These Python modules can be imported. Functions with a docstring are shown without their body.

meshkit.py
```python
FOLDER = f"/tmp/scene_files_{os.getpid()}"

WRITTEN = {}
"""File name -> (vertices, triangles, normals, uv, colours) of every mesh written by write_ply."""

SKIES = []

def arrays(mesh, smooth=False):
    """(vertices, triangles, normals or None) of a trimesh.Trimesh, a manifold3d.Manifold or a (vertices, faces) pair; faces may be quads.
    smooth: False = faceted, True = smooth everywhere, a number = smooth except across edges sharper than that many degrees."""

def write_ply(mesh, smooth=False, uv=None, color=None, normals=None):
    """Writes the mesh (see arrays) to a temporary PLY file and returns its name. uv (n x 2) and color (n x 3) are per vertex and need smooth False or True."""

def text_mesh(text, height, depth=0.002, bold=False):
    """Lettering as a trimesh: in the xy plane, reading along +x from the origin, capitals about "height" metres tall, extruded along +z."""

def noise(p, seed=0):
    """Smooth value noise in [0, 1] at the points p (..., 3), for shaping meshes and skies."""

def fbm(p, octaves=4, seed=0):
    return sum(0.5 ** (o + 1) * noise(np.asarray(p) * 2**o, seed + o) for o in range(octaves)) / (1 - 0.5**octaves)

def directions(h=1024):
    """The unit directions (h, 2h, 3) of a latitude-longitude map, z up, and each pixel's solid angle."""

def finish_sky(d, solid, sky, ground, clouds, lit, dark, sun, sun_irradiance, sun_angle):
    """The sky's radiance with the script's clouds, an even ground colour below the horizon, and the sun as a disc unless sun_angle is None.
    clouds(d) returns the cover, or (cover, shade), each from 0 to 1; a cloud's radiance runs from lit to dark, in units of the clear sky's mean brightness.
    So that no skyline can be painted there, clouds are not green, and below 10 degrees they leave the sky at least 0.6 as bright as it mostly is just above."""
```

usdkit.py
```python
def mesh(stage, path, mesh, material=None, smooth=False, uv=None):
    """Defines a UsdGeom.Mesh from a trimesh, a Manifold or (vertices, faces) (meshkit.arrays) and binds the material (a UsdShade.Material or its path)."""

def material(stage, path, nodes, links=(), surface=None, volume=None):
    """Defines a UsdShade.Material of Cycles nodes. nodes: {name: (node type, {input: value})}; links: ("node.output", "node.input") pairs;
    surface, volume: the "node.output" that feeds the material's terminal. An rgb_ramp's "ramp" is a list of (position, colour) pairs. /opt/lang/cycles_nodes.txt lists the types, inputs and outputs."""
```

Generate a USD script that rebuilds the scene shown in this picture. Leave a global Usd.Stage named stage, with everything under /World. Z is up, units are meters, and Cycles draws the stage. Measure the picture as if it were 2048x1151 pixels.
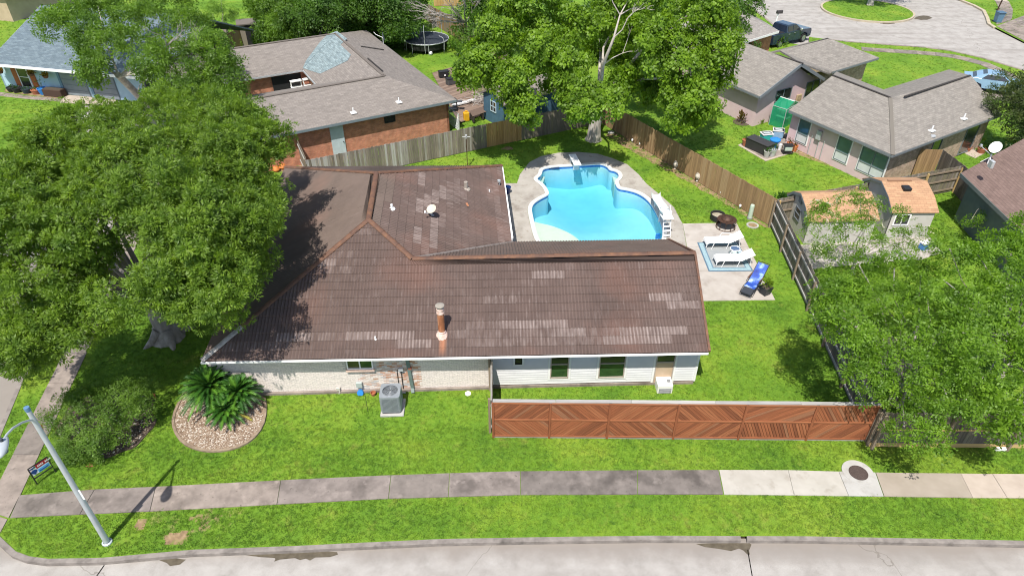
import math, random, re, numpy as np, trimesh, shapely, usdkit, meshkit
from shapely.geometry import Polygon, LineString, Point, box as sbox
from shapely.ops import unary_union
from pxr import Usd, UsdGeom, UsdLux, UsdShade, Sdf, Gf, Vt

# ------------------------------------------------------------------ camera, sky, sun, exposure
stage = Usd.Stage.CreateInMemory()
UsdGeom.SetStageUpAxis(stage, "Z"); UsdGeom.SetStageMetersPerUnit(stage, 1.0)
UsdGeom.Xform.Define(stage, "/World"); UsdGeom.Scope.Define(stage, "/World/Looks")
EYE = 20.0; PITCH = math.radians(36.4); FOCAL = 24.0; APERTURE = 36.0
cam = UsdGeom.Camera.Define(stage, "/World/camera")
cam.CreateFocalLengthAttr(FOCAL); cam.CreateHorizontalApertureAttr(APERTURE); cam.CreateVerticalApertureAttr(APERTURE * 575 / 1024)
cam.CreateClippingRangeAttr(Gf.Vec2f(0.1, 3000))
cam.AddTranslateOp().Set(Gf.Vec3d(0, 0, EYE)); cam.AddRotateXOp().Set(90 - math.degrees(PITCH))
cam.CreateExposureAttr(0.38)
SUN = np.array([-1.0, -3.34, 6.28]); SUN /= np.linalg.norm(SUN)
dome = UsdLux.DomeLight.Define(stage, "/World/sky_light")
skym = usdkit.material(stage, "/World/Looks/sky", {
    "s": ("sky_texture", {"sky_type": "single_scattering", "sun_disc": False, "sun_elevation": math.asin(SUN[2]), "sun_rotation": math.atan2(SUN[0], SUN[1]), "air_density": 1.0, "aerosol_density": 1.6}),
    "b": ("background_shader", {"strength": 0.125})}, [("s.color", "b.color")], surface="b.background")
UsdShade.MaterialBindingAPI.Apply(dome.GetPrim()).Bind(skym)
sun = UsdLux.DistantLight.Define(stage, "/World/sun_light")
sun.CreateIntensityAttr(1.25); sun.CreateAngleAttr(0.53); sun.CreateNormalizeAttr(True); sun.CreateColorAttr(Gf.Vec3f(1.0, 0.95, 0.87))
_x = np.cross([0, 1.0, 0], SUN); _x /= np.linalg.norm(_x); _y = np.cross(SUN, _x)
sun.AddTransformOp().Set(Gf.Matrix4d(*_x, 0, *_y, 0, *SUN, 0, 0, 0, 40, 1))

# ------------------------------------------------------------------ helpers
rng = np.random.default_rng(7); rnd = random.Random(11)
def V(*a): return np.array(a, float)
def unit(v): v = np.asarray(v, float); return v / np.linalg.norm(v)
_F = 2048 * FOCAL / APERTURE
def at(px, py, z=0.0):
    """the place in the world, at height z, that a survey sighting px, py meets"""
    v = (py - 575.5) / _F; u = (px - 1024) / _F
    r = V(u, math.cos(PITCH) - v * math.sin(PITCH), -math.sin(PITCH) - v * math.cos(PITCH))
    return V(0, 0, EYE) + r * (z - EYE) / r[2]
def at2(px, py, z=0.0): return at(px, py, z)[:2]
def sight(p):
    d = np.asarray(p, float) - V(0, 0, EYE)
    k = d[1] * math.cos(PITCH) - d[2] * math.sin(PITCH)
    return 1024 + _F * d[0] / k, 575.5 + _F * (-d[1] * math.sin(PITCH) - d[2] * math.cos(PITCH)) / k
_count = {}
def numbered(parent, name):
    k = (parent, name); n = _count.get(k, 0); _count[k] = n + 1
    return f"{parent}/{name}" + (f"_{n:03d}" if n else "")
def setdata(prim, **kw):
    for k, v in kw.items():
        if v: prim.SetCustomDataByKey(k, v)
class Thing:
    def __init__(s, path, pos): s.path, s.pos = path, np.asarray(pos, float)
    @property
    def prim(s): return stage.GetPrimAtPath(s.path)
def thing(name, label, category, pos=(0, 0, 0), group=None, kind=None):
    pos = np.asarray(pos, float) if len(pos) == 3 else V(pos[0], pos[1], 0)
    p = numbered("/World", name); x = UsdGeom.Xform.Define(stage, p); x.AddTranslateOp().Set(Gf.Vec3d(*map(float, pos)))
    setdata(x.GetPrim(), label=label, category=category, group=group, kind=kind)
    return Thing(p, pos)
def setting(name, label=None):
    p = numbered("/World", name); x = UsdGeom.Xform.Define(stage, p); x.AddTranslateOp().Set(Gf.Vec3d(0, 0, 0)); setdata(x.GetPrim(), kind="structure", label=label)
    return Thing(p, V(0, 0, 0))
def arr(m):
    if hasattr(m, "to_mesh") or not isinstance(m, (tuple, list, trimesh.Trimesh)): v, f, _ = meshkit.arrays(m); return v, f
    if isinstance(m, trimesh.Trimesh): return np.array(m.vertices), np.array(m.faces)
    v, f = np.asarray(m[0], float), np.asarray(m[1], int)
    if f.shape[1] == 4: f = np.vstack([f[:, [0, 1, 2]], f[:, [0, 2, 3]]])
    return v, f
def part(parent, name, m, mat, uv=None, smooth=False, label=None, kind=None):
    """one Mesh prim below a thing or part; m in world coordinates"""
    v, f = arr(m); v = v - parent.pos
    p = numbered(parent.path, name)
    pr = usdkit.mesh(stage, p, trimesh.Trimesh(v, f, process=False), mat, smooth=smooth, uv=uv)
    if mat is GLASS_LIKE: pass
    setdata(pr.GetPrim(), label=label, kind=kind)
    return Thing(p, parent.pos)
GLASS_LIKE = object()
def single(name, m, mat, label=None, category=None, group=None, kind=None, uv=None, smooth=False):
    v, f = arr(m); p = numbered("/World", name)
    pr = usdkit.mesh(stage, p, trimesh.Trimesh(v, f, process=False), mat, smooth=smooth, uv=uv)
    setdata(pr.GetPrim(), label=label, category=category, group=group, kind=kind)
    return Thing(p, V(0, 0, 0))
def dup(src, name, pos, rotz=0.0, label=None, category=None, group=None, scale=1.0):
    p = numbered("/World", name); x = UsdGeom.Xform.Define(stage, p)
    x.AddTranslateOp().Set(Gf.Vec3d(*map(float, pos))); x.AddRotateZOp().Set(rotz)
    if scale != 1.0: x.AddScaleOp().Set(Gf.Vec3f(scale, scale, scale))
    pr = x.GetPrim(); pr.GetReferences().AddInternalReference(src.path); pr.SetInstanceable(True)
    setdata(pr, label=label, category=category, group=group)
    return Thing(p, V(*pos))
def turn(t, rotz): UsdGeom.Xformable(t.prim).AddRotateZOp().Set(rotz)
def cat(*ms):
    ms = [arr(m) for m in ms]; n = np.cumsum([0] + [len(m[0]) for m in ms])
    return np.vstack([m[0] for m in ms]), np.vstack([m[1] + k for m, k in zip(ms, n)])
BOXF = np.array([[0, 2, 1], [0, 3, 2], [4, 5, 6], [4, 6, 7], [0, 1, 5], [0, 5, 4], [1, 2, 6], [1, 6, 5], [2, 3, 7], [2, 7, 6], [3, 0, 4], [3, 4, 7]])
def hexa(b, t): return np.vstack([b, t]), BOXF            # 4 bottom points anticlockwise, 4 top points
def bx(c, s, rot=0.0):
    """box: centre, size, turned about z by rot degrees"""
    h = np.asarray(s, float) / 2; a = math.radians(rot); R = np.array([[math.cos(a), -math.sin(a)], [math.sin(a), math.cos(a)]])
    q = np.array([[-1, -1], [1, -1], [1, 1], [-1, 1]]) * h[:2] @ R.T + np.asarray(c, float)[:2]
    return hexa(np.c_[q, np.full(4, c[2] - h[2])], np.c_[q, np.full(4, c[2] + h[2])])
def rbx(c, s, r=0.02, rot=0.0):
    """box with chamfered edges"""
    m = trimesh.creation.box(extents=np.asarray(s) - 2 * r); hh = np.asarray(s, float) / 2; pts = []
    for sx in (-1, 1):
        for sy in (-1, 1):
            for sz in (-1, 1):
                q = hh * (sx, sy, sz); d = V(sx, sy, sz) * r
                pts += [q - d * (0, 1, 1), q - d * (1, 0, 1), q - d * (1, 1, 0)]
    m = trimesh.convex.convex_hull(np.array(pts)); v = m.vertices @ trimesh.transformations.rotation_matrix(math.radians(rot), [0, 0, 1])[:3, :3].T + np.asarray(c, float)
    return np.array(v), np.array(m.faces)
def bar(p0, p1, w, t, up=(0, 0, 1)):
    """a square bar from p0 to p1, w wide across up, t thick along up; returns mesh and uv (along, across)"""
    p0, p1 = np.asarray(p0, float), np.asarray(p1, float); L = np.linalg.norm(p1 - p0); x = (p1 - p0) / L
    y = np.cross(up, x); y /= np.linalg.norm(y) + 1e-12; z = np.cross(x, y)
    c = [(-1, -1), (1, -1), (1, 1), (-1, 1)]
    b = [p0 + y * i * w / 2 + z * j * t / 2 for i, j in c]; e = [q + x * L for q in b]
    v, f = hexa(np.array(b), np.array(e))
    o = rnd.random() * 50
    uv = np.array([[o, o + i * w / 2 + j * t / 2] for i, j in c] + [[o + L, o + i * w / 2 + j * t / 2] for i, j in c])
    return (v, f), uv
def barm(*a, **k): return bar(*a, **k)[0]
def tube(pts, radii, n=8, caps=True):
    p = np.asarray(pts, float); r = np.broadcast_to(np.asarray(radii, float), (len(p),))
    t = np.gradient(p, axis=0); t /= np.linalg.norm(t, axis=1, keepdims=True) + 1e-12
    a = np.cross(t[0], [0, 0, 1.0] if abs(t[0][2]) < .9 else [1.0, 0, 0]); A = []
    for k in t:
        a = a - k * (a @ k); a /= np.linalg.norm(a) + 1e-12; A.append(a)
    A = np.array(A); B = np.cross(t, A); g = np.arange(n) * 2 * np.pi / n
    v = (p[:, None] + r[:, None, None] * (np.cos(g)[None, :, None] * A[:, None] + np.sin(g)[None, :, None] * B[:, None])).reshape(-1, 3)
    f = []
    for i in range(len(p) - 1):
        for j in range(n):
            q = [i * n + j, i * n + (j + 1) % n, (i + 1) * n + (j + 1) % n, (i + 1) * n + j]; f += [[q[0], q[1], q[2]], [q[0], q[2], q[3]]]
    if caps:
        k = len(v); v = np.vstack([v, p[:1], p[-1:]]); e = (len(p) - 1) * n
        for j in range(n): f += [[k, (j + 1) % n, j], [k + 1, e + j, e + (j + 1) % n]]
    return v, np.array(f)
def lathe(prof, c=(0, 0, 0), n=20):
    """profile of (radius, height) turned about a vertical axis"""
    pr = np.asarray(prof, float); g = np.arange(n) * 2 * np.pi / n
    v = np.stack([pr[:, None, 0] * np.cos(g), pr[:, None, 0] * np.sin(g), np.broadcast_to(pr[:, None, 1], (len(pr), n))], -1).reshape(-1, 3) + np.asarray(c, float)
    f = []
    for i in range(len(pr) - 1):
        for j in range(n):
            q = [i * n + j, i * n + (j + 1) % n, (i + 1) * n + (j + 1) % n, (i + 1) * n + j]; f += [[q[0], q[1], q[2]], [q[0], q[2], q[3]]]
    return v, np.array(f)
def sheet(poly, z):
    """flat sheet of a shapely polygon"""
    vs, fs, n = [], [], 0
    for g in getattr(poly, "geoms", [poly]):
        if g.is_empty or g.area < 1e-6: continue
        v, f = trimesh.creation.triangulate_polygon(g, engine="earcut")
        a, b, c = v[f[:, 0]], v[f[:, 1]], v[f[:, 2]]
        flip = (b[:, 0] - a[:, 0]) * (c[:, 1] - a[:, 1]) - (b[:, 1] - a[:, 1]) * (c[:, 0] - a[:, 0]) < 0
        f = np.array(f); f[flip] = f[flip][:, ::-1]
        vs.append(np.c_[v, np.full(len(v), z)]); fs.append(f + n); n += len(v)
    return np.vstack(vs), np.vstack(fs)
def prism(poly, z0, z1):
    m = trimesh.creation.extrude_polygon(poly, z1 - z0, engine="earcut"); return np.array(m.vertices) + [0, 0, z0], np.array(m.faces)
def slab(pts, th=0.12, uvdir=None):
    """planar polygon thickened downwards; unshared vertices so that uv follows the slope"""
    p = np.asarray(pts, float); n = len(p)
    e = unit((p[1] - p[0]) if uvdir is None else uvdir); nn = unit(np.cross(p[1] - p[0], p[2] - p[0]))
    if nn[2] < 0: p = p[::-1]; nn = -nn
    s = np.cross(nn, e)
    tri = [[0, i, i + 1] for i in range(1, n - 1)]
    lo = p - V(0, 0, th); v = [p, lo]; f = [np.array(tri), np.array(tri)[:, ::-1] + n]; k = 2 * n
    for i in range(n):
        j = (i + 1) % n; v.append(np.array([lo[i], lo[j], p[j], p[i]])); f.append(np.array([[0, 1, 2], [0, 2, 3]]) + k); k += 4
    v = np.vstack(v); uv = np.c_[v @ e, v @ s]
    return (v, np.vstack(f)), uv
def wallq(a, b, z0, z1, th=0.15, inward=None):
    """wall panel from a to b (xy), uv in metres; returns mesh, uv"""
    a, b = V(*a[:2], 0), V(*b[:2], 0); e = unit(b - a); n = V(-e[1], e[0], 0) * th
    q = [a, b, b + n, a + n]; (v, f) = hexa(np.array(q) + V(0, 0, z0), np.array(q) + V(0, 0, z1))
    L = np.linalg.norm(b - a); vv, ff, uv = [], [], []
    for t in f: ff.append([len(vv), len(vv) + 1, len(vv) + 2]); vv += [v[i] for i in t]
    vv = np.array(vv); uv = np.c_[(vv - a) @ e + (vv - a) @ unit(n), vv[:, 2]]
    return (vv, np.array(ff)), uv
def ngon(cx, cy, r, n=24): return Polygon([(cx + r * math.cos(2 * math.pi * k / n), cy + r * math.sin(2 * math.pi * k / n)) for k in range(n)])
def smoothpoly(pts, it=2):
    p = np.asarray(pts, float)
    for _ in range(it):
        q = np.roll(p, -1, 0); p = np.stack([p * .75 + q * .25, p * .25 + q * .75], 1).reshape(-1, 2)
    return p
def pl(pts, z=0.0): return [tuple(at2(x, y, z)) for x, y in pts]

# ------------------------------------------------------------------ materials
_mats = {}
def M(name, cols, scale=3.0, detail=5.0, rough=0.75, spec=0.35, bump=0.0, bscale=40.0, stretch=None, uv=False, stain=None, metallic=0.0, coat=0.0, local=False):
    """procedural surface: a noise through a colour ramp, optional large stains (colour, scale, lo, hi) and fine relief"""
    if name in _mats: return _mats[name]
    if isinstance(cols[0], (int, float, np.floating)): cols = [(0, cols), (1, cols)]
    cols = [(p, tuple(c)) for p, c in cols]
    lo = 0.5 - 0.22; cols = [(lo + p * 0.44, c) for p, c in cols]
    N = {"n": ("noise_texture", {"scale": scale, "detail": detail, "roughness": 0.6}), "r": ("rgb_ramp", {"ramp": cols}),
         "p": ("principled_bsdf", {"roughness": rough, "specular_ior_level": spec, "metallic": metallic, "coat_weight": coat})}
    L = [("n.fac", "r.fac")]
    N["g"] = ("texture_coordinate", {}) if (uv or local) else ("geometry", {}); src = "g.UV" if uv else "g.object" if local else "g.position"
    if stretch:
        N["m"] = ("mapping", {"scale": stretch}); L += [(src, "m.vector"), ("m.vector", "n.vector")]
    else: L += [(src, "n.vector")]
    out = "r.color"
    if stain:
        for i, (c, sc, a, b) in enumerate(stain if isinstance(stain, list) else [stain]):
            N[f"sn{i}"] = ("noise_texture", {"scale": sc, "detail": 4.0, "roughness": 0.6}); L.append((src, f"sn{i}.vector"))
            N[f"sm{i}"] = ("map_range", {"from_min": a, "from_max": b, "to_min": 0.0, "to_max": 1.0, "clamp": True}); L.append((f"sn{i}.fac", f"sm{i}.value"))
            N[f"sx{i}"] = ("mix_color", {"b": c}); L += [(f"sm{i}.result", f"sx{i}.fac"), (out, f"sx{i}.a")]; out = f"sx{i}.result"
    L.append((out, "p.base_color"))
    if bump:
        N["bn"] = ("noise_texture", {"scale": bscale, "detail": 4.0, "roughness": 0.65}); N["b"] = ("bump", {"strength": min(1.0, bump * 20), "distance": bump})
        L += [("m.vector" if stretch else src, "bn.vector"), ("bn.fac", "b.height"), ("b.normal", "p.normal")]
        if stretch: N["bn"] = ("noise_texture", {"scale": scale * 1.3, "detail": 4.0})
    _mats[name] = usdkit.material(stage, f"/World/Looks/{name}", N, L, surface="p.BSDF")
    return _mats[name]
def wood(name, cols, **k): return M(name, cols, scale=1.0, detail=6, stretch=(1.2, 22, 1), uv=True, rough=0.85, spec=0.2, bump=0.004, **k)
def foliage(name, dark, mid, light, tip=None, scale=0.55, trans=0.42):
    """leaf: colour varies by bough and by leaf, light shines through"""
    if name in _mats: return _mats[name]
    ramp = [(0.0, dark), (0.5, mid), (1.0, light)] if tip is None else [(0.0, dark), (0.45, mid), (0.86, light), (1.0, tip)]
    N = {"g": ("geometry", {}), "n": ("noise_texture", {"scale": scale, "detail": 3.0}), "a": ("math", {"math_type": "multiply_add", "value2": 0.55, "value3": 0.0}),
         "m": ("math", {"math_type": "multiply_add", "value2": 1.5, "value3": -0.52}), "add": ("math", {"math_type": "add", "use_clamp": True}),
         "r": ("rgb_ramp", {"ramp": ramp}), "p": ("principled_bsdf", {"roughness": 0.5, "specular_ior_level": 0.4}), "t": ("translucent_bsdf", {}),
         "tb": ("mix_color", {"blend_type": "multiply", "fac": 1.0, "b": (1.7, 1.7, 0.65), "use_clamp_result": False}), "x": ("mix_closure", {"fac": trans})}
    L = [("g.position", "n.vector"), ("g.random_per_island", "a.value1"), ("n.fac", "m.value1"), ("a.value", "add.value1"), ("m.value", "add.value2"), ("add.value", "r.fac"),
         ("r.color", "p.base_color"), ("r.color", "tb.a"), ("tb.result", "t.color"), ("p.BSDF", "x.closure1"), ("t.BSDF", "x.closure2")]
    _mats[name] = usdkit.material(stage, f"/World/Looks/{name}", N, L, surface="x.closure")
    return _mats[name]
def brickmat(name, c1, c2, mortar, w=0.2, h=0.0667, stain=None, rough=0.85):
    if name in _mats: return _mats[name]
    N = {"g": ("texture_coordinate", {}), "k": ("brick_texture", {"color1": c1, "color2": c2, "mortar": mortar, "scale": 1.0, "mortar_size": 0.007, "brick_width": w, "row_height": h, "bias": 0.0}),
         "n": ("noise_texture", {"scale": 2.5, "detail": 5.0}), "r": ("rgb_ramp", {"ramp": [(0.3, (0.72, 0.72, 0.72)), (0.7, (1.25, 1.2, 1.2))]}), "x": ("mix_color", {"blend_type": "multiply", "fac": 1.0, "use_clamp_result": False}),
         "b": ("bump", {"strength": 0.6, "distance": 0.008, "invert": True}), "p": ("principled_bsdf", {"roughness": rough, "specular_ior_level": 0.25})}
    L = [("g.UV", "k.vector"), ("g.UV", "n.vector"), ("n.fac", "r.fac"), ("k.color", "x.a"), ("r.color", "x.b"), ("x.result", "p.base_color"), ("k.fac", "b.height"), ("b.normal", "p.normal")]
    _mats[name] = usdkit.material(stage, f"/World/Looks/{name}", N, L, surface="p.BSDF")
    return _mats[name]
def shingle(name, c1, c2, joint, blot=(0.8, 1.15)):
    """asphalt shingles: courses of random tabs"""
    if name in _mats: return _mats[name]
    N = {"g": ("texture_coordinate", {}), "k": ("brick_texture", {"color1": c1, "color2": c2, "mortar": joint, "scale": 1.0, "mortar_size": 0.008, "brick_width": 0.32, "row_height": 0.14, "bias": 0.0}),
         "n": ("noise_texture", {"scale": 1.4, "detail": 6.0, "roughness": 0.75}), "mp": ("mapping", {"scale": (1.0, 3.0, 1.0)}), "r": ("rgb_ramp", {"ramp": [(0.3, (blot[0],) * 3), (0.7, (blot[1],) * 3)]}),
         "x": ("mix_color", {"blend_type": "multiply", "fac": 1.0, "use_clamp_result": False}), "f": ("noise_texture", {"scale": 70.0, "detail": 2.0}), "b": ("bump", {"strength": 0.5, "distance": 0.01}), "p": ("principled_bsdf", {"roughness": 0.9, "specular_ior_level": 0.2})}
    L = [("g.UV", "k.vector"), ("g.UV", "mp.vector"), ("mp.vector", "n.vector"), ("g.UV", "f.vector"), ("n.fac", "r.fac"), ("k.color", "x.a"), ("r.color", "x.b"), ("x.result", "p.base_color"), ("f.fac", "b.height"), ("b.normal", "p.normal")]
    _mats[name] = usdkit.material(stage, f"/World/Looks/{name}", N, L, surface="p.BSDF")
    return _mats[name]
def plain(name, c, rough=0.5, **k):
    c = np.asarray(c, float); return M(name, [(0, c * 0.88), (1, np.minimum(c * 1.08, 0.95))], scale=4.0, rough=rough, **k)
def glassmat(name, tint=(0.10, 0.14, 0.13), rough=0.03):
    if name in _mats: return _mats[name]
    N = {"p": ("principled_bsdf", {"base_color": tint, "roughness": rough, "specular_ior_level": 0.9, "coat_weight": 0.5, "coat_roughness": 0.02})}
    _mats[name] = usdkit.material(stage, f"/World/Looks/{name}", N, [], surface="p.BSDF"); return _mats[name]
def panemat(name, tint=(0.75, 0.85, 0.82)):
    if name in _mats: return _mats[name]
    N = {"f": ("fresnel", {"IOR": 1.5}), "t": ("transparent_bsdf", {"color": tint}), "g": ("glossy_bsdf", {"roughness": 0.02, "color": (0.95, 0.97, 0.97)}), "x": ("mix_closure", {})}
    _mats[name] = usdkit.material(stage, f"/World/Looks/{name}", N, [("f.fac", "x.fac"), ("t.BSDF", "x.closure1"), ("g.BSDF", "x.closure2")], surface="x.closure"); return _mats[name]

CONC = M("concrete_street", [(0, (0.40, 0.375, 0.345)), (0.5, (0.50, 0.47, 0.44)), (1, (0.56, 0.53, 0.50))], scale=1.2, detail=8, rough=0.9, spec=0.2, bump=0.003, bscale=30, stain=[((0.30, 0.28, 0.25), 0.35, 0.55, 0.75), ((0.24, 0.21, 0.18), 7.0, 0.70, 0.78)])
GUTTER = M("concrete_gutter", [(0, (0.24, 0.215, 0.19)), (1, (0.42, 0.39, 0.36))], scale=1.5, detail=8, rough=0.9, spec=0.2, bump=0.003, stain=((0.14, 0.12, 0.10), 0.9, 0.56, 0.72))
KERB = M("concrete_kerb", [(0, (0.15, 0.132, 0.12)), (1, (0.29, 0.26, 0.235))], scale=2.5, detail=8, rough=0.9, spec=0.2, bump=0.004, stain=((0.10, 0.09, 0.08), 1.2, 0.55, 0.75))
SLABS = [M(f"concrete_slab_{w}", [(0, np.array(c) * 0.75), (0.5, c), (1, np.array(c) * 1.22)], scale=2.2, detail=9, rough=0.9, spec=0.2, bump=0.003, stain=[(np.array(c) * 0.58, 0.8, 0.50, 0.66), (np.array(c) * 1.35, 1.7, 0.56, 0.72), (np.array(c) * 0.5, 9.0, 0.64, 0.72)])
         for w, c in (("grey", (0.19, 0.165, 0.148)), ("tan", (0.25, 0.21, 0.183)), ("dark", (0.162, 0.143, 0.130)), ("mid", (0.21, 0.18, 0.163)))]
SLABNEW = M("concrete_new", [(0, (0.35, 0.33, 0.29)), (1, (0.43, 0.41, 0.37))], scale=1.5, detail=8, rough=0.9, spec=0.2, bump=0.002, stain=((0.30, 0.275, 0.235), 2.2, 0.55, 0.75))
SLABWHITE = M("concrete_white", [(0, (0.35, 0.342, 0.325)), (1, (0.42, 0.412, 0.395))], scale=1.5, detail=8, rough=0.9, spec=0.2, stain=((0.30, 0.285, 0.26), 2.5, 0.52, 0.72))
SLABBUFF = M("concrete_buff", [(0, (0.275, 0.235, 0.19)), (1, (0.34, 0.295, 0.245))], scale=1.5, detail=7, rough=0.9, spec=0.2)
SLABPINK = M("concrete_pink", [(0, (0.36, 0.30, 0.25)), (1, (0.45, 0.385, 0.325))], scale=1.8, detail=7, rough=0.9, spec=0.2)
WHITE = M("white_paint", [(0, (0.74, 0.74, 0.74)), (1, (0.82, 0.82, 0.81))], scale=2, rough=0.5)
BLACK = plain("black_metal", (0.02, 0.02, 0.022), 0.45); DARK = plain("dark_opening", (0.015, 0.015, 0.017), 0.8)
GALV = M("galvanised_metal", [(0, (0.42, 0.44, 0.46)), (1, (0.55, 0.57, 0.58))], scale=6, rough=0.45, metallic=0.35)
WINDOW = glassmat("window_glass"); STEEL = plain("grey_steel", (0.26, 0.28, 0.30), 0.45, metallic=0.4)

# ------------------------------------------------------------------ the ground, streets, kerbs, pavements
kerb_line = [(-27.0, 62.0), (-24.6, 48.0), (-22.6, 34.0), (-21.3, 26.0), (-20.3, 20.4), (-19.5, 17.6), (-18.4, 15.2)] + pl([(0, 1072), (32, 1102), (59, 1112), (97, 1117), (204, 1115), (384, 1099), (600, 1091), (677, 1087), (884, 1077.5), (1100, 1073.5), (1295, 1071), (1473, 1071.5), (1600, 1072), (1655, 1073), (1862, 1077), (2048, 1081)]) + [(22.0, 12.9), (40.0, 12.4)]
KL = LineString(kerb_line)
street_poly = Polygon(kerb_line + [(40, 3.5), (-32, 3.5), (-30, 20), (-31, 34), (-33, 48), (-36, 62)])
culA, culB, culC = at2(1641, 12), at2(1748, 43.5), at2(1829, 26)
_d = 2 * (culA[0] * (culB[1] - culC[1]) + culB[0] * (culC[1] - culA[1]) + culC[0] * (culA[1] - culB[1]))
_s = [q @ q for q in (culA, culB, culC)]
icx = (_s[0] * (culB[1] - culC[1]) + _s[1] * (culC[1] - culA[1]) + _s[2] * (culA[1] - culB[1])) / _d
icy = (_s[0] * (culC[0] - culB[0]) + _s[1] * (culA[0] - culC[0]) + _s[2] * (culB[0] - culA[0])) / _d
icr = float(np.hypot(*(culA - V(icx, icy))))
island = ngon(icx, icy, icr, 40)
cul_near = pl([(1488, 5), (1505, 17), (1530, 36), (1556, 58), (1556, 84), (1618, 92), (1618, 74), (1650, 78), (1700, 84), (1726, 85.5), (1773, 89.5), (1848, 95), (1900, 101.5), (1961, 115), (2048, 141)])
cul_right = pl([(2048, 84), (1990, 55), (1978, 47), (1974.5, 35), (1967.6, 21), (1948, 10.5), (1922, 0)])
cul_poly = Polygon(cul_near + [(60, 47), (75, 50), (72, 60)] + cul_right + [(47, 90), (40, 96), (28, 92), (23.5, 84)]).buffer(0)
cul_road = cul_poly.difference(island.buffer(0.0))

# pool outline and deck
pool_px = [(1084, 339), (1101.6, 334.5), (1146, 332), (1191, 329), (1205, 329), (1215, 334), (1219, 340), (1230.5, 342), (1238, 348), (1238.5, 356), (1230, 362.5), (1231, 368), (1236, 377.5), (1254, 380), (1273, 385), (1289, 394), (1301, 406), (1312.5, 425), (1324, 450), (1327, 468), (1322, 486), (1296, 497), (1230, 500), (1150, 500), (1098, 497), (1079, 484), (1072, 466), (1064.5, 433), (1062, 418), (1067, 407), (1082, 397), (1096.7, 390), (1097, 385), (1091, 374), (1083, 366), (1074, 360.5), (1074, 356.5), (1083, 350)]
pool_poly = Polygon(smoothpoly(pl(pool_px), 2)).buffer(0)
coping_poly = pool_poly.buffer(0.21)
deck_px = [(1034, 367), (1040, 349), (1058.6, 325), (1082, 313), (1117, 306), (1156, 304.5), (1195, 308), (1224.6, 317), (1254, 329), (1277, 349), (1293, 368), (1322, 392), (1348, 415), (1361, 441), (1365, 447)]
deck_poly = Polygon(pl([(1004, 367)]) + list(map(tuple, pl(deck_px))) + [tuple(at2(1374, 500)), (7.4, 27.0), (-0.9, 26.6), (-1.2, 32.0)]).buffer(0)
patio_poly = Polygon(pl([(1365.5, 447.5), (1473, 446.5), (1550, 600), (1396, 602)]) + [(7.45, 24.9), (7.45, 27.0)] + pl([(1375, 500)])).buffer(0)
deck_poly = deck_poly.difference(patio_poly.buffer(0.004))
lawn_poly = sbox(-500, -60, 500, 700).difference(unary_union([street_poly, cul_poly, pool_poly.buffer(0.05)])).union(island.buffer(-0.16)).buffer(0)

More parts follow.
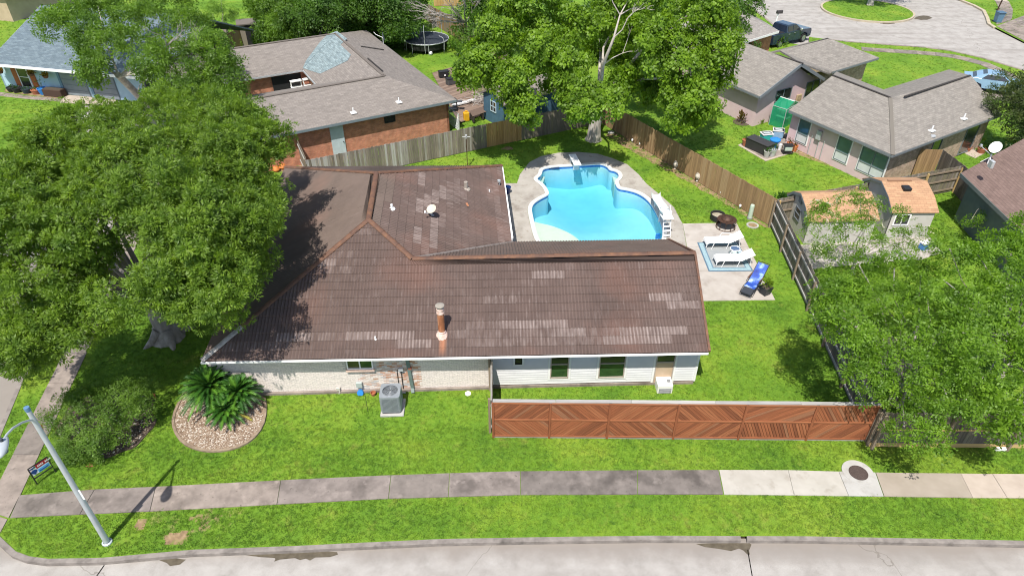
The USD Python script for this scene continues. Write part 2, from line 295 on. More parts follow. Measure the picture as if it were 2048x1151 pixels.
def grassmat():
    N = {"g": ("geometry", {}), "n1": ("noise_texture", {"scale": 0.33, "detail": 5.0, "roughness": 0.6}), "n2": ("noise_texture", {"scale": 3.2, "detail": 6.0, "roughness": 0.7}), "n3": ("noise_texture", {"scale": 28.0, "detail": 3.0, "roughness": 0.7}),
         "r1": ("rgb_ramp", {"ramp": [(0.30, (0.084, 0.178, 0.018)), (0.5, (0.125, 0.232, 0.022)), (0.68, (0.180, 0.270, 0.030))]}),
         "r2": ("rgb_ramp", {"ramp": [(0.30, (0.80, 0.85, 0.9)), (0.5, (1, 1, 1)), (0.70, (1.3, 1.12, 1.2))]}), "x": ("mix_color", {"blend_type": "multiply", "fac": 1.0, "use_clamp_result": False}),
         "r3": ("rgb_ramp", {"ramp": [(0.3, (0.6, 0.66, 0.6)), (0.7, (1.35, 1.3, 1.3))]}), "x3": ("mix_color", {"blend_type": "multiply", "fac": 1.0, "use_clamp_result": False}),
         "dry": ("map_range", {"from_min": 0.58, "from_max": 0.78, "to_min": 0.0, "to_max": 0.6, "clamp": True}), "n4": ("noise_texture", {"scale": 0.9, "detail": 7.0, "roughness": 0.72}), "xd": ("mix_color", {"b": (0.30, 0.26, 0.07)}),
         "mp": ("mapping", {"location": (0.45 * 10.6, -1.0 * 13.85, 0), "scale": (0.45, 1.0, 1.0)}), "ln": ("vector_math", {"math_type": "length"}), "ms": ("map_range", {"from_min": 0.95, "from_max": 0.25, "to_min": 0.0, "to_max": 1.0, "clamp": True}),
         "n5": ("noise_texture", {"scale": 1.6, "detail": 7.0, "roughness": 0.7}), "m5": ("map_range", {"from_min": 0.52, "from_max": 0.60, "to_min": 0.0, "to_max": 1.0, "clamp": True}), "mm": ("math", {"math_type": "multiply"}), "xs": ("mix_color", {"b": (0.27, 0.20, 0.11)}),
         "b": ("bump", {"strength": 0.7, "distance": 0.03}), "p": ("principled_bsdf", {"roughness": 0.8, "specular_ior_level": 0.15})}
    L = [("g.position", f"{n}.vector") for n in ("n1", "n2", "n3", "n4", "n5", "mp")] + [("n1.fac", "r1.fac"), ("n2.fac", "r2.fac"), ("n3.fac", "r3.fac"), ("r1.color", "x.a"), ("r2.color", "x.b"), ("x.result", "x3.a"), ("r3.color", "x3.b"),
         ("n4.fac", "dry.value"), ("dry.result", "xd.fac"), ("x3.result", "xd.a"), ("mp.vector", "ln.vector1"), ("ln.value", "ms.value"), ("n5.fac", "m5.value"), ("ms.result", "mm.value1"), ("m5.result", "mm.value2"), ("mm.value", "xs.fac"), ("xd.result", "xs.a"),
         ("xs.result", "p.base_color"), ("n3.fac", "b.height"), ("b.normal", "p.normal")]
    return usdkit.material(stage, "/World/Looks/lawn_grass", N, L, surface="p.BSDF")
GRASS = grassmat()
single("ground", sheet(lawn_poly, 0.0), GRASS, label="bright green lawns of the gardens and verges", kind="structure")
SUBSOIL = plain("subsoil", (0.07, 0.055, 0.04), 0.95)
single("subsoil", sheet(sbox(-500, -60, 500, 700).difference(pool_poly.buffer(0.3)), -0.30), SUBSOIL, kind="structure", label="bare earth under the joints of road and pavement")

def streetmat():
    N = {"g": ("geometry", {}), "n": ("noise_texture", {"scale": 1.3, "detail": 9.0, "roughness": 0.65}), "r": ("rgb_ramp", {"ramp": [(0.3, (0.26, 0.242, 0.222)), (0.5, (0.335, 0.315, 0.293)), (0.7, (0.39, 0.37, 0.345))]}),
         "n2": ("noise_texture", {"scale": 60.0, "detail": 3.0, "roughness": 0.7}), "r2": ("rgb_ramp", {"ramp": [(0.3, (0.82, 0.82, 0.82)), (0.7, (1.15, 1.15, 1.15))]}), "x": ("mix_color", {"blend_type": "multiply", "fac": 1.0, "use_clamp_result": False}),
         "sp": ("separate_xyz", {}), "n3": ("noise_texture", {"scale": 0.8, "detail": 6.0, "roughness": 0.65}), "ad": ("math", {"math_type": "multiply_add", "value2": 1.1, "value3": 0.0}), "ab": ("math", {"math_type": "add"}),
         "gm": ("map_range", {"from_min": 12.85, "from_max": 13.5, "to_min": 0.0, "to_max": 0.85, "clamp": True}), "lt": ("math", {"math_type": "less_than", "value2": 30.0}), "gl": ("math", {"math_type": "multiply"}), "xg": ("mix_color", {"b": (0.225, 0.198, 0.174)}), "b": ("bump", {"strength": 0.4, "distance": 0.004}), "wn": ("noise_texture", {"scale": 0.6, "detail": 5.0}), "wv": ("vector_math", {"math_type": "multiply_add", "vector2": (1.6, 1.6, 1.6)}), "vo": ("voronoi_texture", {"feature": "distance_to_edge", "scale": 0.085}), "ck": ("map_range", {"from_min": 0.0005, "from_max": 0.0016, "to_min": 0.5, "to_max": 0.0, "clamp": True}), "xk": ("mix_color", {"b": (0.12, 0.105, 0.085)}), "tm": ("mapping", {"scale": (0.10, 0.9, 1.0)}), "tn": ("noise_texture", {"scale": 1.0, "detail": 5.0}), "tr": ("map_range", {"from_min": 0.48, "from_max": 0.72, "to_min": 0.0, "to_max": 0.75, "clamp": True}), "xt": ("mix_color", {"b": (0.235, 0.215, 0.195)}), "p": ("principled_bsdf", {"roughness": 0.88, "specular_ior_level": 0.25})}
    L = [("g.position", "n.vector"), ("g.position", "n2.vector"), ("g.position", "n3.vector"), ("g.position", "sp.vector"), ("n.fac", "r.fac"), ("n2.fac", "r2.fac"), ("r.color", "x.a"), ("r2.color", "x.b"), ("n3.fac", "ad.value1"), ("sp.y", "ab.value1"), ("ad.value", "ab.value2"), ("ab.value", "gm.value"),
         ("sp.y", "lt.value1"), ("gm.result", "gl.value1"), ("lt.value", "gl.value2"), ("gl.value", "xg.fac"), ("x.result", "xt.a"), ("g.position", "tm.vector"), ("tm.vector", "tn.vector"), ("tn.fac", "tr.value"), ("tr.result", "xt.fac"), ("xt.result", "xg.a"), ("g.position", "wn.vector"), ("wn.color", "wv.vector1"), ("g.position", "wv.vector3"), ("wv.vector", "vo.vector"), ("vo.distance", "ck.value"), ("ck.result", "xk.fac"), ("xg.result", "xk.a"), ("xk.result", "p.base_color"), ("n2.fac", "b.height"), ("b.normal", "p.normal")]
    return usdkit.material(stage, "/World/Looks/street_concrete", N, L, surface="p.BSDF")
STREET = streetmat()
SZ = -0.13
st = setting("street", "pale concrete street along the bottom of the picture and round the left corner")
joints = unary_union([LineString([tuple(at2(206, 1124)), tuple(at2(187, 1151)), (-13.9, 3)]).buffer(0.02), LineString([tuple(at2(1497, 1094)), tuple(at2(1507, 1151)), (6.8, 3)]).buffer(0.016), LineString([(-32, 16.4), (-18, 15.2)]).buffer(0.012), LineString([(20.6, 3), (20.3, 14)]).buffer(0.012)])
for g in getattr(street_poly.difference(joints), "geoms", []):
    part(st, "road_slab", sheet(g, SZ), STREET)
WET = M("wet_stain", [(0, (0.070, 0.058, 0.040)), (1, (0.125, 0.105, 0.075))], scale=5, rough=0.7, spec=0.25)
for pts in ([(490, 1109), (520, 1105), (600, 1104), (655, 1102), (674, 1103), (676, 1108), (660, 1113), (630, 1114), (620, 1120), (612, 1116), (600, 1119), (590, 1115), (560, 1118), (548, 1122), (552, 1115), (520, 1113)], [(1392, 1087), (1420, 1085.5), (1499, 1085), (1503, 1088), (1498, 1100), (1500, 1108), (1495, 1108), (1487, 1100), (1478, 1096), (1462, 1101), (1440, 1097), (1410, 1093)], [(318, 1119), (345, 1115), (372, 1118), (360, 1128), (340, 1131), (334, 1125)]):
    p = np.array(pl(pts, SZ)); q = Polygon(p).buffer(0.05).buffer(-0.05)
    part(st, "wet_stain", sheet(q.difference(joints), SZ + 0.004), WET, label="dark wet stain on the street beside the kerb")
gap = LineString([tuple(at2(1487, 1069)), tuple(at2(1489, 1090))]).buffer(0.10)
kerb = setting("kerb", "low grey concrete kerb along the grass verge")
band = LineString(kerb_line[1:]).buffer(0.17, single_sided=False, cap_style="flat").intersection(street_poly)
cuts = unary_union([KL.interpolate(d).buffer(0.012) for d in np.arange(3.1, KL.length, 3.05)] + [gap])
for g in sorted(getattr(band.difference(cuts.buffer(0.0)), "geoms", [band]), key=lambda g: g.centroid.x):
    if g.area > 0.02: part(kerb, "kerb_stone", prism(g, -0.28, 0.02 + 0.008 * rnd.random()), KERB)
cul = setting("cul_de_sac", "pale concrete turning circle at the top right")
cj = unary_union([LineString([tuple(at2(1602, 57)), tuple(at2(1674, 35))]).buffer(0.05), LineString([tuple(at2(1960, 117)), tuple(at2(2060, 86))]).buffer(0.05), LineString([tuple(at2(1606, 72)), tuple(at2(1640, 79))]).buffer(0.05)])
for g in getattr(cul_road.difference(cj), "geoms", [cul_road]): part(cul, "road_slab", sheet(g, SZ), STREET)
for (cx, cy, rx, ry) in ((1846, 36, 18, 4.5), (1775, 47, 14, 2.0)):
    p = np.array([at2(cx + rx * math.cos(a) * (0.8 + 0.3 * rnd.random()), cy + ry * math.sin(a) * (0.8 + 0.3 * rnd.random()), SZ) for a in np.linspace(0, 6.28, 18)[:-1]])
    part(cul, "wet_stain", sheet(Polygon(p).buffer(0), SZ + 0.004), WET)
part(kerb, "island_kerb", prism(island.difference(island.buffer(-0.2)), -0.28, 0.03), M("kerb_tan", [(0, (0.33, 0.28, 0.20)), (1, (0.46, 0.40, 0.30))], scale=2, rough=0.9))
part(kerb, "turning_circle_kerb", prism(LineString(cul_near[7:]).buffer(0.14, cap_style="flat"), -0.28, 0.02), SLABS[1])
part(kerb, "turning_circle_kerb", prism(LineString(cul_right[1:]).buffer(0.16, cap_style="flat"), -0.28, 0.03), _mats["kerb_tan"])
part(kerb, "turning_circle_kerb", prism(LineString(cul_near[:4]).buffer(0.12, cap_style="flat"), -0.28, 0.02), SLABS[1])

def strip(parent, name, top, bot, mats, z=0.03, gapw=0.02, zvar=0.008):
    """pavement slabs between two rows of survey points"""
    for i in range(len(top) - 1):
        q = Polygon([tuple(top[i]), tuple(top[i + 1]), tuple(bot[i + 1]), tuple(bot[i])]).buffer(-gapw / 2, join_style="mitre")
        if q.area > 0.02: part(parent, name, prism(q, -0.12, z + zvar * rnd.random()), mats[i % len(mats)])
walk = setting("pavement", "concrete pavement of grey and pale slabs between lawn and verge")
T = [(40, 990), (190, 978.5), (312, 973), (562, 960), (782, 950), (899, 946), (1041, 942), (1275, 940), (1437, 939.5)]
B = [(20, 1036), (160, 1029), (300, 1023), (554, 1009), (777, 997.5), (897, 994), (1041, 990), (1275, 989), (1447, 989)]
sm = [SLABS[0], SLABS[3], SLABS[1], SLABS[3], SLABS[0], SLABS[3], SLABS[2], SLABS[2]]
strip(walk, "paving_slab", pl(T), pl(B), sm)
T2 = [(1438, 939.5), (1576, 940), (1677, 943), (1750, 945)]; B2 = [(1448, 989), (1588, 990.5), (1697, 992), (1767, 993)]
strip(walk, "paving_slab", pl(T2), pl(B2), [SLABNEW, SLABNEW, SLABWHITE], gapw=0.012)
T3 = [(1751, 945), (1921, 947), (1984, 947.5), (2060, 948), (2250, 950)]; B3 = [(1768, 993), (1945, 995.5), (2014, 996), (2110, 997), (2330, 1001)]
strip(walk, "paving_slab", pl(T3), pl(B3), [SLABBUFF, SLABPINK, SLABPINK, SLABPINK], gapw=0.012)
mh = at(1716, 946.5)
part(walk, "manhole_collar", prism(ngon(mh[0], mh[1] + 0.03, 0.55, 32), -0.1, 0.047), SLABWHITE)
single("manhole_cover", cat(prism(ngon(mh[0], mh[1], 0.33, 32), 0.0, 0.060), prism(ngon(mh[0], mh[1], 0.31, 32).difference(ngon(mh[0], mh[1], 0.28, 32)), 0.05, 0.066)), M("rusty_iron", [(0, (0.06, 0.045, 0.04)), (1, (0.12, 0.09, 0.08))], scale=25, rough=0.7, metallic=0.3, bump=0.004, bscale=60), label="round dark rusty manhole cover in the white pavement slab", category="manhole cover")
# side pavement and corner ramp on the left
sideL = [at2(18, 925) + (at2(118, 725) - at2(18, 925)) * t for t in np.linspace(-0.28, 7.0, 22)]
sideR = [at2(72, 925) + (at2(165, 725) - at2(72, 925)) * t for t in np.linspace(-0.28, 7.0, 22)]
strip(walk, "paving_slab", sideL, sideR, [SLABS[1], SLABS[0], SLABS[1]], gapw=0.02)
strip(walk, "paving_slab", [sideL[0], at2(-60, 1010)], [at2(40, 991.5), at2(18, 1036)], [SLABS[1]])
strip(walk, "paving_slab", [at2(-62, 1012), at2(-80, 1050)], [at2(16, 1038), at2(1, 1066)], [SLABS[1]])
# pavement round the turning circle and on its far side
top = [at2(*q) for q in ((1722, 94.5), (1743, 96.5), (1786, 99), (1830, 101.6), (1870, 105), (1908, 110), (1945, 118), (1978, 127), (2008, 140), (2035, 153), (2070, 171))]
bot = [q + unit(V(-(top[min(i + 1, 10)] - top[max(i - 1, 0)])[1], (top[min(i + 1, 10)] - top[max(i - 1, 0)])[0])) * -1.1 for i, q in enumerate(top)]
strip(walk, "paving_slab", top, bot, [SLABS[0], SLABS[1]])
far_t = [at2(*q) for q in ((1960, -12), (1990, 2), (1997, 16), (1996, 30), (1992, 50))]; far_b = [at2(*q) for q in ((1990, -12), (2018, 4), (2026, 20), (2024, 38), (2020, 42))]
strip(walk, "paving_slab", far_t, far_b, [SLABPINK, SLABS[1], SLABS[0], SLABS[0]])
drive = setting("driveway", "brown concrete driveway at the far right of the turning circle")
strip(drive, "paving_slab", [at2(1993, 53), at2(2026, 40), at2(2080, 20)], [at2(2048, 82), at2(2090, 70), at2(2150, 55)], [SLABS[1], SLABS[3]])
# bare earth strips
EARTH = M("bare_earth", [(0, (0.15, 0.10, 0.06)), (0.6, (0.26, 0.18, 0.10)), (1, (0.34, 0.25, 0.15))], scale=5, detail=9, rough=0.95, bump=0.01, stain=((0.12, 0.20, 0.02), 1.4, 0.5, 0.62))
soil = setting("soil_strip", "bare brown earth along the house walls")
def blob(pts, w=0.15, n=3):
    p = np.array(pl(pts)); q = np.array(LineString(np.vstack([p, p[:1]])).segmentize(0.4).coords)[:-1]; q = q + rng.normal(0, w, q.shape); return Polygon(smoothpoly(q, 2)).buffer(0)
for pts in ([(540, 333), (690, 303), (760, 292), (700, 318), (640, 338), (560, 350)], [(1240, 352 - 90), (1548, 449), (1535, 456), (1210, 270)], [(1570, 287), (1760, 356), (1745, 364), (1560, 296)], [(1000, 298), (1018, 292), (1030, 296), (1012, 302)]):
    part(soil, "earth_patch", sheet(blob(pts, 0.08).difference(unary_union([deck_poly, patio_poly])), 0.006), EARTH)

def soil_noise(p): return meshkit.fbm(np.c_[np.asarray(p) * 1.6, np.zeros(len(p))], 4, 3)
_cx, _cy = np.meshgrid(np.arange(-13.2, -8.0, .09), np.arange(12.9, 14.85, .09)); _c = np.c_[_cx.ravel(), _cy.ravel()]
_in = (np.hypot((_c[:, 0] + 10.6) * .40, (_c[:, 1] - 13.85) * 1.0) < .85) & (soil_noise(_c) > .60 + .10 * np.hypot((_c[:, 0] + 10.6) * .40, _c[:, 1] - 13.85))
bare_soil = unary_union([sbox(x - .052, y - .052, x + .052, y + .052) for x, y in _c[_in]]).buffer(.05).buffer(-.05).buffer(.03)
part(soil, "earth_patch", sheet(bare_soil, 0.006), EARTH, label="bare brown patch in the verge right of the lamp")

# ------------------------------------------------------------------ the main house
def ray_plane(px, py, o, n):
    a, b = V(0, 0, EYE), at(px, py, 0.0) - V(0, 0, EYE); n = np.asarray(n, float)
    return a + b * (((np.asarray(o) - a) @ n) / (b @ n))
def on_wall(px, py, a, b):
    """(metres along the wall a-b, height) of a survey sighting"""
    e = unit(V(b[0] - a[0], b[1] - a[1], 0)); q = ray_plane(px, py, V(a[0], a[1], 0), V(-e[1], e[0], 0)); return (q - V(a[0], a[1], 0)) @ e, q[2]
def tilemat(name, base, pale, amount, rust=0.28):
    P = 2 * math.pi / 0.135
    N = {"tc": ("texture_coordinate", {}), "g": ("geometry", {}), "sx": ("separate_xyz", {}), "w": ("math", {"math_type": "multiply", "value2": P}), "s": ("math", {"math_type": "sine"}), "mr": ("map_range", {"from_min": -1.0, "from_max": 1.0, "to_min": 0.35, "to_max": 1, "clamp": True}),
         "mp": ("mapping", {"scale": (6.5, 1.4, 1.0)}), "n": ("noise_texture", {"scale": 1.0, "detail": 5.0, "roughness": 0.65}), "nm": ("map_range", {"from_min": 0.58 - 0.42 * amount, "from_max": 0.86 - 0.26 * amount, "to_min": 0, "to_max": 1, "clamp": True}),
         "pm": ("math", {"math_type": "multiply", "use_clamp": True}), "am": ("math", {"math_type": "multiply", "value2": 0.25 + 0.75 * amount}),
         "n2": ("noise_texture", {"scale": 0.7, "detail": 6.0, "roughness": 0.65}), "r": ("rgb_ramp", {"ramp": [(0.32, np.array(base) * 0.85), (0.5, base), (0.68, np.array(base) * 1.15)]}),
         "n3": ("noise_texture", {"scale": 0.35, "detail": 5.0}), "rm": ("map_range", {"from_min": 0.52, "from_max": 0.72, "to_min": 0, "to_max": rust, "clamp": True}), "xr": ("mix_color", {"b": (0.175, 0.075, 0.05)}),
         "xp": ("mix_color", {"b": pale}), "nf": ("noise_texture", {"scale": 90.0, "detail": 2.0}), "b": ("bump", {"strength": 0.3, "distance": 0.004}), "p": ("principled_bsdf", {"roughness": 0.72, "specular_ior_level": 0.3}),
         "cs": ("separate_xyz", {}), "cx": ("math", {"math_type": "subtract", "value2": float(CHIM[0] + 0.05)}), "ca": ("math", {"math_type": "absolute"}), "cm": ("map_range", {"from_min": 0.17, "from_max": 0.06, "to_min": 0, "to_max": 0.85, "clamp": True}),
         "cy": ("map_range", {"from_min": float(CHIM[1] - 0.9), "from_max": float(CHIM[1] - 0.5), "to_min": 0, "to_max": 1, "clamp": True}), "cz": ("math", {"math_type": "less_than", "value2": float(CHIM[1] + 0.1)}), "c1": ("math", {"math_type": "multiply"}), "c2": ("math", {"math_type": "multiply"}), "xc": ("mix_color", {"b": (0.33, 0.15, 0.085)})}
    L = [("tc.UV", "sx.vector"), ("sx.x", "w.value1"), ("w.value", "s.value1"), ("s.value", "mr.value"), ("tc.UV", "mp.vector"), ("mp.vector", "n.vector"), ("n.fac", "nm.value"), ("mr.result", "pm.value1"), ("nm.result", "pm.value2"), ("pm.value", "am.value1"),
         ("g.position", "n2.vector"), ("n2.fac", "r.fac"), ("g.position", "n3.vector"), ("n3.fac", "rm.value"), ("r.color", "xr.a"), ("rm.result", "xr.fac"), ("xr.result", "xp.a"), ("am.value", "xp.fac"),
         ("g.position", "cs.vector"), ("cs.x", "cx.value1"), ("cx.value", "ca.value1"), ("ca.value", "cm.value"), ("cs.y", "cy.value"), ("cs.y", "cz.value1"), ("cm.result", "c1.value1"), ("cy.result", "c1.value2"), ("c1.value", "c2.value1"), ("cz.value", "c2.value2"),
         ("c2.value", "xc.fac"), ("xp.result", "xc.a"), ("xc.result", "p.base_color"), ("tc.UV", "nf.vector"), ("nf.fac", "b.height"), ("b.normal", "p.normal")]
    return usdkit.material(stage, f"/World/Looks/{name}", N, L, surface="p.BSDF")
EZ = 2.3
FL, FR = at(404, 722, EZ), at(1417, 703.5, EZ)
RRr, VAL = at(1335, 480, EZ), at(1023, 485, EZ)
EB, WB = at(1003, 332, EZ), at(571, 335, EZ)
_e = unit(FR - FL); _n = unit(np.cross(_e, V(-_e[1], _e[0], 0) + V(0, 0, 0.47)))
A1, R1, R2 = (ray_plane(x, y, FL, _n) for x, y in ((737, 440), (825, 518), (1388, 506.5)))
R1 = R1 + (R2 - R1) * 0; _wn = unit(np.cross(FL - WB, A1 - FL)); A2 = ray_plane(753, 347, FL, _wn)
CHIM = ray_plane(884, 668, FL, _n)
TBASE = (0.104, 0.072, 0.062); TPALE = (0.335, 0.275, 0.255)
TILE = [tilemat("roof_tile_brown", TBASE, TPALE, 0.10), tilemat("roof_tile_weathered", TBASE, TPALE, 0.42, 0.3), tilemat("roof_tile_faded", TBASE, TPALE, 0.70, 0.1), tilemat("roof_tile_worn", TBASE, TPALE, 0.20, 0.3), tilemat("roof_tile_sheen", (0.118, 0.088, 0.074), TPALE, 0.04, 0.25)]
house = thing("main_house", "brown tiled ranch house with whitewashed brick and white siding before the pool", "house", (FL[0], FL[1], 0))
roofm = M("roof_deck", (0.05, 0.035, 0.03), rough=0.9)
def deck(pts, th=0.10): return slab([np.asarray(p) - V(0, 0, 0.03) for p in pts], th)[0]
roof = part(house, "roof", cat(deck([FL, FR, R2, R1, A1]), deck([WB, FL, A1, A2]), deck([A1, R1, VAL, EB, A2]), deck([R1, R2, RRr, VAL]), deck([EB, WB, A2])), roofm)
faded_front = [(926, 1000, 649, 663, 2), (924, 1376, 648, 662, 2), (900, 1358, 664, 677, 1), (1100, 1340, 664, 676, 2), (944, 1057, 677, 693, 1), (1064, 1343, 677, 693, 2), (997, 1054, 590, 604, 1), (1275, 1333, 584, 598, 2), (1370, 1399, 596, 610, 2), (577, 633, 667, 677, 2), (633, 690, 667, 677, 1), (692, 749, 667, 677, 2), (754, 855, 667, 678, 2),
               (793, 843, 682, 694, 2), (843, 876, 682, 694, 1), (459, 560, 691, 702, 1), (693, 758, 461, 472, 2), (679, 700, 481, 487, 1), (651, 689, 501, 511, 2), (634, 658, 520, 527, 2), (1066, 1120, 548, 560, 2), (640, 700, 534, 545, 1), (1210, 1300, 612, 640, 3), (900, 1100, 620, 640, 3)]
faded_east = [(834, 846, 356, 378, 2), (841, 878, 386, 415, 2), (878, 893, 363, 409, 2), (894, 920, 362, 406, 1), (863, 890, 433, 461, 2), (831, 875, 462, 493, 2), (862, 880, 480, 496, 2), (925, 948, 380, 400, 1), (978, 992, 372, 398, 1), (990, 1002, 335, 345, 1), (800, 826, 385, 420, 3), (756, 770, 350, 372, 3), (870, 960, 460, 500, 3), (990, 1020, 420, 480, 1)]
left_parts = 300; spare = []
def tile_slope(eA, eB, top, poly, fades, row=0.372, width=1.34, default=(0, 0, 0, 0, 3)):
    global left_parts
    e = unit(eB - eA); n = unit(np.cross(e, top - eA)); n = n if n[2] > 0 else -n; s = np.cross(n, e); s = s if s[2] > 0 else -s
    uv = np.array([[(p - eA) @ e, (p - eA) @ s] for p in poly]); H = uv[:, 1].max(); m = len(uv)
    def lim(v):
        xs = []
        for i in range(m):
            a, b = uv[i], uv[(i + 1) % m]
            if (a[1] - v) * (b[1] - v) <= 0 and abs(a[1] - b[1]) > 1e-9: xs.append(a[0] + (b[0] - a[0]) * (v - a[1]) / (b[1] - a[1]))
        return (min(xs), max(xs)) if xs else (0, 0)
    v0, r = 1e-4, 0
    while v0 < H - 0.05:
        v1 = min(v0 + row + 0.03, H - 1e-4); L0, R0 = lim(v0); L1, R1_ = lim(v1); lo, hi = min(L0, L1), max(R0, R1_)
        k0 = math.floor((lo - (r % 2) * width * 0.5) / width)
        for k in range(k0, int((hi - lo) / width) + k0 + 3):
            ua, ub = k * width + (r % 2) * width * 0.5 + 0.001, (k + 1) * width + (r % 2) * width * 0.5 - 0.001
            if ub <= lo + 0.02 or ua >= hi - 0.02: continue
            u = np.linspace(ua, ub, 41); uB, uT = np.clip(u, L0, R0), np.clip(u, L1, R1_)
            if uB[-1] - uB[0] < 0.03 and uT[-1] - uT[0] < 0.03: continue
            wv = 0.019 * (np.sin(2 * np.pi * u / 0.135) + 0.35 * np.sin(4 * np.pi * u / 0.135)); j = rnd.uniform(-.003, .003)
            P = lambda uu, vv, h: eA + np.outer(uu, e) + vv * s + np.outer(h, n)
            b = P(uB, v0, 0.050 + wv + j); t = P(uT, v1, 0.022 + wv * 0.9); q = P(uB, v0 + 0.004, 0.0 * wv)
            v = np.vstack([b, t, q]); i = np.arange(40)
            f = np.vstack([np.c_[i, i + 1, i + 42], np.c_[i, i + 42, i + 41], np.c_[i + 82, i + 83, i + 1], np.c_[i + 82, i + 1, i]])
            UV = np.vstack([np.c_[uB, np.full(41, v0)], np.c_[uT, np.full(41, v1)], np.c_[uB, np.full(41, v0)]])
            cx, cy = sight(P(np.array([(ua + ub) / 2]), (v0 + v1) / 2, np.array([0.]))[0]); mi = default[rnd.randrange(len(default))]
            for x0, x1, y0, y1, w in fades:
                if x0 - 4 < cx < x1 + 4 and y0 - 1 < cy < y1 + 1: mi = w if (w != 2 or rnd.random() < .72) else 1
            if left_parts > 0 and fades: part(roof, "tile_panel", (v, f), TILE[mi], uv=UV); left_parts -= 1
            else: spare.append((mi, v, f, UV))
        v0 += row; r += 1
tile_slope(FL, FR, R2, [FL, FR, R2, R1, A1], faded_front)
tile_slope(VAL + (VAL - EB) * 0, EB, A2, [A1, R1, VAL, EB, A2], faded_east, default=(0, 0, 0, 3))
tile_slope(WB, FL, A1, [WB, FL, A1, A2], [], default=(4, 4, 4))
tile_slope(RRr, VAL, R1, [RRr, VAL, R1, R2], [], default=(3, 0))
tile_slope(EB, WB, A2, [EB, WB, A2], [], default=(0,))
# the panels that are left: one part per finish would be several, so they share one finish
ms = [(v, f) for _, v, f, _ in spare]; part(roof, "tile_panels", cat(*ms), TILE[4], uv=np.vstack([x[3] for x in spare]), kind="stuff", label="remaining brown roof tile panels of the shaded and rear slopes")
CAP = M("ridge_cap_rust", [(0, (0.085, 0.05, 0.04)), (0.5, (0.13, 0.068, 0.045)), (1, (0.20, 0.10, 0.055))], scale=3, detail=7, rough=0.75, bump=0.003)
CAPG = M("ridge_cap_faded", [(0, (0.22, 0.20, 0.19)), (1, (0.46, 0.44, 0.42))], scale=6, detail=7, rough=0.75)
def caps(a, b, step=0.95, r=0.12, mats=None):
    a, b = np.asarray(a, float) , np.asarray(b, float); n = max(1, int(round(np.linalg.norm(b - a) / step))); d = unit(b - a); y = unit(np.cross(V(0, 0, 1), d)); z = np.cross(d, y)
    for i in range(n):
        p, q = a + (b - a) * i / n, a + (b - a) * ((i + 1) / n) + d * 0.05
        g = np.linspace(0, np.pi, 7); ring = lambda c, rr, up: np.array([c + y * rr * math.cos(t) + z * (rr * 0.62 * math.sin(t) + up) for t in g])
        v = np.vstack([ring(p, r * 1.06, 0.032), ring(q, r, 0.022), ring(p, r * 0.9, 0.0)]); k = np.arange(6)
        f = np.vstack([np.c_[k, k + 7, k + 8], np.c_[k, k + 8, k + 1], np.c_[k + 14, k, k + 1], np.c_[k + 14, k + 1, k + 15]])
        part(roof, "ridge_cap", (v, f), (mats or (lambda t: CAP))(i / n), smooth=50)
caps(FL, A1, mats=lambda t: CAPG if t < 0.22 else CAP); caps(R1, A1); caps(A2, A1); caps(R1, R2); caps(WB, A2); caps(EB, A2)
part(roof, "valley_flashing", barm(VAL + V(0.1, 0.0, 0.06), R1 + V(0, 0, 0.07), 0.16, 0.02), M("valley_metal", [(0, (0.13, 0.105, 0.095)), (1, (0.22, 0.19, 0.175))], scale=4, rough=0.6))
def rake(a, b, name="rake_trim"): part(roof, name, barm(np.asarray(a) + V(0, 0, 0.03), np.asarray(b) + V(0, 0, 0.03), 0.09, 0.13), CAP)
rake(FR + V(0.03, 0, 0), R2 + V(0.03, 0, 0)); rake(RRr + V(0.03, 0, 0), R2 + V(0.03, 0.02, 0))
# fascias and gutters
def fascia(a, b, out, mat=WHITE, name="fascia", h=0.075): part(house, name, barm(np.asarray(a) + V(*out, 0) * 0.02 - V(0, 0, 0.065), np.asarray(b) + V(*out, 0) * 0.02 - V(0, 0, 0.065), 0.05, h), mat)
fascia(FL - V(0.05, 0, 0), FR, (0, -1)); fascia(WB, FL, (-1, 0)); fascia(VAL + V(0, .3, 0), EB, (1, 0)); fascia(VAL, RRr, (0, 1)); fascia(EB, WB, (0, 1))
part(house, "gutter", barm(VAL + V(0.05, 0.5, -0.05), EB + V(0.05, 0, -0.05), 0.07, 0.08), WHITE)
part(house, "soffit", sheet(Polygon([p[:2] for p in (FL, FR, RRr, VAL, EB, WB)]).buffer(-0.04), EZ - 0.16), M("soffit_paint", (0.62, 0.62, 0.6), rough=0.7))
# walls
b0, b1, s0, s1 = at(438, 790), at(982, 776), at(982, 776), at(1388, 767.5)
wa, wb_ = V(-11.95, 19.77, 0), V(-0.86, 20.20, 0); sa, sb = V(-0.84, 20.20, 0), V(7.48, 20.47, 0)
MORTAR = M("mortar_white", [(0, (0.34, 0.325, 0.305)), (1, (0.48, 0.46, 0.435))], scale=8, rough=0.95)
BR = [M(f"brick_{n}", [(0, np.array(c) * 0.82), (1, np.array(c) * 1.12)], scale=14, rough=0.9, spec=0.2, bump=0.003, bscale=90) for n, c in (("whitewashed", (0.66, 0.595, 0.555)), ("cream", (0.55, 0.465, 0.41)), ("pink", (0.54, 0.40, 0.34)), ("orange", (0.47, 0.27, 0.18)), ("ash", (0.46, 0.45, 0.455)))]
(mv, mf), _uv = wallq(wa, wb_, 0.12, EZ - 0.10, 0.2)
bwall = part(house, "brick_wall", (mv, mf), MORTAR)
we = unit(wb_ - wa); wn = V(we[1], -we[0], 0); WL = np.linalg.norm(wb_ - wa)
w1s0, w1z0 = on_wall(695, 737, wa, wb_); w1s1, _ = on_wall(747, 736, wa, wb_); w1z1 = 2.06
bricks, z, r = [], 0.13, 0
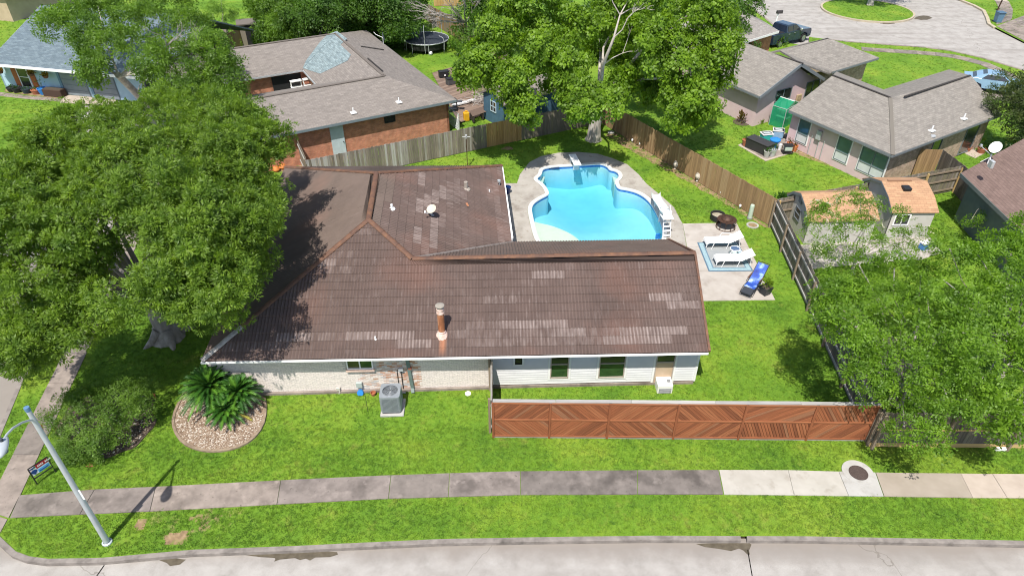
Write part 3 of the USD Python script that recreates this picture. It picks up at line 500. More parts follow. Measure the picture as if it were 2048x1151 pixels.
zone = on_wall(840, 755, wa, wb_)[0]
while z < EZ - 0.19:
    s = -0.1 * (r % 2)
    while s < WL:
        a, b = max(s, 0) + 0.005, min(s + 0.205, WL) - 0.005
        if b - a > 0.03 and not (b > w1s0 - 0.06 and a < w1s1 + 0.06 and z + 0.06 > w1z0 - 0.08 and z < w1z1 + 0.05):
            pk_ = float(meshkit.fbm(np.array([[a * .55, z * 1.3, 3.0]]), 3, 5)[0]); pk_ = max(0, (pk_ - .47) * 4); hot = math.exp(-((a - zone) / 0.9) ** 2 - ((z - 0.7) / 0.5) ** 2); mi = rnd.choices((0, 1, 2, 3, 4), (0.42, 0.24, 0.10 + hot * .8 + pk_ * .5, 0.05 + hot * .7 + pk_ * .22, 0.13))[0]
            o = rnd.uniform(0.006, 0.013); q0, q1 = wa + we * a, wa + we * b
            bb = [q0 + wn * o, q1 + wn * o, q1 - wn * 0.01, q0 - wn * 0.01]; bricks.append((mi, hexa(np.array(bb) + V(0, 0, z), np.array(bb) + V(0, 0, z + 0.057))))
        s += 0.205
    z += 0.0667; r += 1
order = sorted(range(len(bricks)), key=lambda i: abs(bricks[i][1][0][0][0] - (-5.0)))
for i in order[:300]: part(bwall, "brick", bricks[i][1], BR[bricks[i][0]])
BRMIX = usdkit.material(stage, "/World/Looks/brick_mixed", {"g": ("geometry", {}), "r": ("rgb_ramp", {"interpolate": False, "ramp": [(0, (0.66, 0.595, 0.555)), (0.42, (0.55, 0.465, 0.41)), (0.66, (0.46, 0.45, 0.455)), (0.78, (0.54, 0.40, 0.34)), (0.92, (0.47, 0.27, 0.18))]}), "n": ("noise_texture", {"scale": 14.0, "detail": 4.0}), "n2": ("rgb_ramp", {"ramp": [(0.3, (0.84,) * 3), (0.7, (1.1,) * 3)]}), "x": ("mix_color", {"blend_type": "multiply", "fac": 1.0, "use_clamp_result": False}), "p": ("principled_bsdf", {"roughness": 0.9, "specular_ior_level": 0.2})},
    [("g.random_per_island", "r.fac"), ("g.position", "n.vector"), ("n.fac", "n2.fac"), ("r.color", "x.a"), ("n2.color", "x.b"), ("x.result", "p.base_color")], surface="p.BSDF")
part(bwall, "bricks", cat(*[bricks[i][1] for i in order[300:]]), BRMIX, kind="stuff", label="the other whitewashed bricks of the front wall")
part(house, "foundation", cat(barm(wa + V(0, -0.02, 0.06), wb_ + V(0, -0.02, 0.06), 0.16, 0.12), barm(sa + V(0, -0.0, 0.05), sb + V(0.02, -0.0, 0.05), 0.10, 0.16)), SLABS[1])
# siding
swall = part(house, "siding_wall", wallq(sa + V(0, 0.03, 0), sb + V(0, 0.03, 0), 0.16, EZ - 0.12, 0.15)[0], WHITE)
se = unit(sb - sa); sn = V(se[1], -se[0], 0); SL = np.linalg.norm(sb - sa)
wins = []
for (l, r_, yb, zt) in ((1030, 1044, 727, 2.0), (1099.5, 1136, 755, 2.0), (1195.5, 1247, 754, 2.0), (1304, 1341, 768, 2.0)):
    a_, zb = on_wall(l, yb, sa, sb); b_, _ = on_wall(r_, yb - 1, sa, sb); wins.append((a_, b_, zb, zt))
rows = np.arange(0.20, EZ - 0.2, 0.128)
SIDING = M("white_siding", [(0, (0.62, 0.625, 0.64)), (1, (0.70, 0.70, 0.71))], scale=1.5, rough=0.5)
for z in rows:
    cutsl = sorted([(a_ - 0.09, b_ + 0.09) for a_, b_, zb, zt in wins if zb - 0.09 < z + 0.064 < zt + 0.09]); cur = 0.0; segs = []
    for c0, c1 in cutsl: segs.append((cur, c0)); cur = c1
    segs.append((cur, SL))
    for c0, c1 in segs:
        if c1 - c0 < 0.05: continue
        p, q = sa + se * c0, sa + se * c1
        bb = np.array([p + sn * 0.030, q + sn * 0.030, q - sn * 0.02, p - sn * 0.02]) + V(0, 0, z); tt = np.array([p + sn * 0.006, q + sn * 0.006, q - sn * 0.02, p - sn * 0.02]) + V(0, 0, z + 0.132)
        part(swall, "siding_board", hexa(bb, tt), SIDING)
part(house, "corner_trim", barm(sb + sn * 0.02 + V(0.03, 0, 0.18), sb + sn * 0.02 + V(0.03, 0, EZ - 0.16), 0.09, 0.07, up=(0, 1, 0)), WHITE)
FRAME = M("window_trim_tan", [(0, (0.36, 0.31, 0.27)), (1, (0.44, 0.38, 0.33))], scale=4, rough=0.6)
GREENG = M("window_glass_green", [(0, (0.018, 0.045, 0.016)), (1, (0.035, 0.085, 0.03))], scale=1.0, stretch=(2, 2, 9), rough=0.06, spec=0.7)
BLIND = M("window_blind_tan", [(0, (0.45, 0.33, 0.22)), (1, (0.52, 0.40, 0.28))], scale=2, rough=0.3)
def window(parent, o, e, n, a, b, z0, z1, frame, glass, surround=0.0, mid=None, upright=None, depth=0.05, fw=0.045, glass2=None, lower=None):
    c = lambda s, z, d: o + e * s + n * d + V(0, 0, z)
    fr = []
    def rect(x0, x1, y0, y1, d0, d1): fr.append(hexa(np.array([c(x0, y0, d1), c(x1, y0, d1), c(x1, y0, d0), c(x0, y0, d0)]), np.array([c(x0, y1, d1), c(x1, y1, d1), c(x1, y1, d0), c(x0, y1, d0)])))
    rect(a, a + fw, z0, z1, -0.03, depth); rect(b - fw, b, z0, z1, -0.03, depth); rect(a + fw, b - fw, z0, z0 + fw, -0.03, depth); rect(a + fw, b - fw, z1 - fw, z1, -0.03, depth)
    zm = z0 + (z1 - z0) * mid if mid else None
    if mid: rect(a + fw, b - fw, zm - 0.02, zm + 0.025, -0.03, depth - 0.008)
    sm_ = a + (b - a) * upright if upright else None
    if upright: rect(sm_ - 0.022, sm_ + 0.022, z0 + fw, z1 - fw, -0.03, depth - 0.006)
    w = part(parent, "window", cat(*fr), frame)
    def pane(x0, x1, y0, y1, g): part(w, "pane", hexa(np.array([c(x0, y0, .015), c(x1, y0, .015), c(x1, y0, .004), c(x0, y0, .004)]), np.array([c(x0, y1, .015), c(x1, y1, .015), c(x1, y1, .004), c(x0, y1, .004)])), g)
    ys = [(z0 + fw, zm - 0.02), (zm + 0.025, z1 - fw)] if mid else [(z0 + fw, z1 - fw)]; xs = [(a + fw, sm_ - 0.022), (sm_ + 0.022, b - fw)] if upright else [(a + fw, b - fw)]
    for i, y in enumerate(ys):
        for j, x in enumerate(xs): pane(*x, *y, lower if (lower is not None and i == 0) else glass2 if (glass2 is not None and (i + j) == len(ys) + len(xs) - 2 and len(ys) + len(xs) > 2) else glass)
    if surround:
        fr.clear(); s_ = surround
        rect(a - s_, a, z0 - s_, z1 + s_, -0.03, 0.035); rect(b, b + s_, z0 - s_, z1 + s_, -0.03, 0.035); rect(a, b, z0 - s_, z0, -0.03, 0.035); rect(a, b, z1, z1 + s_, -0.03, 0.035)
        part(w, "surround", cat(*fr), WHITE)
    return w
DKGLASS = glassmat("window_glass_dark", (0.02, 0.022, 0.02), 0.18)
w = window(house, wa, we, wn, w1s0, w1s1, w1z0, w1z1, WHITE, DKGLASS, upright=0.5, glass2=GREENG)
part(w, "sill", bar(wa + we * (w1s0 - 0.05) + wn * 0.05 + V(0, 0, w1z0 - 0.045), wa + we * (w1s1 + 0.05) + wn * 0.05 + V(0, 0, w1z0 - 0.045), 0.14, 0.08)[0], BR[2])
for i, (a_, b_, zb, zt) in enumerate(wins):
    window(house, sa, se, sn, a_, b_, zb, zt, BLACK if i == 0 else FRAME, DKGLASS if i == 0 else (BLIND if i == 3 else GREENG), surround=0.085, mid=None if i == 0 else 0.5 if i < 3 else 0.62, glass2=DKGLASS, fw=0.03 if i == 0 else 0.045)
# the other walls
BRK2 = brickmat("brick_pale_wall", (0.62, 0.55, 0.50), (0.52, 0.43, 0.38), (0.5, 0.48, 0.45))
for a_, b_ in (((-12.55, 34.7), tuple(wa[:2])), ((-0.95, 34.8), (-12.55, 34.7)), ((-0.70, 27.0), (-0.95, 34.8)), ((7.38, 26.95), (-0.70, 27.0)), (tuple(sb[:2] + V(0, 0.02)), (7.38, 26.95))):
    m_, uv_ = wallq(a_, b_, 0.0, EZ - 0.165, 0.12); part(house, "side_wall", m_, BRK2 if a_[0] < 7 else SIDING, uv=uv_)
gb = np.array([sb + V(-0.06, 0, EZ - 0.2), V(7.34, 26.95, EZ - 0.2), R2 + V(-0.12, 0, -0.16)]); part(house, "gable_wall", (np.vstack([gb, gb - V(0.08, 0, 0)]), np.array([[0, 1, 2], [3, 5, 4], [0, 3, 4], [0, 4, 1], [1, 4, 5], [1, 5, 2], [2, 5, 3], [2, 3, 0]])), SIDING)
part(house, "patio_door", barm(V(-0.66, 29.2, 0.05), V(-0.72, 31.6, 0.05), 0.06, 0.1), BLACK)
for d_ in (29.1, 30.4): part(house, "door_pane", bx((-0.68 - (d_ - 29) * .03, d_ + 0.6, 1.1), (0.05, 1.15, 2.0), 1.8), DKGLASS)
# chimney, vents on the roof
def zline(px, py, b):
    r = at(px, py, 0) - V(0, 0, EYE); t = (r[0] * b[0] + r[1] * b[1]) / (r[0] ** 2 + r[1] ** 2); return EYE + t * r[2]
ct = zline(879.5, 608, CHIM); h = ct - CHIM[2]
RUST = M("rusty_flue", [(0, (0.18, 0.075, 0.035)), (0.5, (0.34, 0.13, 0.06)), (0.8, (0.45, 0.23, 0.13)), (1, (0.60, 0.45, 0.36))], scale=9, detail=9, rough=0.7, stretch=(1, 1, 0.3), bump=0.003)
PALEPINK = M("pale_flashing", [(0, (0.42, 0.25, 0.19)), (0.6, (0.62, 0.46, 0.40)), (1, (0.72, 0.60, 0.55))], scale=8, detail=7, rough=0.6)
ch = part(house, "chimney", lathe([(0.0, -0.05), (0.135, -0.05), (0.130, h * 0.86), (0.0, h * 0.86)], CHIM, 20), RUST, smooth=40)
part(ch, "storm_collar", lathe([(0.27, -0.13), (0.25, -0.02), (0.20, 0.06), (0.14, 0.12), (0.165, 0.15), (0.135, 0.20)], CHIM, 20), PALEPINK, smooth=40)
part(ch, "band", lathe([(0.135, h * 0.70), (0.155, h * 0.72), (0.155, h * 0.76), (0.138, h * 0.78), (0.150, h * 0.81), (0.150, h * 0.87), (0.10, h * 0.88)], CHIM, 20), PALEPINK, smooth=30)
part(ch, "cap", cat(lathe([(0, h * 0.94), (0.165, h * 0.935), (0.18, h * 0.95), (0.175, h * 0.97), (0.10, h), (0, h * 1.005)], CHIM, 20), lathe([(0.115, h * 0.86), (0.115, h * 0.94)], CHIM, 12)), M("cap_grey", [(0, (0.22, 0.20, 0.17)), (1, (0.33, 0.30, 0.26))], scale=6, rough=0.7), smooth=30)
_en = unit(np.cross(EB - VAL, A2 - VAL)); _en = _en if _en[2] > 0 else -_en
def onroof(px, py, n=_en, o=EB): return ray_plane(px, py, o, n)
q = onroof(932, 378); part(house, "vent_pipe", cat(tube([q - V(0, 0, .1), q + V(0, 0, 0.42)], 0.10, 14), lathe([(0.24, -0.02), (0.22, 0.03), (0.11, 0.09)], q, 12)), M("vent_lead", [(0, (0.24, 0.20, 0.17)), (1, (0.40, 0.36, 0.31))], scale=8, rough=0.6), smooth=40)
q = onroof(784, 418); part(house, "vent_pipe", cat(tube([q - V(0, 0, .1), q + V(0, 0, 0.24)], 0.055, 10), lathe([(0.16, 0.0), (0.13, 0.06), (0.06, 0.1)], q, 10)), WHITE, smooth=40, label="short white plastic vent pipe")
q = onroof(979, 385); part(house, "vent_pipe", tube([q - V(0, 0, .1), q + V(0, 0, 0.18)], 0.035, 8), WHITE, label="thin white vent pipe near the eave")
q = ray_plane(751, 679, FL, _n); part(house, "vent_pipe", cat(tube([q - V(0, 0, .1), q + V(0, 0, 0.16)], 0.03, 8), lathe([(0.055, 0.0), (0.05, 0.05), (0.03, 0.06)], q, 8)), WHITE, label="tiny white vent on the front slope")
q = onroof(998, 371); part(house, "floodlight", cat(tube([q, q + V(0.05, 0, 0.2)], 0.03, 6), lathe([(0, 0.2), (0.08, 0.22), (0.09, 0.34), (0, 0.36)], q, 10)), GALV)
q = onroof(905 + 28, 408); part(house, "rust_patch", barm(q + V(0, 0, .06), q + V(0.1, -0.3, .06), 0.10, 0.02), RUST)
# satellite dish on the roof
q = onroof(864, 433)
dish = thing("satellite_dish", "small cream satellite dish on the tiled main roof", "satellite dish", q)
part(dish, "mast", cat(tube([q - V(0, 0, .05), q + V(0, 0, 0.35), q + V(0.03, -0.02, 0.45)], 0.028, 8), barm(q + V(-0.4, 0, 0.06), q + V(0.1, 0, 0.06), 0.05, 0.04), barm(q + V(-.35, 0, .06), q + V(0, 0, .3), .03, .03)), GALV)
def dishmesh(c, aim, r, dep=0.18):
    aim = unit(aim); x = unit(np.cross(V(0, 0, 1), aim)); y = np.cross(aim, x); g = np.linspace(0, 2 * np.pi, 25)[:-1]; v = [c]; f = []
    for k in (1, 2, 3): v += [c + r * k / 3 * (x * math.cos(t) * 0.92 + y * math.sin(t)) + aim * dep * r * (k / 3) ** 2 for t in g]
    for j in range(24): f.append([0, 1 + j, 1 + (j + 1) % 24])
    for k in (0, 1):
        for j in range(24): a, b = 1 + k * 24 + j, 1 + k * 24 + (j + 1) % 24; f += [[a, a + 24, b + 24], [a, b + 24, b]]
    n = len(v); v = np.array(v); v2 = v - aim * 0.012; f = np.array(f); return np.vstack([v, v2]), np.vstack([f, f[:, ::-1] + n])
CREAM = M("dish_cream", [(0, (0.46, 0.42, 0.33)), (1, (0.54, 0.50, 0.41))], scale=3, rough=0.5)
dc = q + V(0.02, -0.1, 0.45); part(dish, "reflector", dishmesh(dc, V(-0.2, -0.45, 0.9), 0.24), CREAM, smooth=40)
part(dish, "feed_arm", cat(tube([dc + V(0, 0, -.25), dc + V(-0.25, -0.35, 0.05)], 0.014, 6), bx(dc + V(-0.26, -0.37, 0.07), (0.07, 0.1, 0.07))), WHITE)
# services on the brick wall
def wp(px, py, d=0.03): s, z = on_wall(px, py, wa, wb_); return wa + we * s + wn * d + V(0, 0, z)
DUCT = M("duct_green_grey", [(0, (0.10, 0.145, 0.135)), (1, (0.145, 0.195, 0.18))], scale=4, rough=0.5)
d0 = wp(814, 720, 0.07); d1 = V(d0[0] + 0.10, d0[1], 0.1); part(house, "downspout", cat(barm(V(d0[0], d0[1], 2.12), d1 + V(0, 0, 0.1), 0.13, 0.09, up=(0, 1, 0)), barm(d1 + V(0, 0, 0.1), d1 + V(0.02, -0.15, -0.04), 0.13, 0.09)), DUCT)
p0, p1 = wp(794, 740), wp(802, 738)
part(house, "gas_pipe", cat(tube([p0, V(p0[0], p0[1], 0.12)], 0.018, 6), tube([p1, V(p1[0], p1[1], 0.12)], 0.022, 6), tube([p0, p1], 0.02, 6)), plain("pipe_dark", (0.07, 0.06, 0.055), 0.6))
part(house, "disconnect_box", cat(rbx(p1 + wn * 0.04 + V(0.0, 0, 0.05), (0.20, 0.10, 0.14), 0.01)), GALV)
part(house, "meter_box", cat(rbx(wp(719, 766) + wn * 0.05, (0.24, 0.12, 0.26), 0.01)), M("box_greenish", (0.36, 0.40, 0.39), rough=0.5))
part(house, "hose_tap", cat(rbx(wp(677, 775) + wn * 0.04, (0.16, 0.08, 0.16), 0.01), tube([wp(680, 777) + wn * .06, wp(679, 785) + wn * 0.1, wp(678, 790) + wn * .12], 0.02, 6)), M("box_pale", (0.50, 0.47, 0.42), rough=0.6))
part(house, "drain_pipe", tube([wp(745, 783) + wn * .1, wp(770, 783) + wn * .12, wp(812, 779) + wn * .12], 0.035, 8), GALV)
part(house, "brick_bracket", rbx(wp(820, 733) + wn * 0.05, (0.15, 0.1, 0.1), 0.01), M("terracotta_block", (0.40, 0.14, 0.09), rough=0.7))
q = wp(722, 779, 0.16); hr = thing("hose_reel", "round blue hose reel low on the whitewashed brick wall", "hose reel", q)
BLUEP = plain("blue_plastic", (0.03, 0.20, 0.55), 0.35)
part(hr, "reel", trimesh.util.concatenate([trimesh.creation.cylinder(0.13, 0.12, 20, transform=trimesh.transformations.translation_matrix(q) @ trimesh.transformations.rotation_matrix(1.2, [1, 0, 0]))]), BLUEP)
part(hr, "bracket", cat(rbx(q + V(0, 0.09, -0.05), (0.1, 0.12, 0.3), 0.01), tube([q + V(0, 0, -.1), q + V(0.02, -0.05, -.28)], 0.018, 6)), GALV)
# window air conditioner
a_, b_, zb, zt = wins[3]
q = sa + se * ((a_ + b_) / 2 + 0.02) + sn * 0.27 + V(0, 0, zb + 0.26 - 0.05)
ac = thing("window_air_conditioner", "white boxy air conditioner jutting from the rightmost siding window", "air conditioner", q)
part(ac, "case", rbx(q, (0.62, 0.55, 0.46), 0.02, 1.8), M("ac_white", [(0, (0.72, 0.72, 0.70)), (1, (0.80, 0.80, 0.78))], scale=3, rough=0.45))
part(ac, "grille", rbx(q + sn * 0.277 + V(0, 0, -0.06), (0.50, 0.02, 0.26), 0.005, 1.8), plain("grille_grey", (0.20, 0.21, 0.22), 0.6))
for k in range(7): part(ac, "louvre", rbx(q + sn * 0.29 + V(0, 0, -0.17 + k * 0.036), (0.48, 0.012, 0.012), 0.002, 1.8), plain("louvre_grey", (0.33, 0.34, 0.35), 0.6))
part(ac, "vent_slots", rbx(q + V(0.17, 0.0, 0.232), (0.14, 0.16, 0.012), 0.003, 1.8), plain("grille_grey", (0.2, 0.21, 0.22)))
# condenser on its pad
q = at(783, 820); q = V(q[0] + 0.03, q[1] + 0.12, 0)
cond = thing("air_conditioner_condenser", "tall grey condenser with fan grille on a concrete pad by the brick wall", "condenser", q)
part(cond, "pad", rbx(q + V(0.03, -0.02, 0.05), (0.92, 0.92, 0.10), 0.015, 2), SLABWHITE)
CG = M("condenser_grey", [(0, (0.25, 0.275, 0.305)), (1, (0.33, 0.355, 0.385))], scale=3, rough=0.45, metallic=0.25)
def rsq(h, r=0.09, n=6):
    p = sbox(-h, -h, h, h).buffer(-r).buffer(r, quad_segs=n); return p
from shapely import affinity
body = affinity.translate(affinity.rotate(rsq(0.385), 2), q[0], q[1])
part(cond, "base", prism(body.buffer(-0.01), 0.10, 0.17), plain("condenser_base", (0.05, 0.055, 0.06), 0.6))
part(cond, "body", prism(body.buffer(-0.03), 0.17, 0.92), plain("condenser_coil", (0.10, 0.11, 0.12), 0.6))
co = list(body.exterior.segmentize(0.045).coords)[:-1]
for k in range(0, len(co), 1):
    x, y = co[k]; part(cond, "louvre", barm((x, y, 0.17), (x, y, 0.92), 0.028, 0.02, up=(q[0] - x, q[1] - y, 0)), CG)
part(cond, "top_cover", prism(body.buffer(0.012).difference(ngon(q[0], q[1], 0.30, 32)), 0.90, 0.985), CG)
part(cond, "fan_well", cat(lathe([(0.30, 0.975), (0.295, 0.70), (0.0, 0.70)], (q[0], q[1], 0), 32)), plain("condenser_coil", (0.1, 0.11, 0.12)))
part(cond, "fan_motor", cat(lathe([(0.10, 0.74), (0.11, 0.90), (0.0, 0.93)], (q[0], q[1], 0), 16), *[bx((q[0] + 0.16 * math.cos(t), q[1] + 0.16 * math.sin(t), 0.82 + 0.02 * k), (0.24, 0.13, 0.012), math.degrees(t)) for k, t in enumerate((0.3, 2.4, 4.5))]), GALV)
part(cond, "fan_guard", cat(*[lathe([(r_, 0.965), (r_ + 0.006, 0.97), (r_, 0.975)], (q[0], q[1], 0), 28) for r_ in (0.07, 0.12, 0.17, 0.22, 0.27)], *[barm((q[0] + 0.05 * math.cos(t), q[1] + 0.05 * math.sin(t), 0.97), (q[0] + 0.30 * math.cos(t), q[1] + 0.30 * math.sin(t), 0.97), 0.008, 0.008) for t in np.arange(8) * math.pi / 4]), CG)
q = at(936, 787); single("cleanout_cover", lathe([(0, 0.05), (0.11, 0.05), (0.125, 0.035), (0.125, 0.0)], q, 24), WHITE, label="round white cover lying in the front lawn left of the red fence", category="drain cover")
q = at(747, 790); single("clay_pot", lathe([(0, 0.0), (0.07, 0.0), (0.10, 0.12), (0.115, 0.17), (0.10, 0.17), (0.085, 0.05), (0, 0.05)], q, 14), plain("terracotta", (0.36, 0.13, 0.07), 0.8), label="small round terracotta pot in the grass left of the grey condenser", category="pot", smooth=40)
q = at(736, 823); mk = thing("marker_rod", "thin dark metal rod standing in the lawn left of the condenser", "marker rod", q); part(mk, "rod", tube([q, q + V(0, 0, 1.0)], 0.010, 6), BLACK); part(mk, "hook", tube([q + V(0, 0, 1.0), q + V(0.1, 0, 1.08), q + V(0.2, 0, 0.98)], 0.008, 6), BLACK)

# ------------------------------------------------------------------ fences
GREYW = [wood(f"weathered_picket_{i}", [(0, np.array(c) * 0.6), (0.5, c), (1, np.array(c) * 1.3)]) for i, c in enumerate(((0.19, 0.165, 0.135), (0.225, 0.195, 0.16), (0.165, 0.145, 0.115), (0.27, 0.25, 0.225), (0.20, 0.18, 0.125)))]
PALEW = wood("bleached_picket", [(0, (0.28, 0.26, 0.24)), (1, (0.46, 0.45, 0.43))])
TANW = [wood(f"tan_picket_{i}", [(0, np.array(c) * 0.7), (0.5, c), (1, np.array(c) * 1.25)]) for i, c in enumerate(((0.40, 0.25, 0.10), (0.44, 0.28, 0.12), (0.35, 0.215, 0.085)))]
BROWNW = [wood(f"brown_picket_{i}", [(0, np.array(c) * 0.7), (0.5, c), (1, np.array(c) * 1.2)]) for i, c in enumerate(((0.27, 0.175, 0.09), (0.30, 0.195, 0.10), (0.24, 0.155, 0.08), (0.32, 0.22, 0.12)))]
DARKW = [wood(f"dark_picket_{i}", [(0, np.array(c) * 0.6), (0.5, c), (1, np.array(c) * 1.35)]) for i, c in enumerate(((0.13, 0.11, 0.095), (0.16, 0.14, 0.12), (0.105, 0.09, 0.078)))]
RAILG = wood("grey_rail", [(0, (0.22, 0.21, 0.20)), (1, (0.40, 0.39, 0.375))])
POSTB = wood("brown_post", [(0, (0.16, 0.125, 0.09)), (1, (0.28, 0.22, 0.165))])
RAILT = wood("tan_rail", [(0, (0.42, 0.28, 0.11)), (1, (0.56, 0.40, 0.19))])
def fence(name, label, A, B, h, pick, rails=1, z0=0.04, w=0.14, gap=0.008, railmat=None, postmat=None, railz=(0.35, 1.0, 1.62), group=None, choose=None, wob=0.02, postgap=2.4, kick=None, lean=0.0, t=0.018):
    """pickets from A to B; rails on the left (+1) or right (-1) of the run"""
    A, B = V(A[0], A[1], 0), V(B[0], B[1], 0); e = unit(B - A); n = V(-e[1], e[0], 0) * rails; L = np.linalg.norm(B - A)
    f = thing(name, label, "fence", A, group=group); s, i = 0.0, 0
    for zr in railz: part(f, "rail", *rail_(A + n * 0.03 + V(0, 0, zr), B + n * 0.03 + V(0, 0, zr), 0.045, 0.09, railmat or RAILG))
    for d in np.linspace(0.05, L - 0.05, max(2, int(L / postgap) + 1)): q = A + e * d + n * 0.10; m_, u_ = bar(q - V(0, 0, .05), q + V(0, 0, h - 0.08), 0.09, 0.09, up=n); part(f, "post", m_, postmat or POSTB, uv=u_)
    while s < L - 0.03:
        ww = min(w * rnd.uniform(0.97, 1.0), L - s); c = A + e * (s + ww / 2) - n * (0.008 + rnd.uniform(0, .006)); top = h + rnd.uniform(-wob, wob)
        m_, u_ = bar(c + V(0, 0, z0), c + V(0, 0, top) + e * rnd.uniform(-.008, .008) + n * lean, ww - gap, t, up=n)
        part(f, "picket", m_, choose(s, L) if choose else rnd.choice(pick), uv=u_); s += w; i += 1
    if kick is not None:
        m_, u_ = bar(A - n * 0.04 + V(0, 0, 0.13), B - n * 0.04 + V(0, 0, 0.13), 0.03, 0.24); part(f, "kickboard", m_, kick, uv=u_)
    return f, e, n
def rail_(a, b, th, hh, mat): m_, u_ = bar(a, b, th, hh); return m_, mat, u_
c12 = at2(1203, 246.5); f1a = at2(622, 371)
def ch1(s, L):
    x, _ = sight(V(*(f1a + (c12 - f1a) * s / L), 0.9))
    return rnd.choice(TANW) if 973 < x < 1041 else rnd.choice([GREYW[4], GREYW[0], GREYW[2]]) if x > 1041 else (PALEW if x < 800 and rnd.random() < 0.3 else rnd.choice(GREYW[:4]))
fence("picket_fence", "weathered grey picket fence with one tan section left of the big yard tree", f1a, c12, 1.72, None, rails=1, choose=ch1)
f23 = at2(1541, 453)
fence("picket_fence", "honey brown picket fence running from the yard tree towards the patio", c12, f23, 1.75, BROWNW, rails=1, postmat=POSTB)
f3b = at2(1729, 870)
fence("picket_fence", "grey fence with rails and posts facing the side lawn right of the patio", f23, f3b, 1.75, DARKW[:2] + GREYW[:3], rails=-1, railz=(0.25, 0.88, 1.50), railmat=RAILG, postmat=POSTB, postgap=2.45)
# side gate by the house and open gate leaf by the neighbour
fence("side_fence", "short grey fence between the house corner and the red fence", (-0.74, 17.75), (-0.80, 20.12), 1.9, GREYW[:4], rails=1, railz=(0.35, 1.5))
fence("side_fence", "short grey fence panel swung open beside the brick wall of the neighbour", at2(622, 371), at2(600, 322), 1.85, GREYW[:3], rails=1, railz=(0.35, 1.5))
f7b = at2(1904, 383); 
fence("picket_fence", "grey board fence with tan posts behind the two garden sheds", f23 + V(0.1, 0.1), f7b, 1.72, GREYW, rails=-1, railz=(0.25, .9, 1.5), postmat=RAILT, railmat=POSTB, postgap=2.2)
gC = at2(1866, 352)
fence("side_fence", "short dark fence between the brown gate and the shed yard corner", f7b, gC, 1.8, DARKW, rails=-1, railz=(0.3, 1.55))
fence("side_fence", "short dark fence beside the grey wall of the reddish roofed house", f7b, at2(1938, 420), 1.8, DARKW, rails=1, railz=(0.3, 1.55))
g = thing("garden_gate", "brown wooden garden gate with diagonal brace standing open", "gate", V(*gC, 0)); ga, gb_ = V(*gC, 0) + V(-.1, -.1, 0), V(*at2(1823, 352), 0); ge = unit(gb_ - ga); gn = V(-ge[1], ge[0], 0)
for k in range(9): q = ga + ge * (0.08 + k * 0.145); m_, u_ = bar(q + V(0, 0, .08), q + V(0, 0, 1.85), 0.138, 0.02, up=gn); part(g, "board", m_, rnd.choice(BROWNW[:3]), uv=u_)
for a_, b_ in (((0.02, .35), (1.28, .35)), ((0.02, 1.6), (1.28, 1.6)), ((0.05, .40), (1.25, 1.55))): m_, u_ = bar(ga + ge * a_[0] - gn * .03 + V(0, 0, a_[1]), ga + ge * b_[0] - gn * .03 + V(0, 0, b_[1]), 0.03, 0.09); part(g, "brace", m_, RAILT, uv=u_)
# red diagonal board fence
RED = [wood(f"red_board_{i}", [(0, np.array(c) * 0.68), (0.5, c), (1, np.array(c) * 1.25)]) for i, c in enumerate(((0.272, 0.096, 0.044), (0.238, 0.084, 0.039), (0.295, 0.112, 0.052), (0.19, 0.068, 0.033), (0.25, 0.115, 0.062)))]
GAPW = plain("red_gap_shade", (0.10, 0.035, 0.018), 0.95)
ra, rb = V(*at2(987, 873), 0), V(*at2(1731, 880), 0); re_, = (unit(rb - ra),); rn = V(re_[1], -re_[0], 0); RH = 1.88
rf = thing("red_fence", "rust red fence of diagonal boards in chevrons along the front lawn", "fence", ra)
px_posts = [987, 1098, 1213, 1345, 1475, 1610, 1731]; ss = [(V(*at2(x, 873 + (x - 987) * 7 / 744), 0) - ra) @ re_ for x in px_posts]; ss[-1] = np.linalg.norm(rb - ra)
def rp(s, z, d=0.0): return ra + re_ * s + rn * d + V(0, 0, z)
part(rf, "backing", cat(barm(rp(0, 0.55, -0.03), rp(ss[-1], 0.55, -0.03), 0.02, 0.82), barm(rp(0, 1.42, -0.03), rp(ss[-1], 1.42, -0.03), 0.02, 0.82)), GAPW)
dirs = [(1, -1), (-1, 1), (1, -1), (-1, 1), (0.55, -2.4), (-1.6, 1)]
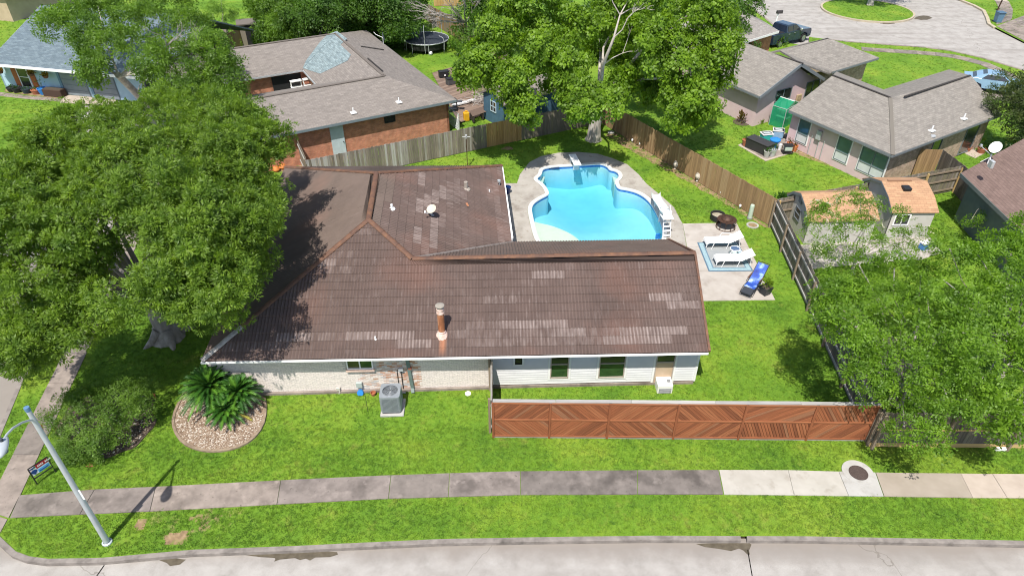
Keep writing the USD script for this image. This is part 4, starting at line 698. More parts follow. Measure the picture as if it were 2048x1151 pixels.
for i in range(6):
    x0, x1 = ss[i] + 0.05, ss[i + 1] - 0.05
    m_, u_ = bar(rp(ss[i], 0, 0.02), rp(ss[i], RH - 0.02, 0.02), 0.085, 0.07, up=rn); part(rf, "post", m_, RED[1], uv=u_)
    for (y0, y1, sl) in ((0.14, 0.96, dirs[i][1]), (1.03, RH - 0.05, dirs[i][0])):
        rect = sbox(x0, y0, x1, y1); d = unit((1, sl)); nn_ = V(-d[1], d[0]); ext = [V(a, b) @ nn_ for a in (x0, x1) for b in (y0, y1)]; k = min(ext); wdt = 0.108
        while k < max(ext):
            c = nn_ * (k + wdt / 2) + d * (V((x0 + x1) / 2, (y0 + y1) / 2) @ d); pg = Polygon([c - d * 4 - nn_ * (wdt / 2 - .007), c + d * 4 - nn_ * (wdt / 2 - .007), c + d * 4 + nn_ * (wdt / 2 - .007), c - d * 4 + nn_ * (wdt / 2 - .007)]).intersection(rect); k += wdt
            if pg.is_empty or pg.area < 0.004: continue
            p2 = np.array(pg.exterior.coords)[:-1]; dd = rnd.uniform(0.0, 0.012); n2 = len(p2); o_ = rnd.random() * 50
            v = np.vstack([[rp(a, b, dd + 0.014) for a, b in p2], [rp(a, b, dd - 0.01) for a, b in p2]]); uvv = np.vstack([[(o_ + V(a, b) @ d, o_ + V(a, b) @ nn_) for a, b in p2]] * 2)
            ccw = pg.exterior.is_ccw; fs = [[0, j, j + 1] for j in range(1, n2 - 1)] + [[n2, n2 + j + 1, n2 + j] for j in range(1, n2 - 1)] + [t for j in range(n2) for t in ([j, n2 + j, (j + 1) % n2], [(j + 1) % n2, n2 + j, n2 + (j + 1) % n2])]
            fs = np.array(fs); fs = fs if ccw else fs[:, ::-1]
            grey_one = (i == 1 and sl > 0 and y0 < 0.5 and 0.30 < (c - V(x0, y0)) @ nn_ + 0.0 < 0.0)
            part(rf, "board", (v, fs), GREYW[1] if grey_one else rnd.choices(RED, (4, 3, 2.4, 2, .7))[0], uv=uvv)
    for z_, hh in ((0.995, 0.07), (RH - 0.03, 0.07), (0.11, 0.06)):
        m_, u_ = bar(rp(x0, z_, 0.025), rp(x1, z_ + rnd.uniform(-.012, .012), 0.025), 0.04, hh); part(rf, "rail", m_, RED[2] if z_ > 0.2 else RED[0], uv=u_)
m_, u_ = bar(rp(ss[-1] - 0.03, 0, 0.02), rp(ss[-1] - 0.03, RH - 0.02, 0.02), 0.085, 0.07, up=rn); part(rf, "post", m_, RED[1], uv=u_)
for i, (a_, b_) in enumerate(((0, 2.3), (2.31, 5.05), (5.06, 8.1), (8.11, 11.2), (11.21, ss[-1]))):
    m_, u_ = bar(rp(a_, RH + 0.02 + rnd.uniform(-.012, .012), -0.05), rp(b_, RH + 0.02 + rnd.uniform(-.015, .015), -0.05), 0.15, 0.038); part(rf, "cap_board", m_, PALEW if i == 2 else RAILG, uv=u_)
for i in range(6): m_, u_ = bar(rp(ss[i] + .02, 0.045, 0.02), rp(ss[i + 1] - .02, 0.045, 0.02), 0.04, 0.08); part(rf, "kickboard", m_, GREYW[3], uv=u_)
for s in np.arange(0.1, ss[-1], 2.4): m_, u_ = bar(rp(s, 0, -0.10), rp(s, RH, -0.10), 0.09, 0.09, up=rn); part(rf, "back_post", m_, POSTB, uv=u_)
# grey fence at the right of the street front
ga_, gb2 = at2(1738, 894), at2(2420, 900)
fg, e_, n_ = fence("picket_fence", "dark grey picket fence with tan kickboard along the pavement at the right", ga_, gb2, 1.85, DARKW + [GREYW[2]], rails=-1, z0=0.26, railz=(), kick=RAILT, postgap=2.4, lean=0.0)
Lg = np.linalg.norm(gb2 - ga_)
for k in range(4): m_, u_ = bar(V(*ga_, 0) + e_ * k * Lg / 4 + n_ * 0.02 + V(0, 0, 1.0), V(*ga_, 0) + e_ * (k + 1) * Lg / 4 + n_ * .02 + V(0, 0, 1.0), 0.035, 0.05); part(fg, "rail", m_, RAILT, uv=u_)
fence("side_fence", "narrow grey return panel joining the red fence to the grey street fence", at2(1736, 881), at2(1740, 893), 1.85, GREYW, rails=-1, z0=0.05, railz=(0.4, 1.5), kick=RAILT)
q = at(2003, 899); single("drain_pipe", bx(q + V(0, 0, .05), (0.5, 0.11, 0.10), 1), WHITE, label="short white pipe lying at the foot of the grey street fence", category="pipe")
# far fences
fa, fb = at2(427, 82, 1.8), at2(540, 22, 1.8)
fence("picket_fence", "brown fence round the far lawn behind the leaning tree at the top left", fa, fb, 1.8, BROWNW, rails=1, w=0.16)
fence("picket_fence", "pale end of the brown far fence behind the grey roof", at2(473, 97, 1.8), fa, 1.8, GREYW[3:4] + [PALEW], rails=1, w=0.16)
fence("picket_fence", "weathered brown fence behind the trampoline and bare tree", at2(842, 1, 1.8), at2(1012, 92, 1.8), 1.8, [BROWNW[0], GREYW[0], GREYW[1], BROWNW[2]], rails=1, w=0.16)
fence("picket_fence", "bright orange wooden fence at the top edge above the bare tree", at2(868, 13), at2(1040, 10), 1.8, TANW, rails=1, w=0.16)

# ------------------------------------------------------------------ the neighbours' houses
BRDX = 0
SHD = shingle("shingle_taupe", (0.240, 0.214, 0.194), (0.190, 0.170, 0.155), (0.15, 0.13, 0.115))
SHP = shingle("shingle_patch", (0.25, 0.31, 0.32), (0.165, 0.215, 0.23), (0.12, 0.16, 0.17), (0.6, 1.35))
SHH = shingle("shingle_grey_tan", (0.250, 0.230, 0.206), (0.200, 0.184, 0.166), (0.16, 0.145, 0.125), (0.78, 1.22))
SHB = shingle("shingle_blue_grey", (0.150, 0.195, 0.220), (0.105, 0.140, 0.165), (0.08, 0.10, 0.12), (0.75, 1.25))
SHR = shingle("shingle_red_brown", (0.205, 0.142, 0.122), (0.165, 0.114, 0.098), (0.12, 0.085, 0.075))
SHO = shingle("shingle_orange", (0.43, 0.265, 0.155), (0.36, 0.21, 0.125), (0.27, 0.16, 0.10), (0.8, 1.2))
BRD = brickmat("brick_red_wall", (0.52, 0.215, 0.125), (0.42, 0.155, 0.095), (0.42, 0.27, 0.20))
BRH = brickmat("brick_tan_wall", (0.48, 0.36, 0.28), (0.34, 0.225, 0.165), (0.42, 0.36, 0.31))
BLUEFASC = plain("fascia_blue_grey", (0.16, 0.20, 0.22), 0.6); RVENT = plain("ridge_vent_dark", (0.045, 0.04, 0.037), 0.8)
def face(t, pts, mat, name="roof_slope", th=0.11, edge=None): m_, u_ = slab(pts, th, edge); return part(t, name, m_, mat, uv=u_)
def wl(t, a, b, z1, mat, name="wall", z0=0.0, th=0.15, label=None): m_, u_ = wallq(a, b, z0, z1, th); return part(t, name, m_, mat, uv=u_, label=label)
# brick house with the U-shaped roof
th_ = 0.501; DO = V(-3.83, 45.61, 0); du, dv = V(-math.cos(th_), -math.sin(th_), 0), V(-math.sin(th_), math.cos(th_), 0)
w_, DD, rz, wi, LL = 3.741, 18.89, 3.64, 7.66, 17.0
def DP(a, b, z): return DO + du * a + dv * b + V(0, 0, z)
dh = thing("brick_house", "red brick house with a U-shaped taupe shingle roof and a blue patch", "house", DO)
sl = face(dh, [DP(0, 0, 2.5), DP(w_, w_, rz), DP(LL, w_, rz), DP(LL, 0, 2.5)], SHD, edge=du)
face(dh, [DP(0, 0, 2.5), DP(0, DD, 2.5), DP(w_, DD - w_, rz), DP(w_, w_, rz)], SHD, edge=dv)
face(dh, [DP(0, DD, 2.5), DP(LL, DD, 2.5), DP(LL, DD - w_, rz), DP(w_, DD - w_, rz)], SHD, edge=du)
face(dh, [DP(w_, w_, rz), DP(wi, wi, 2.5), DP(LL, wi, 2.5), DP(LL, w_, rz)], SHD, edge=du)
ie = face(dh, [DP(w_, w_, rz), DP(w_, DD - w_, rz), DP(wi, DD - wi, 2.5), DP(wi, wi, 2.5)], SHD, edge=dv)
ib = face(dh, [DP(w_, DD - w_, rz), DP(LL, DD - w_, rz), DP(LL, DD - wi, 2.5), DP(wi, DD - wi, 2.5)], SHD, edge=du)
n_ie = unit(np.cross(DP(w_, DD - w_, rz) - DP(w_, w_, rz), DP(wi, wi, 2.5) - DP(w_, w_, rz))); n_ib = unit(np.cross(DP(LL, DD - w_, rz) - DP(w_, DD - w_, rz), DP(wi, DD - wi, 2.5) - DP(w_, DD - w_, rz)))
pa = [ray_plane(x, y, DP(w_, w_, rz), n_ie) + V(0, 0, .03) for x, y in ((674, 63), (694, 78), (681, 90), (702, 110), (695, 122), (640, 148), (606, 137))]
m_, u_ = slab(pa, 0.02, dv); part(dh, "roof_patch", m_, SHP, uv=u_, label="mottled blue-green shingle patch")
pb = [ray_plane(x, y, DP(w_, DD - w_, rz), n_ib) + V(0, 0, .03) for x, y in ((674, 63), (606, 137), (612, 122), (640, 85), (655, 70))]
m_, u_ = slab(pb, 0.02, du); part(dh, "roof_patch", m_, SHP, uv=u_)
for a_, b_ in ((DP(w_, w_, rz), DP(LL, w_, rz)), (DP(w_, w_, rz), DP(w_, DD - w_, rz)), (DP(w_, DD - w_, rz), DP(LL, DD - w_, rz))): part(dh, "ridge_cap", barm(a_ + V(0, 0, .02), b_ + V(0, 0, .02), 0.24, 0.04), SHD)
q = [ray_plane(x, y, DP(0, 0, 2.5), unit(np.cross(DP(0, DD, 2.5) - DP(0, 0, 2.5), DP(w_, w_, rz) - DP(0, 0, 2.5)))) + V(0, 0, 0.06) for x, y in ((722, 94), (768, 101))]
part(dh, "ridge_vent", barm(q[0], q[1], 0.10, 0.05), RVENT)
part(dh, "ridge_vent", barm(DP(w_ - .25, w_ + 1.0, rz + .0), DP(w_ - .25, w_ + 4.2, rz), 0.09, 0.05), RVENT)
for a_, b_ in ((DP(0, 0, 2.4), DP(LL, 0, 2.4)), (DP(0, DD, 2.4), DP(0, 0, 2.4))): part(dh, "fascia", barm(a_, b_, 0.05, 0.16), BLUEFASC)
for a_, b_ in ((DP(wi, wi, 2.42), DP(wi, DD - wi, 2.42)), (DP(wi, DD - wi, 2.42), DP(LL, DD - wi, 2.42))): part(dh, "gutter", barm(a_ + V(0, 0, 0), b_, 0.12, 0.12), GALV)
i_ = 0.45
for a_, b_ in (((LL - i_, i_), (i_, i_)), ((i_, i_), (i_, DD - i_)), ((i_, DD - i_), (LL - i_, DD - i_)), ((LL - i_, wi - i_), (wi - i_, wi - i_)), ((wi - i_, wi - i_), (wi - i_, DD - wi + i_)), ((wi - i_, DD - wi + i_), (LL - i_, DD - wi + i_)), ((LL - i_, i_), (LL - i_, wi - i_)), ((LL - i_, DD - wi + i_), (LL - i_, DD - i_))):
    wl(dh, DP(*a_, 0)[:2], DP(*b_, 0)[:2], 2.36, BRD)
for b0_, b1_ in ((0, wi), (DD - wi, DD)):
    g3 = [DP(LL - i_, b0_ + i_, 2.36), DP(LL - i_, b1_ - i_, 2.36), DP(LL - i_, (b0_ + b1_) / 2, rz - .15)]; g3 = np.array(g3); part(dh, "gable_wall", (np.vstack([g3, g3 - du * .1]), np.array([[0, 1, 2], [3, 5, 4], [0, 3, 4], [0, 4, 1], [1, 4, 5], [1, 5, 2], [2, 5, 3], [2, 3, 0]])), BRD)
swa, swb = DP(LL - i_, i_, 0), DP(i_, i_, 0); sde, sdn = unit(swb - swa), unit(np.cross(unit(swb - swa), V(0, 0, 1)))
PALEBLUE = plain("door_pale_blue", (0.45, 0.53, 0.57), 0.5)
l_, _ = on_wall(664, 290, swa, swb); r2_, _ = on_wall(690, 285, swa, swb)
dd_ = part(dh, "door", hexa(np.array([swa + sde * l_ + sdn * .06, swa + sde * r2_ + sdn * .06, swa + sde * r2_ - sdn * .02, swa + sde * l_ - sdn * .02]) + V(0, 0, 0.05), np.array([swa + sde * l_ + sdn * .06, swa + sde * r2_ + sdn * .06, swa + sde * r2_ - sdn * .02, swa + sde * l_ - sdn * .02]) + V(0, 0, 2.2)), PALEBLUE)
part(dd_, "handle", bx(swa + sde * (r2_ - .1) + sdn * .09 + V(0, 0, 1.0), (0.05, 0.05, 0.05)), BLACK)
l_, zb_ = on_wall(769, 247, swa, swb); r2_, _ = on_wall(791, 243, swa, swb); window(dh, swa, sde, sdn, l_, r2_, zb_, 2.1, BLACK, DKGLASS, mid=0.5)
part(dh, "dark_doorway", barm(DP(wi + 2.4, DD - wi + i_ - .18, 1.1), DP(wi + .2, DD - wi + i_ - .18, 1.1), 0.05, 2.2), DARK)
for x, y in ((707, 226), (798, 205)):
    q = ray_plane(x, y, DP(0, 0, 2.5), unit(np.cross(DP(LL, 0, 2.5) - DP(0, 0, 2.5), DP(w_, w_, rz) - DP(0, 0, 2.5)))); part(dh, "roof_vent", cat(rbx(q + V(0, 0, .03), (0.42, 0.36, 0.06), 0.01, -60), tube([q, q + V(0, 0, .34)], 0.04, 8)), WHITE)
q = ray_plane(640, 70, DP(w_, DD - w_, rz), n_ib)
d2 = thing("satellite_dish", "grey satellite dish at the edge of the taupe roof near the trampoline", "satellite dish", DP(0.1, 14.2, 2.55)); q = DP(0.1, 14.2, 2.55)
part(d2, "mast", tube([q, q + V(0, 0, .5)], 0.04, 6), GALV); part(d2, "reflector", dishmesh(q + V(0, 0, .6), V(0.95, 0.1, .2), 0.34), STEEL, smooth=40); part(d2, "feed_arm", tube([q + V(0, 0, .5), q + V(-.55, .0, .75), q + V(-.7, 0, .95)], 0.025, 6), WHITE)
os_ = thing("garden_shed", "tiny grey shed with a flat roof behind the taupe roof ridge", "shed", at(505, 88, 0)); q = V(*at2(505, 88), 0); part(os_, "wall", bx(q + V(0, 0, 1.0), (1.7, 1.5, 2.0), 20), GREYW[1]); part(os_, "roof", bx(q + V(0, 0, 2.05), (2.1, 1.9, .1), 20), SHD); part(os_, "door", bx(q + V(.25, -.78, .95), (.7, .06, 1.8), 20), DARK)
# white racks in the courtyard
q = at(607, 178, 0.0); q = DP(wi + 1.0, DD - wi - 0.7, 0)
rk = thing("shelf_rack", "white wooden shelf racks in the brick courtyard under the dark roof edge", "shelf", q)
for k in range(2):
    c = V(*at2(616, 158, 1.85), 0) + du * k * 0.95
    for sx in (-.38, .38): part(rk, "upright", barm(c + du * sx, c + du * sx + V(0, 0, 1.9), 0.08, 0.08, up=dv), WHITE)
    for zz in (0.5, 0.95, 1.4, 1.87): part(rk, "shelf", barm(c - du * .42 + V(0, 0, zz), c + du * .42 + V(0, 0, zz), 0.40, 0.06), WHITE)
# pink house of three roofs
hh_ = thing("pink_house", "pink walled house with joined grey-tan shingle roofs right of the yard tree", "house", at(1786, 310, 0))
rz = 3.9; z25 = 2.5
K, W2, S2 = at(1786, 310, z25), at(1578, 220, z25), at(2004, 228, z25); Pc, Pw, Re = at(1781, 196, rz), at(1665, 151, rz), at(1942, 151, rz); Kr, Rr = at(1767, 179, z25), at(1898, 139, z25)
hs, hw = unit(S2 - K), unit(W2 - K)
face(hh_, [K, S2, Re, Pc], SHH, edge=hs); face(hh_, [K, Pc, Pw, W2], SHH, edge=hw); face(hh_, [Pc, Re, Rr, Kr], SHH, edge=hs); face(hh_, [Pc, Kr, Kr + (Pw - Pc) * 0.9, Pw], SHH, edge=hw)
for a_, b_ in ((Pw, Pc), (at(1809, 194, rz), at(1940, 151.5, rz))): part(hh_, "ridge_vent", barm(a_ + V(0, 0, .02), b_ + V(0, 0, .02), 0.13, 0.07), RVENT)
part(hh_, "hip_cap", barm(K + V(0, 0, .015), Pc + V(0, 0, .015), 0.22, 0.03), SHH)
Gc, Ge, Pk, Pb = at(1520, 193, z25), None, at(1604, 127, 4.2), None
Ge, Pb = Gc + hw * 7.5, Pk + hw * 7.5
Gr = Gc + hs * 6.9
face(hh_, [Gc, Pk, Pb, Ge], SHH, edge=hw); face(hh_, [Pk, Gr, Gr + hw * 7.5, Pb], SHH, edge=hw)
Q1, Q2, Q3, Q4 = at(1560, 101, 4.0), at(1656, 76, 4.0), at(1758, 115, z25), at(1665, 143, z25)
face(hh_, [Q4, Q3, Q2, Q1], SHH, edge=hs); face(hh_, [Q2, Q1, Q1 + hw * 3.2 + V(0, 0, -1.5), Q2 + hw * 3.2 + V(0, 0, -1.5)], SHH, edge=hs)
face(hh_, [Q4, Q1, Pk, Gr * 0.3 + Q4 * 0.7], SHH, edge=hs)
part(hh_, "ridge_vent", barm(at(1568, 100, 3.95), at(1656, 77, 3.97), 0.11, 0.06), RVENT); part(hh_, "ridge_vent", barm(at(1551, 109, 4.15), at(1606, 127, 4.22), 0.14, 0.07), RVENT)
PINK = M("pink_siding", [(0, (0.56, 0.41, 0.43)), (1, (0.65, 0.49, 0.50))], scale=1.2, rough=0.8); GREYTRIM = plain("trim_slate", (0.17, 0.19, 0.205), 0.6)
for a_, b_ in ((K, W2), (K, S2), (Gc, Ge), (Q4, Q3)): part(hh_, "fascia", barm(a_ - V(0, 0, .1), b_ - V(0, 0, .1), 0.05, 0.15), GREYTRIM)
for a_, b_ in ((Gc, Pk), (Pk, Gr)): part(hh_, "barge_board", barm(a_ - V(0, 0, .10), b_ - V(0, 0, .10), 0.06, 0.22), GREYTRIM)
hn_s, hn_w = V(hs[1], -hs[0], 0), V(-hw[1], hw[0], 0)       # outward: south side, west side
k0 = K - hn_s * 0.45 - hn_w * 0.45
wW = wl(hh_, (k0 + hw * 7.4)[:2], k0[:2], 2.38, PINK); wl(hh_, k0[:2], (k0 + hs * 11.0)[:2], 2.38, BRH); wl(hh_, (k0 + hs * 11.0)[:2], (k0 + hs * 11.0 + hw * 6.4)[:2], 2.38, BRH); wl(hh_, (k0 + hs * 11 + hw * 6.4)[:2], (k0 + hs * 5 + hw * 6.4)[:2], 2.38, BRH)
g0 = Gc - hn_s * 0.5 - hn_w * 0.5; g1 = g0 + hs * 6.0
wl(hh_, (g0 + hw * 8)[:2], g0[:2], 2.38, PINK); wl(hh_, g0[:2], g1[:2], 2.38, PINK)
gp = np.array([V(*g0[:2], 2.38), V(*g1[:2], 2.38), V(*(Pk - hn_s * 0.5)[:2], 3.95)]); part(hh_, "gable_wall", (np.vstack([gp, gp - hn_s * .1]), np.array([[0, 1, 2], [3, 5, 4], [0, 3, 4], [0, 4, 1], [1, 4, 5], [1, 5, 2], [2, 5, 3], [2, 3, 0]])), PINK)
q4 = Q4 - hn_s * 0.5; wl(hh_, (q4 - hs * 3)[:2], (Q3 - hn_s * .5 - hs * .6)[:2], 2.38, BRH); wl(hh_, (Q3 - hn_s * .5 - hs * .6)[:2], (Q3 - hn_s * .5 - hs * .6 + hw * 5)[:2], 2.38, BRH)
PALEB = M("window_blind_white", [(0, (0.50, 0.53, 0.53)), (1, (0.62, 0.64, 0.64))], scale=2, rough=0.3); wla = k0 + hw * 7.4; wla[2] = 0; wle = -hw; TEALG = M("window_glass_teal", [(0, (0.06, 0.12, 0.125)), (1, (0.10, 0.18, 0.185))], scale=1.5, rough=0.05, spec=0.8)
k00 = V(k0[0], k0[1], 0)
for l, r2, yb in ((1591, 1612, 283), (1668, 1694, 316), (1713, 1768, 340)):
    a_, zb_ = on_wall(l, yb - 5, wla, k00); b_, _ = on_wall(r2, yb + 5, wla, k00); window(hh_, wla, wle, hn_w, a_, b_, 0.55, 2.1, GREYTRIM, TEALG, mid=0.38, upright=0.5 if r2 > 1750 else None, glass2=None, surround=0.06, lower=PALEB)
a_, _ = on_wall(1640, 270, wla, k00); part(hh_, "meter_box", cat(rbx(wla + wle * a_ + hn_w * .1 + V(0, 0, 1.6), (0.35, 0.15, 0.6), 0.01, math.degrees(math.atan2(wle[1], wle[0])))), GALV)
for d_ in (-0.5, .1, .5): part(hh_, "conduit", tube([wla + wle * (a_ + d_) + hn_w * .06 + V(0, 0, 1.4), wla + wle * (a_ + d_) + hn_w * .06 + V(0, 0, .05)], 0.025, 6), GALV)
for l, r2, yb in ((1548, 1578, 205), (1606, 1632, 196)):
    a_, zb_ = on_wall(l, yb, g0 * V(1, 1, 0), g1 * V(1, 1, 0)); b_, _ = on_wall(r2, yb - 4, g0 * V(1, 1, 0), g1 * V(1, 1, 0)); window(hh_, g0 * V(1, 1, 0), hs, hn_s, a_, b_, max(zb_, .7), 2.3, GREYTRIM, DKGLASS, upright=0.5)
ks = k0 * V(1, 1, 0)
for l, r2, yb, z1_ in ((1861, 1879, 300, 2.0), (1928, 1952, 275, 2.2)):
    a_, zb_ = on_wall(l, yb, ks, ks + hs * 11); b_, _ = on_wall(r2, yb - 6, ks, ks + hs * 11); window(hh_, ks, hs, hn_s, a_, b_, 1.1 if z1_ < 2.1 else .1, z1_, GREYTRIM, DKGLASS)
nS = unit(np.cross(S2 - K, Re - K))
for x, y in ((1863, 262), (1927, 238)): q = ray_plane(x, y, K, nS); part(hh_, "roof_vent", cat(rbx(q + V(0, 0, .03), (0.40, 0.34, 0.06), 0.01, 30), tube([q, q + V(0, 0, .36)], 0.045, 8)), WHITE)
q = ray_plane(1866, 273, K, nS); part(hh_, "roof_vent", lathe([(0.16, 0), (.14, .08), (0, .09)], q, 12), GALV)
q = ray_plane(1595, 196, g0, hn_s); part(hh_, "wall_ornament", cat(rbx(q + hn_s * .1, (0.5, 0.12, 0.6), 0.02, 30)), M("ornament_straw", [(0, (0.25, 0.17, 0.09)), (1, (0.5, 0.40, 0.25))], scale=9), label="small framed straw ornament on the pink gable")
# house with the pickup beside it
ph = thing("small_brick_house", "corner of a red brick house with grey shingles beside the dark pickup", "house", at(1556, 62, 0))
pe, pg_, pu = at(1558, 62, 2.5), at(1440, 98, 2.5), at(1490, 20, 2.5)
pd, pd2 = unit(pg_ - pe), unit(pu - pe); PPk = lambda t: pe + pd * t
face(ph, [pe, pe + pd * 14, pe + pd * 14 + pd2 * 4 + V(0, 0, 1.5), pe + pd2 * 4 + pd * 4 + V(0, 0, 1.5)], shingle("shingle_light_grey", (0.30, 0.28, 0.26), (0.24, 0.22, 0.205), (0.17, .16, .15)), edge=pd)
face(ph, [pe, pe + pd2 * 9, pe + pd2 * 5 + pd * 4 + V(0, 0, 1.5), pe + pd2 * 4 + pd * 4 + V(0, 0, 1.5)], _mats["shingle_light_grey"], edge=pd2)
part(ph, "fascia", barm(pe - V(0, 0, .1), pe + pd * 14 - V(0, 0, .1), 0.06, 0.18), WHITE); part(ph, "fascia", barm(pe - V(0, 0, .1), pe + pd2 * 9 - V(0, 0, .1), 0.06, 0.18), WHITE)
c0 = pe + pd * .5 + pd2 * .5; wl(ph, (c0 + pd * 13)[:2], c0[:2], 2.38, BRD); wl(ph, c0[:2], (c0 + pd2 * 8)[:2], 2.38, BRD)
# blue house at the top left
B0, B1 = at(-28, 126, 2.5), at(300, 156, 2.5); be = unit(B1 - B0); bn = V(be[1], -be[0], 0); BD = 6.6; bz = 5.2
bh = thing("blue_house", "light blue house with blue-grey shingles and two dark garage doors", "house", B0)
Br0 = at(82, 10, bz); Bsh = (Br0 - B0) @ be; Bb0 = B0 + be * Bsh * 0
face(bh, [B0, B1 + be * 2, Br0 + be * 14.5, Br0], SHB, edge=be); face(bh, [Br0, Br0 + be * 14.5, Br0 + be * 16 - bn * 6 - V(0, 0, 2.7), Br0 - bn * 6 - V(0, 0, 2.7)], SHB, edge=be)
part(bh, "fascia", barm(B0 - V(0, 0, .09) + bn * .03, B1 + be * 2 - V(0, 0, .09) + bn * .03, 0.06, 0.2), WHITE); part(bh, "barge_board", barm(B0 - V(0, 0, .12), Br0 - V(0, 0, .12), 0.05, 0.2), WHITE)
BLUEW = M("wall_light_blue", [(0, (0.33, 0.47, 0.56)), (1, (0.40, 0.55, 0.64))], scale=1.5, rough=0.7); BLUEP2 = plain("trim_blue", (0.14, 0.24, 0.33), 0.6)
wb0, wb1 = at(12, 176, 0), at(300, 206, 0); wbe = unit(wb1 - wb0); wbn = V(wbe[1], -wbe[0], 0); wlB = wl(bh, wb0[:2], wb1[:2], 2.4, BLUEW); wl(bh, (wb0 - wbn * 9)[:2], wb0[:2], 2.4, BLUEW)
gw = np.array([V(*wb0[:2], 2.4), V(*(wb0 - wbn * 11)[:2], 2.4), V(*(wb0 - wbn * 6)[:2], 4.8)]); part(bh, "gable_wall", (np.vstack([gw, gw + wbe * .1]), np.array([[0, 1, 2], [3, 5, 4], [0, 3, 4], [0, 4, 1], [1, 4, 5], [1, 5, 2], [2, 5, 3], [2, 3, 0]])), BLUEW)
BL = np.linalg.norm(wb1 - wb0)
def bw(x, y): return on_wall(x, y, wb0, wb1)
a_, zb_ = bw(47, 175); b_, _ = bw(68, 176); window(bh, wb0, wbe, wbn, a_, b_, zb_ + .05, 2.15, WHITE, BLIND if False else DKGLASS, mid=0.45, fw=0.07)
SHUT = plain("shutter_orange", (0.40, 0.13, 0.045), 0.6)
for x0, x1 in ((36.5, 46), (69, 79)):
    a2, z2 = bw(x0, 172); b2, _ = bw(x1, 173); sh = part(bh, "shutter", hexa(np.array([wb0 + wbe * s_ + wbn * d_ for s_, d_ in ((a2, .07), (b2, .07), (b2, 0), (a2, 0))]) + V(0, 0, .35), np.array([wb0 + wbe * s_ + wbn * d_ for s_, d_ in ((a2, .07), (b2, .07), (b2, 0), (a2, 0))]) + V(0, 0, 2.15)), SHUT)
    for k in range(8): part(sh, "slat", barm(wb0 + wbe * (a2 + .05) + wbn * .085 + V(0, 0, .5 + k * .2), wb0 + wbe * (b2 - .05) + wbn * .085 + V(0, 0, .5 + k * .2), 0.03, 0.09), SHUT)
GDOOR = M("garage_door_slate", [(0, (0.16, 0.19, 0.215)), (1, (0.21, 0.245, 0.27))], scale=2, rough=0.5)
for x0, x1 in ((134, 183), (191, 240)):
    a2, z2 = bw(x0, 186); b2, _ = bw(x1, 192); gd = part(bh, "garage_door", barm(wb0 + wbe * a2 + wbn * .04 + V(0, 0, 1.1), wb0 + wbe * b2 + wbn * .04 + V(0, 0, 1.1), 0.04, 2.2), GDOOR)
    for k in range(5): part(gd, "door_panel", barm(wb0 + wbe * (a2 + .04) + wbn * .07 + V(0, 0, .24 + k * .43), wb0 + wbe * (b2 - .04) + wbn * .07 + V(0, 0, .24 + k * .43), 0.04, 0.40), GDOOR)
    part(bh, "door_post", barm(wb0 + wbe * (a2 - .12) + wbn * .07, wb0 + wbe * (a2 - .12) + wbn * .07 + V(0, 0, 2.3), 0.2, 0.1, up=wbn), BLUEP2)
# house corner at the very top left and the slab in front of the blue house
tn = thing("tan_house", "corner of a tan house at the top left edge above the blue house", "house", at(30, 38, 0)); t0 = at(28, 44, 0); wl(tn, (t0 + V(-10, 3, 0))[:2], t0[:2], 2.6, M("tan_wall", [(0, (0.40, 0.31, 0.21)), (1, (0.47, 0.37, 0.26))], scale=2, rough=0.8)); wl(tn, t0[:2], (t0 + V(3, 9, 0))[:2], 2.6, _mats["tan_wall"])
face(tn, [t0 + V(.6, -.6, 2.7), t0 + V(-11, 2.6, 2.7), t0 + V(-9, 7, 4.3), t0 + V(-1, 5, 4.3)], SHD, edge=V(-1, .3, 0)); face(tn, [t0 + V(.6, -.6, 2.7), t0 + V(-1, 5, 4.3), t0 + V(0.5, 10, 4.3), t0 + V(4, 10, 2.7)], SHD, edge=V(.3, 1, 0))
bp = setting("garden_path", "pale concrete path and brown planting strip before the blue house")
part(bp, "path_slab", sheet(Polygon(pl([(-20, 182), (60, 192), (130, 198), (128, 204), (60, 199), (-20, 190)])), 0.012), SLABS[1]); part(bp, "path_slab", sheet(Polygon(pl([(132, 190), (230, 198), (240, 212), (120, 206)])), 0.016), SLABPINK); part(bp, "planting_strip", sheet(Polygon(pl([(12, 178), (128, 188), (120, 198), (8, 184)])), 0.020), EARTH)
# house at the right edge with the reddish roof
JE, JS, JN = at(1922, 346, 2.7), at(2062, 480, 2.7), at(2070, 290, 2.7); jh = thing("red_roof_house", "house with reddish brown shingles and a slate green wall at the right edge", "house", at(1922, 400, 0))
js, jn_ = unit(JS - JE), unit(JN - JE)
face(jh, [JE, JE + js * 13, JE + js * 13 + V(4.2, 0.5, 1.7), JE + V(4.2, 1.5, 1.7)], SHR, edge=js); face(jh, [JE, JE + V(4.2, 1.5, 1.7), JE + V(8.4, 3.9, 0.0)], SHR, edge=jn_)
face(jh, [JE + V(4.2, 1.5, 1.7), JE + js * 13 + V(4.2, .5, 1.7), JE + js * 13 + V(8.4, 1, 0), JE + V(8.4, 3.9, 0)], SHR, edge=js)
JW = M("wall_slate_green", [(0, (0.10, 0.125, 0.12)), (1, (0.14, 0.165, 0.155))], scale=2, rough=0.8)
j0 = JE + V(.45, -.35, 0); wl(jh, j0[:2], (j0 + js * 12.5)[:2], 2.55, JW) if False else wl(jh, (j0 + js * 12.5)[:2], j0[:2], 2.55, JW) if False else wl(jh, j0[:2], (j0 + js * 12.5)[:2], 2.55, JW); wl(jh, (j0 + V(7.6, 3.4, 0))[:2], j0[:2], 2.55, JW)
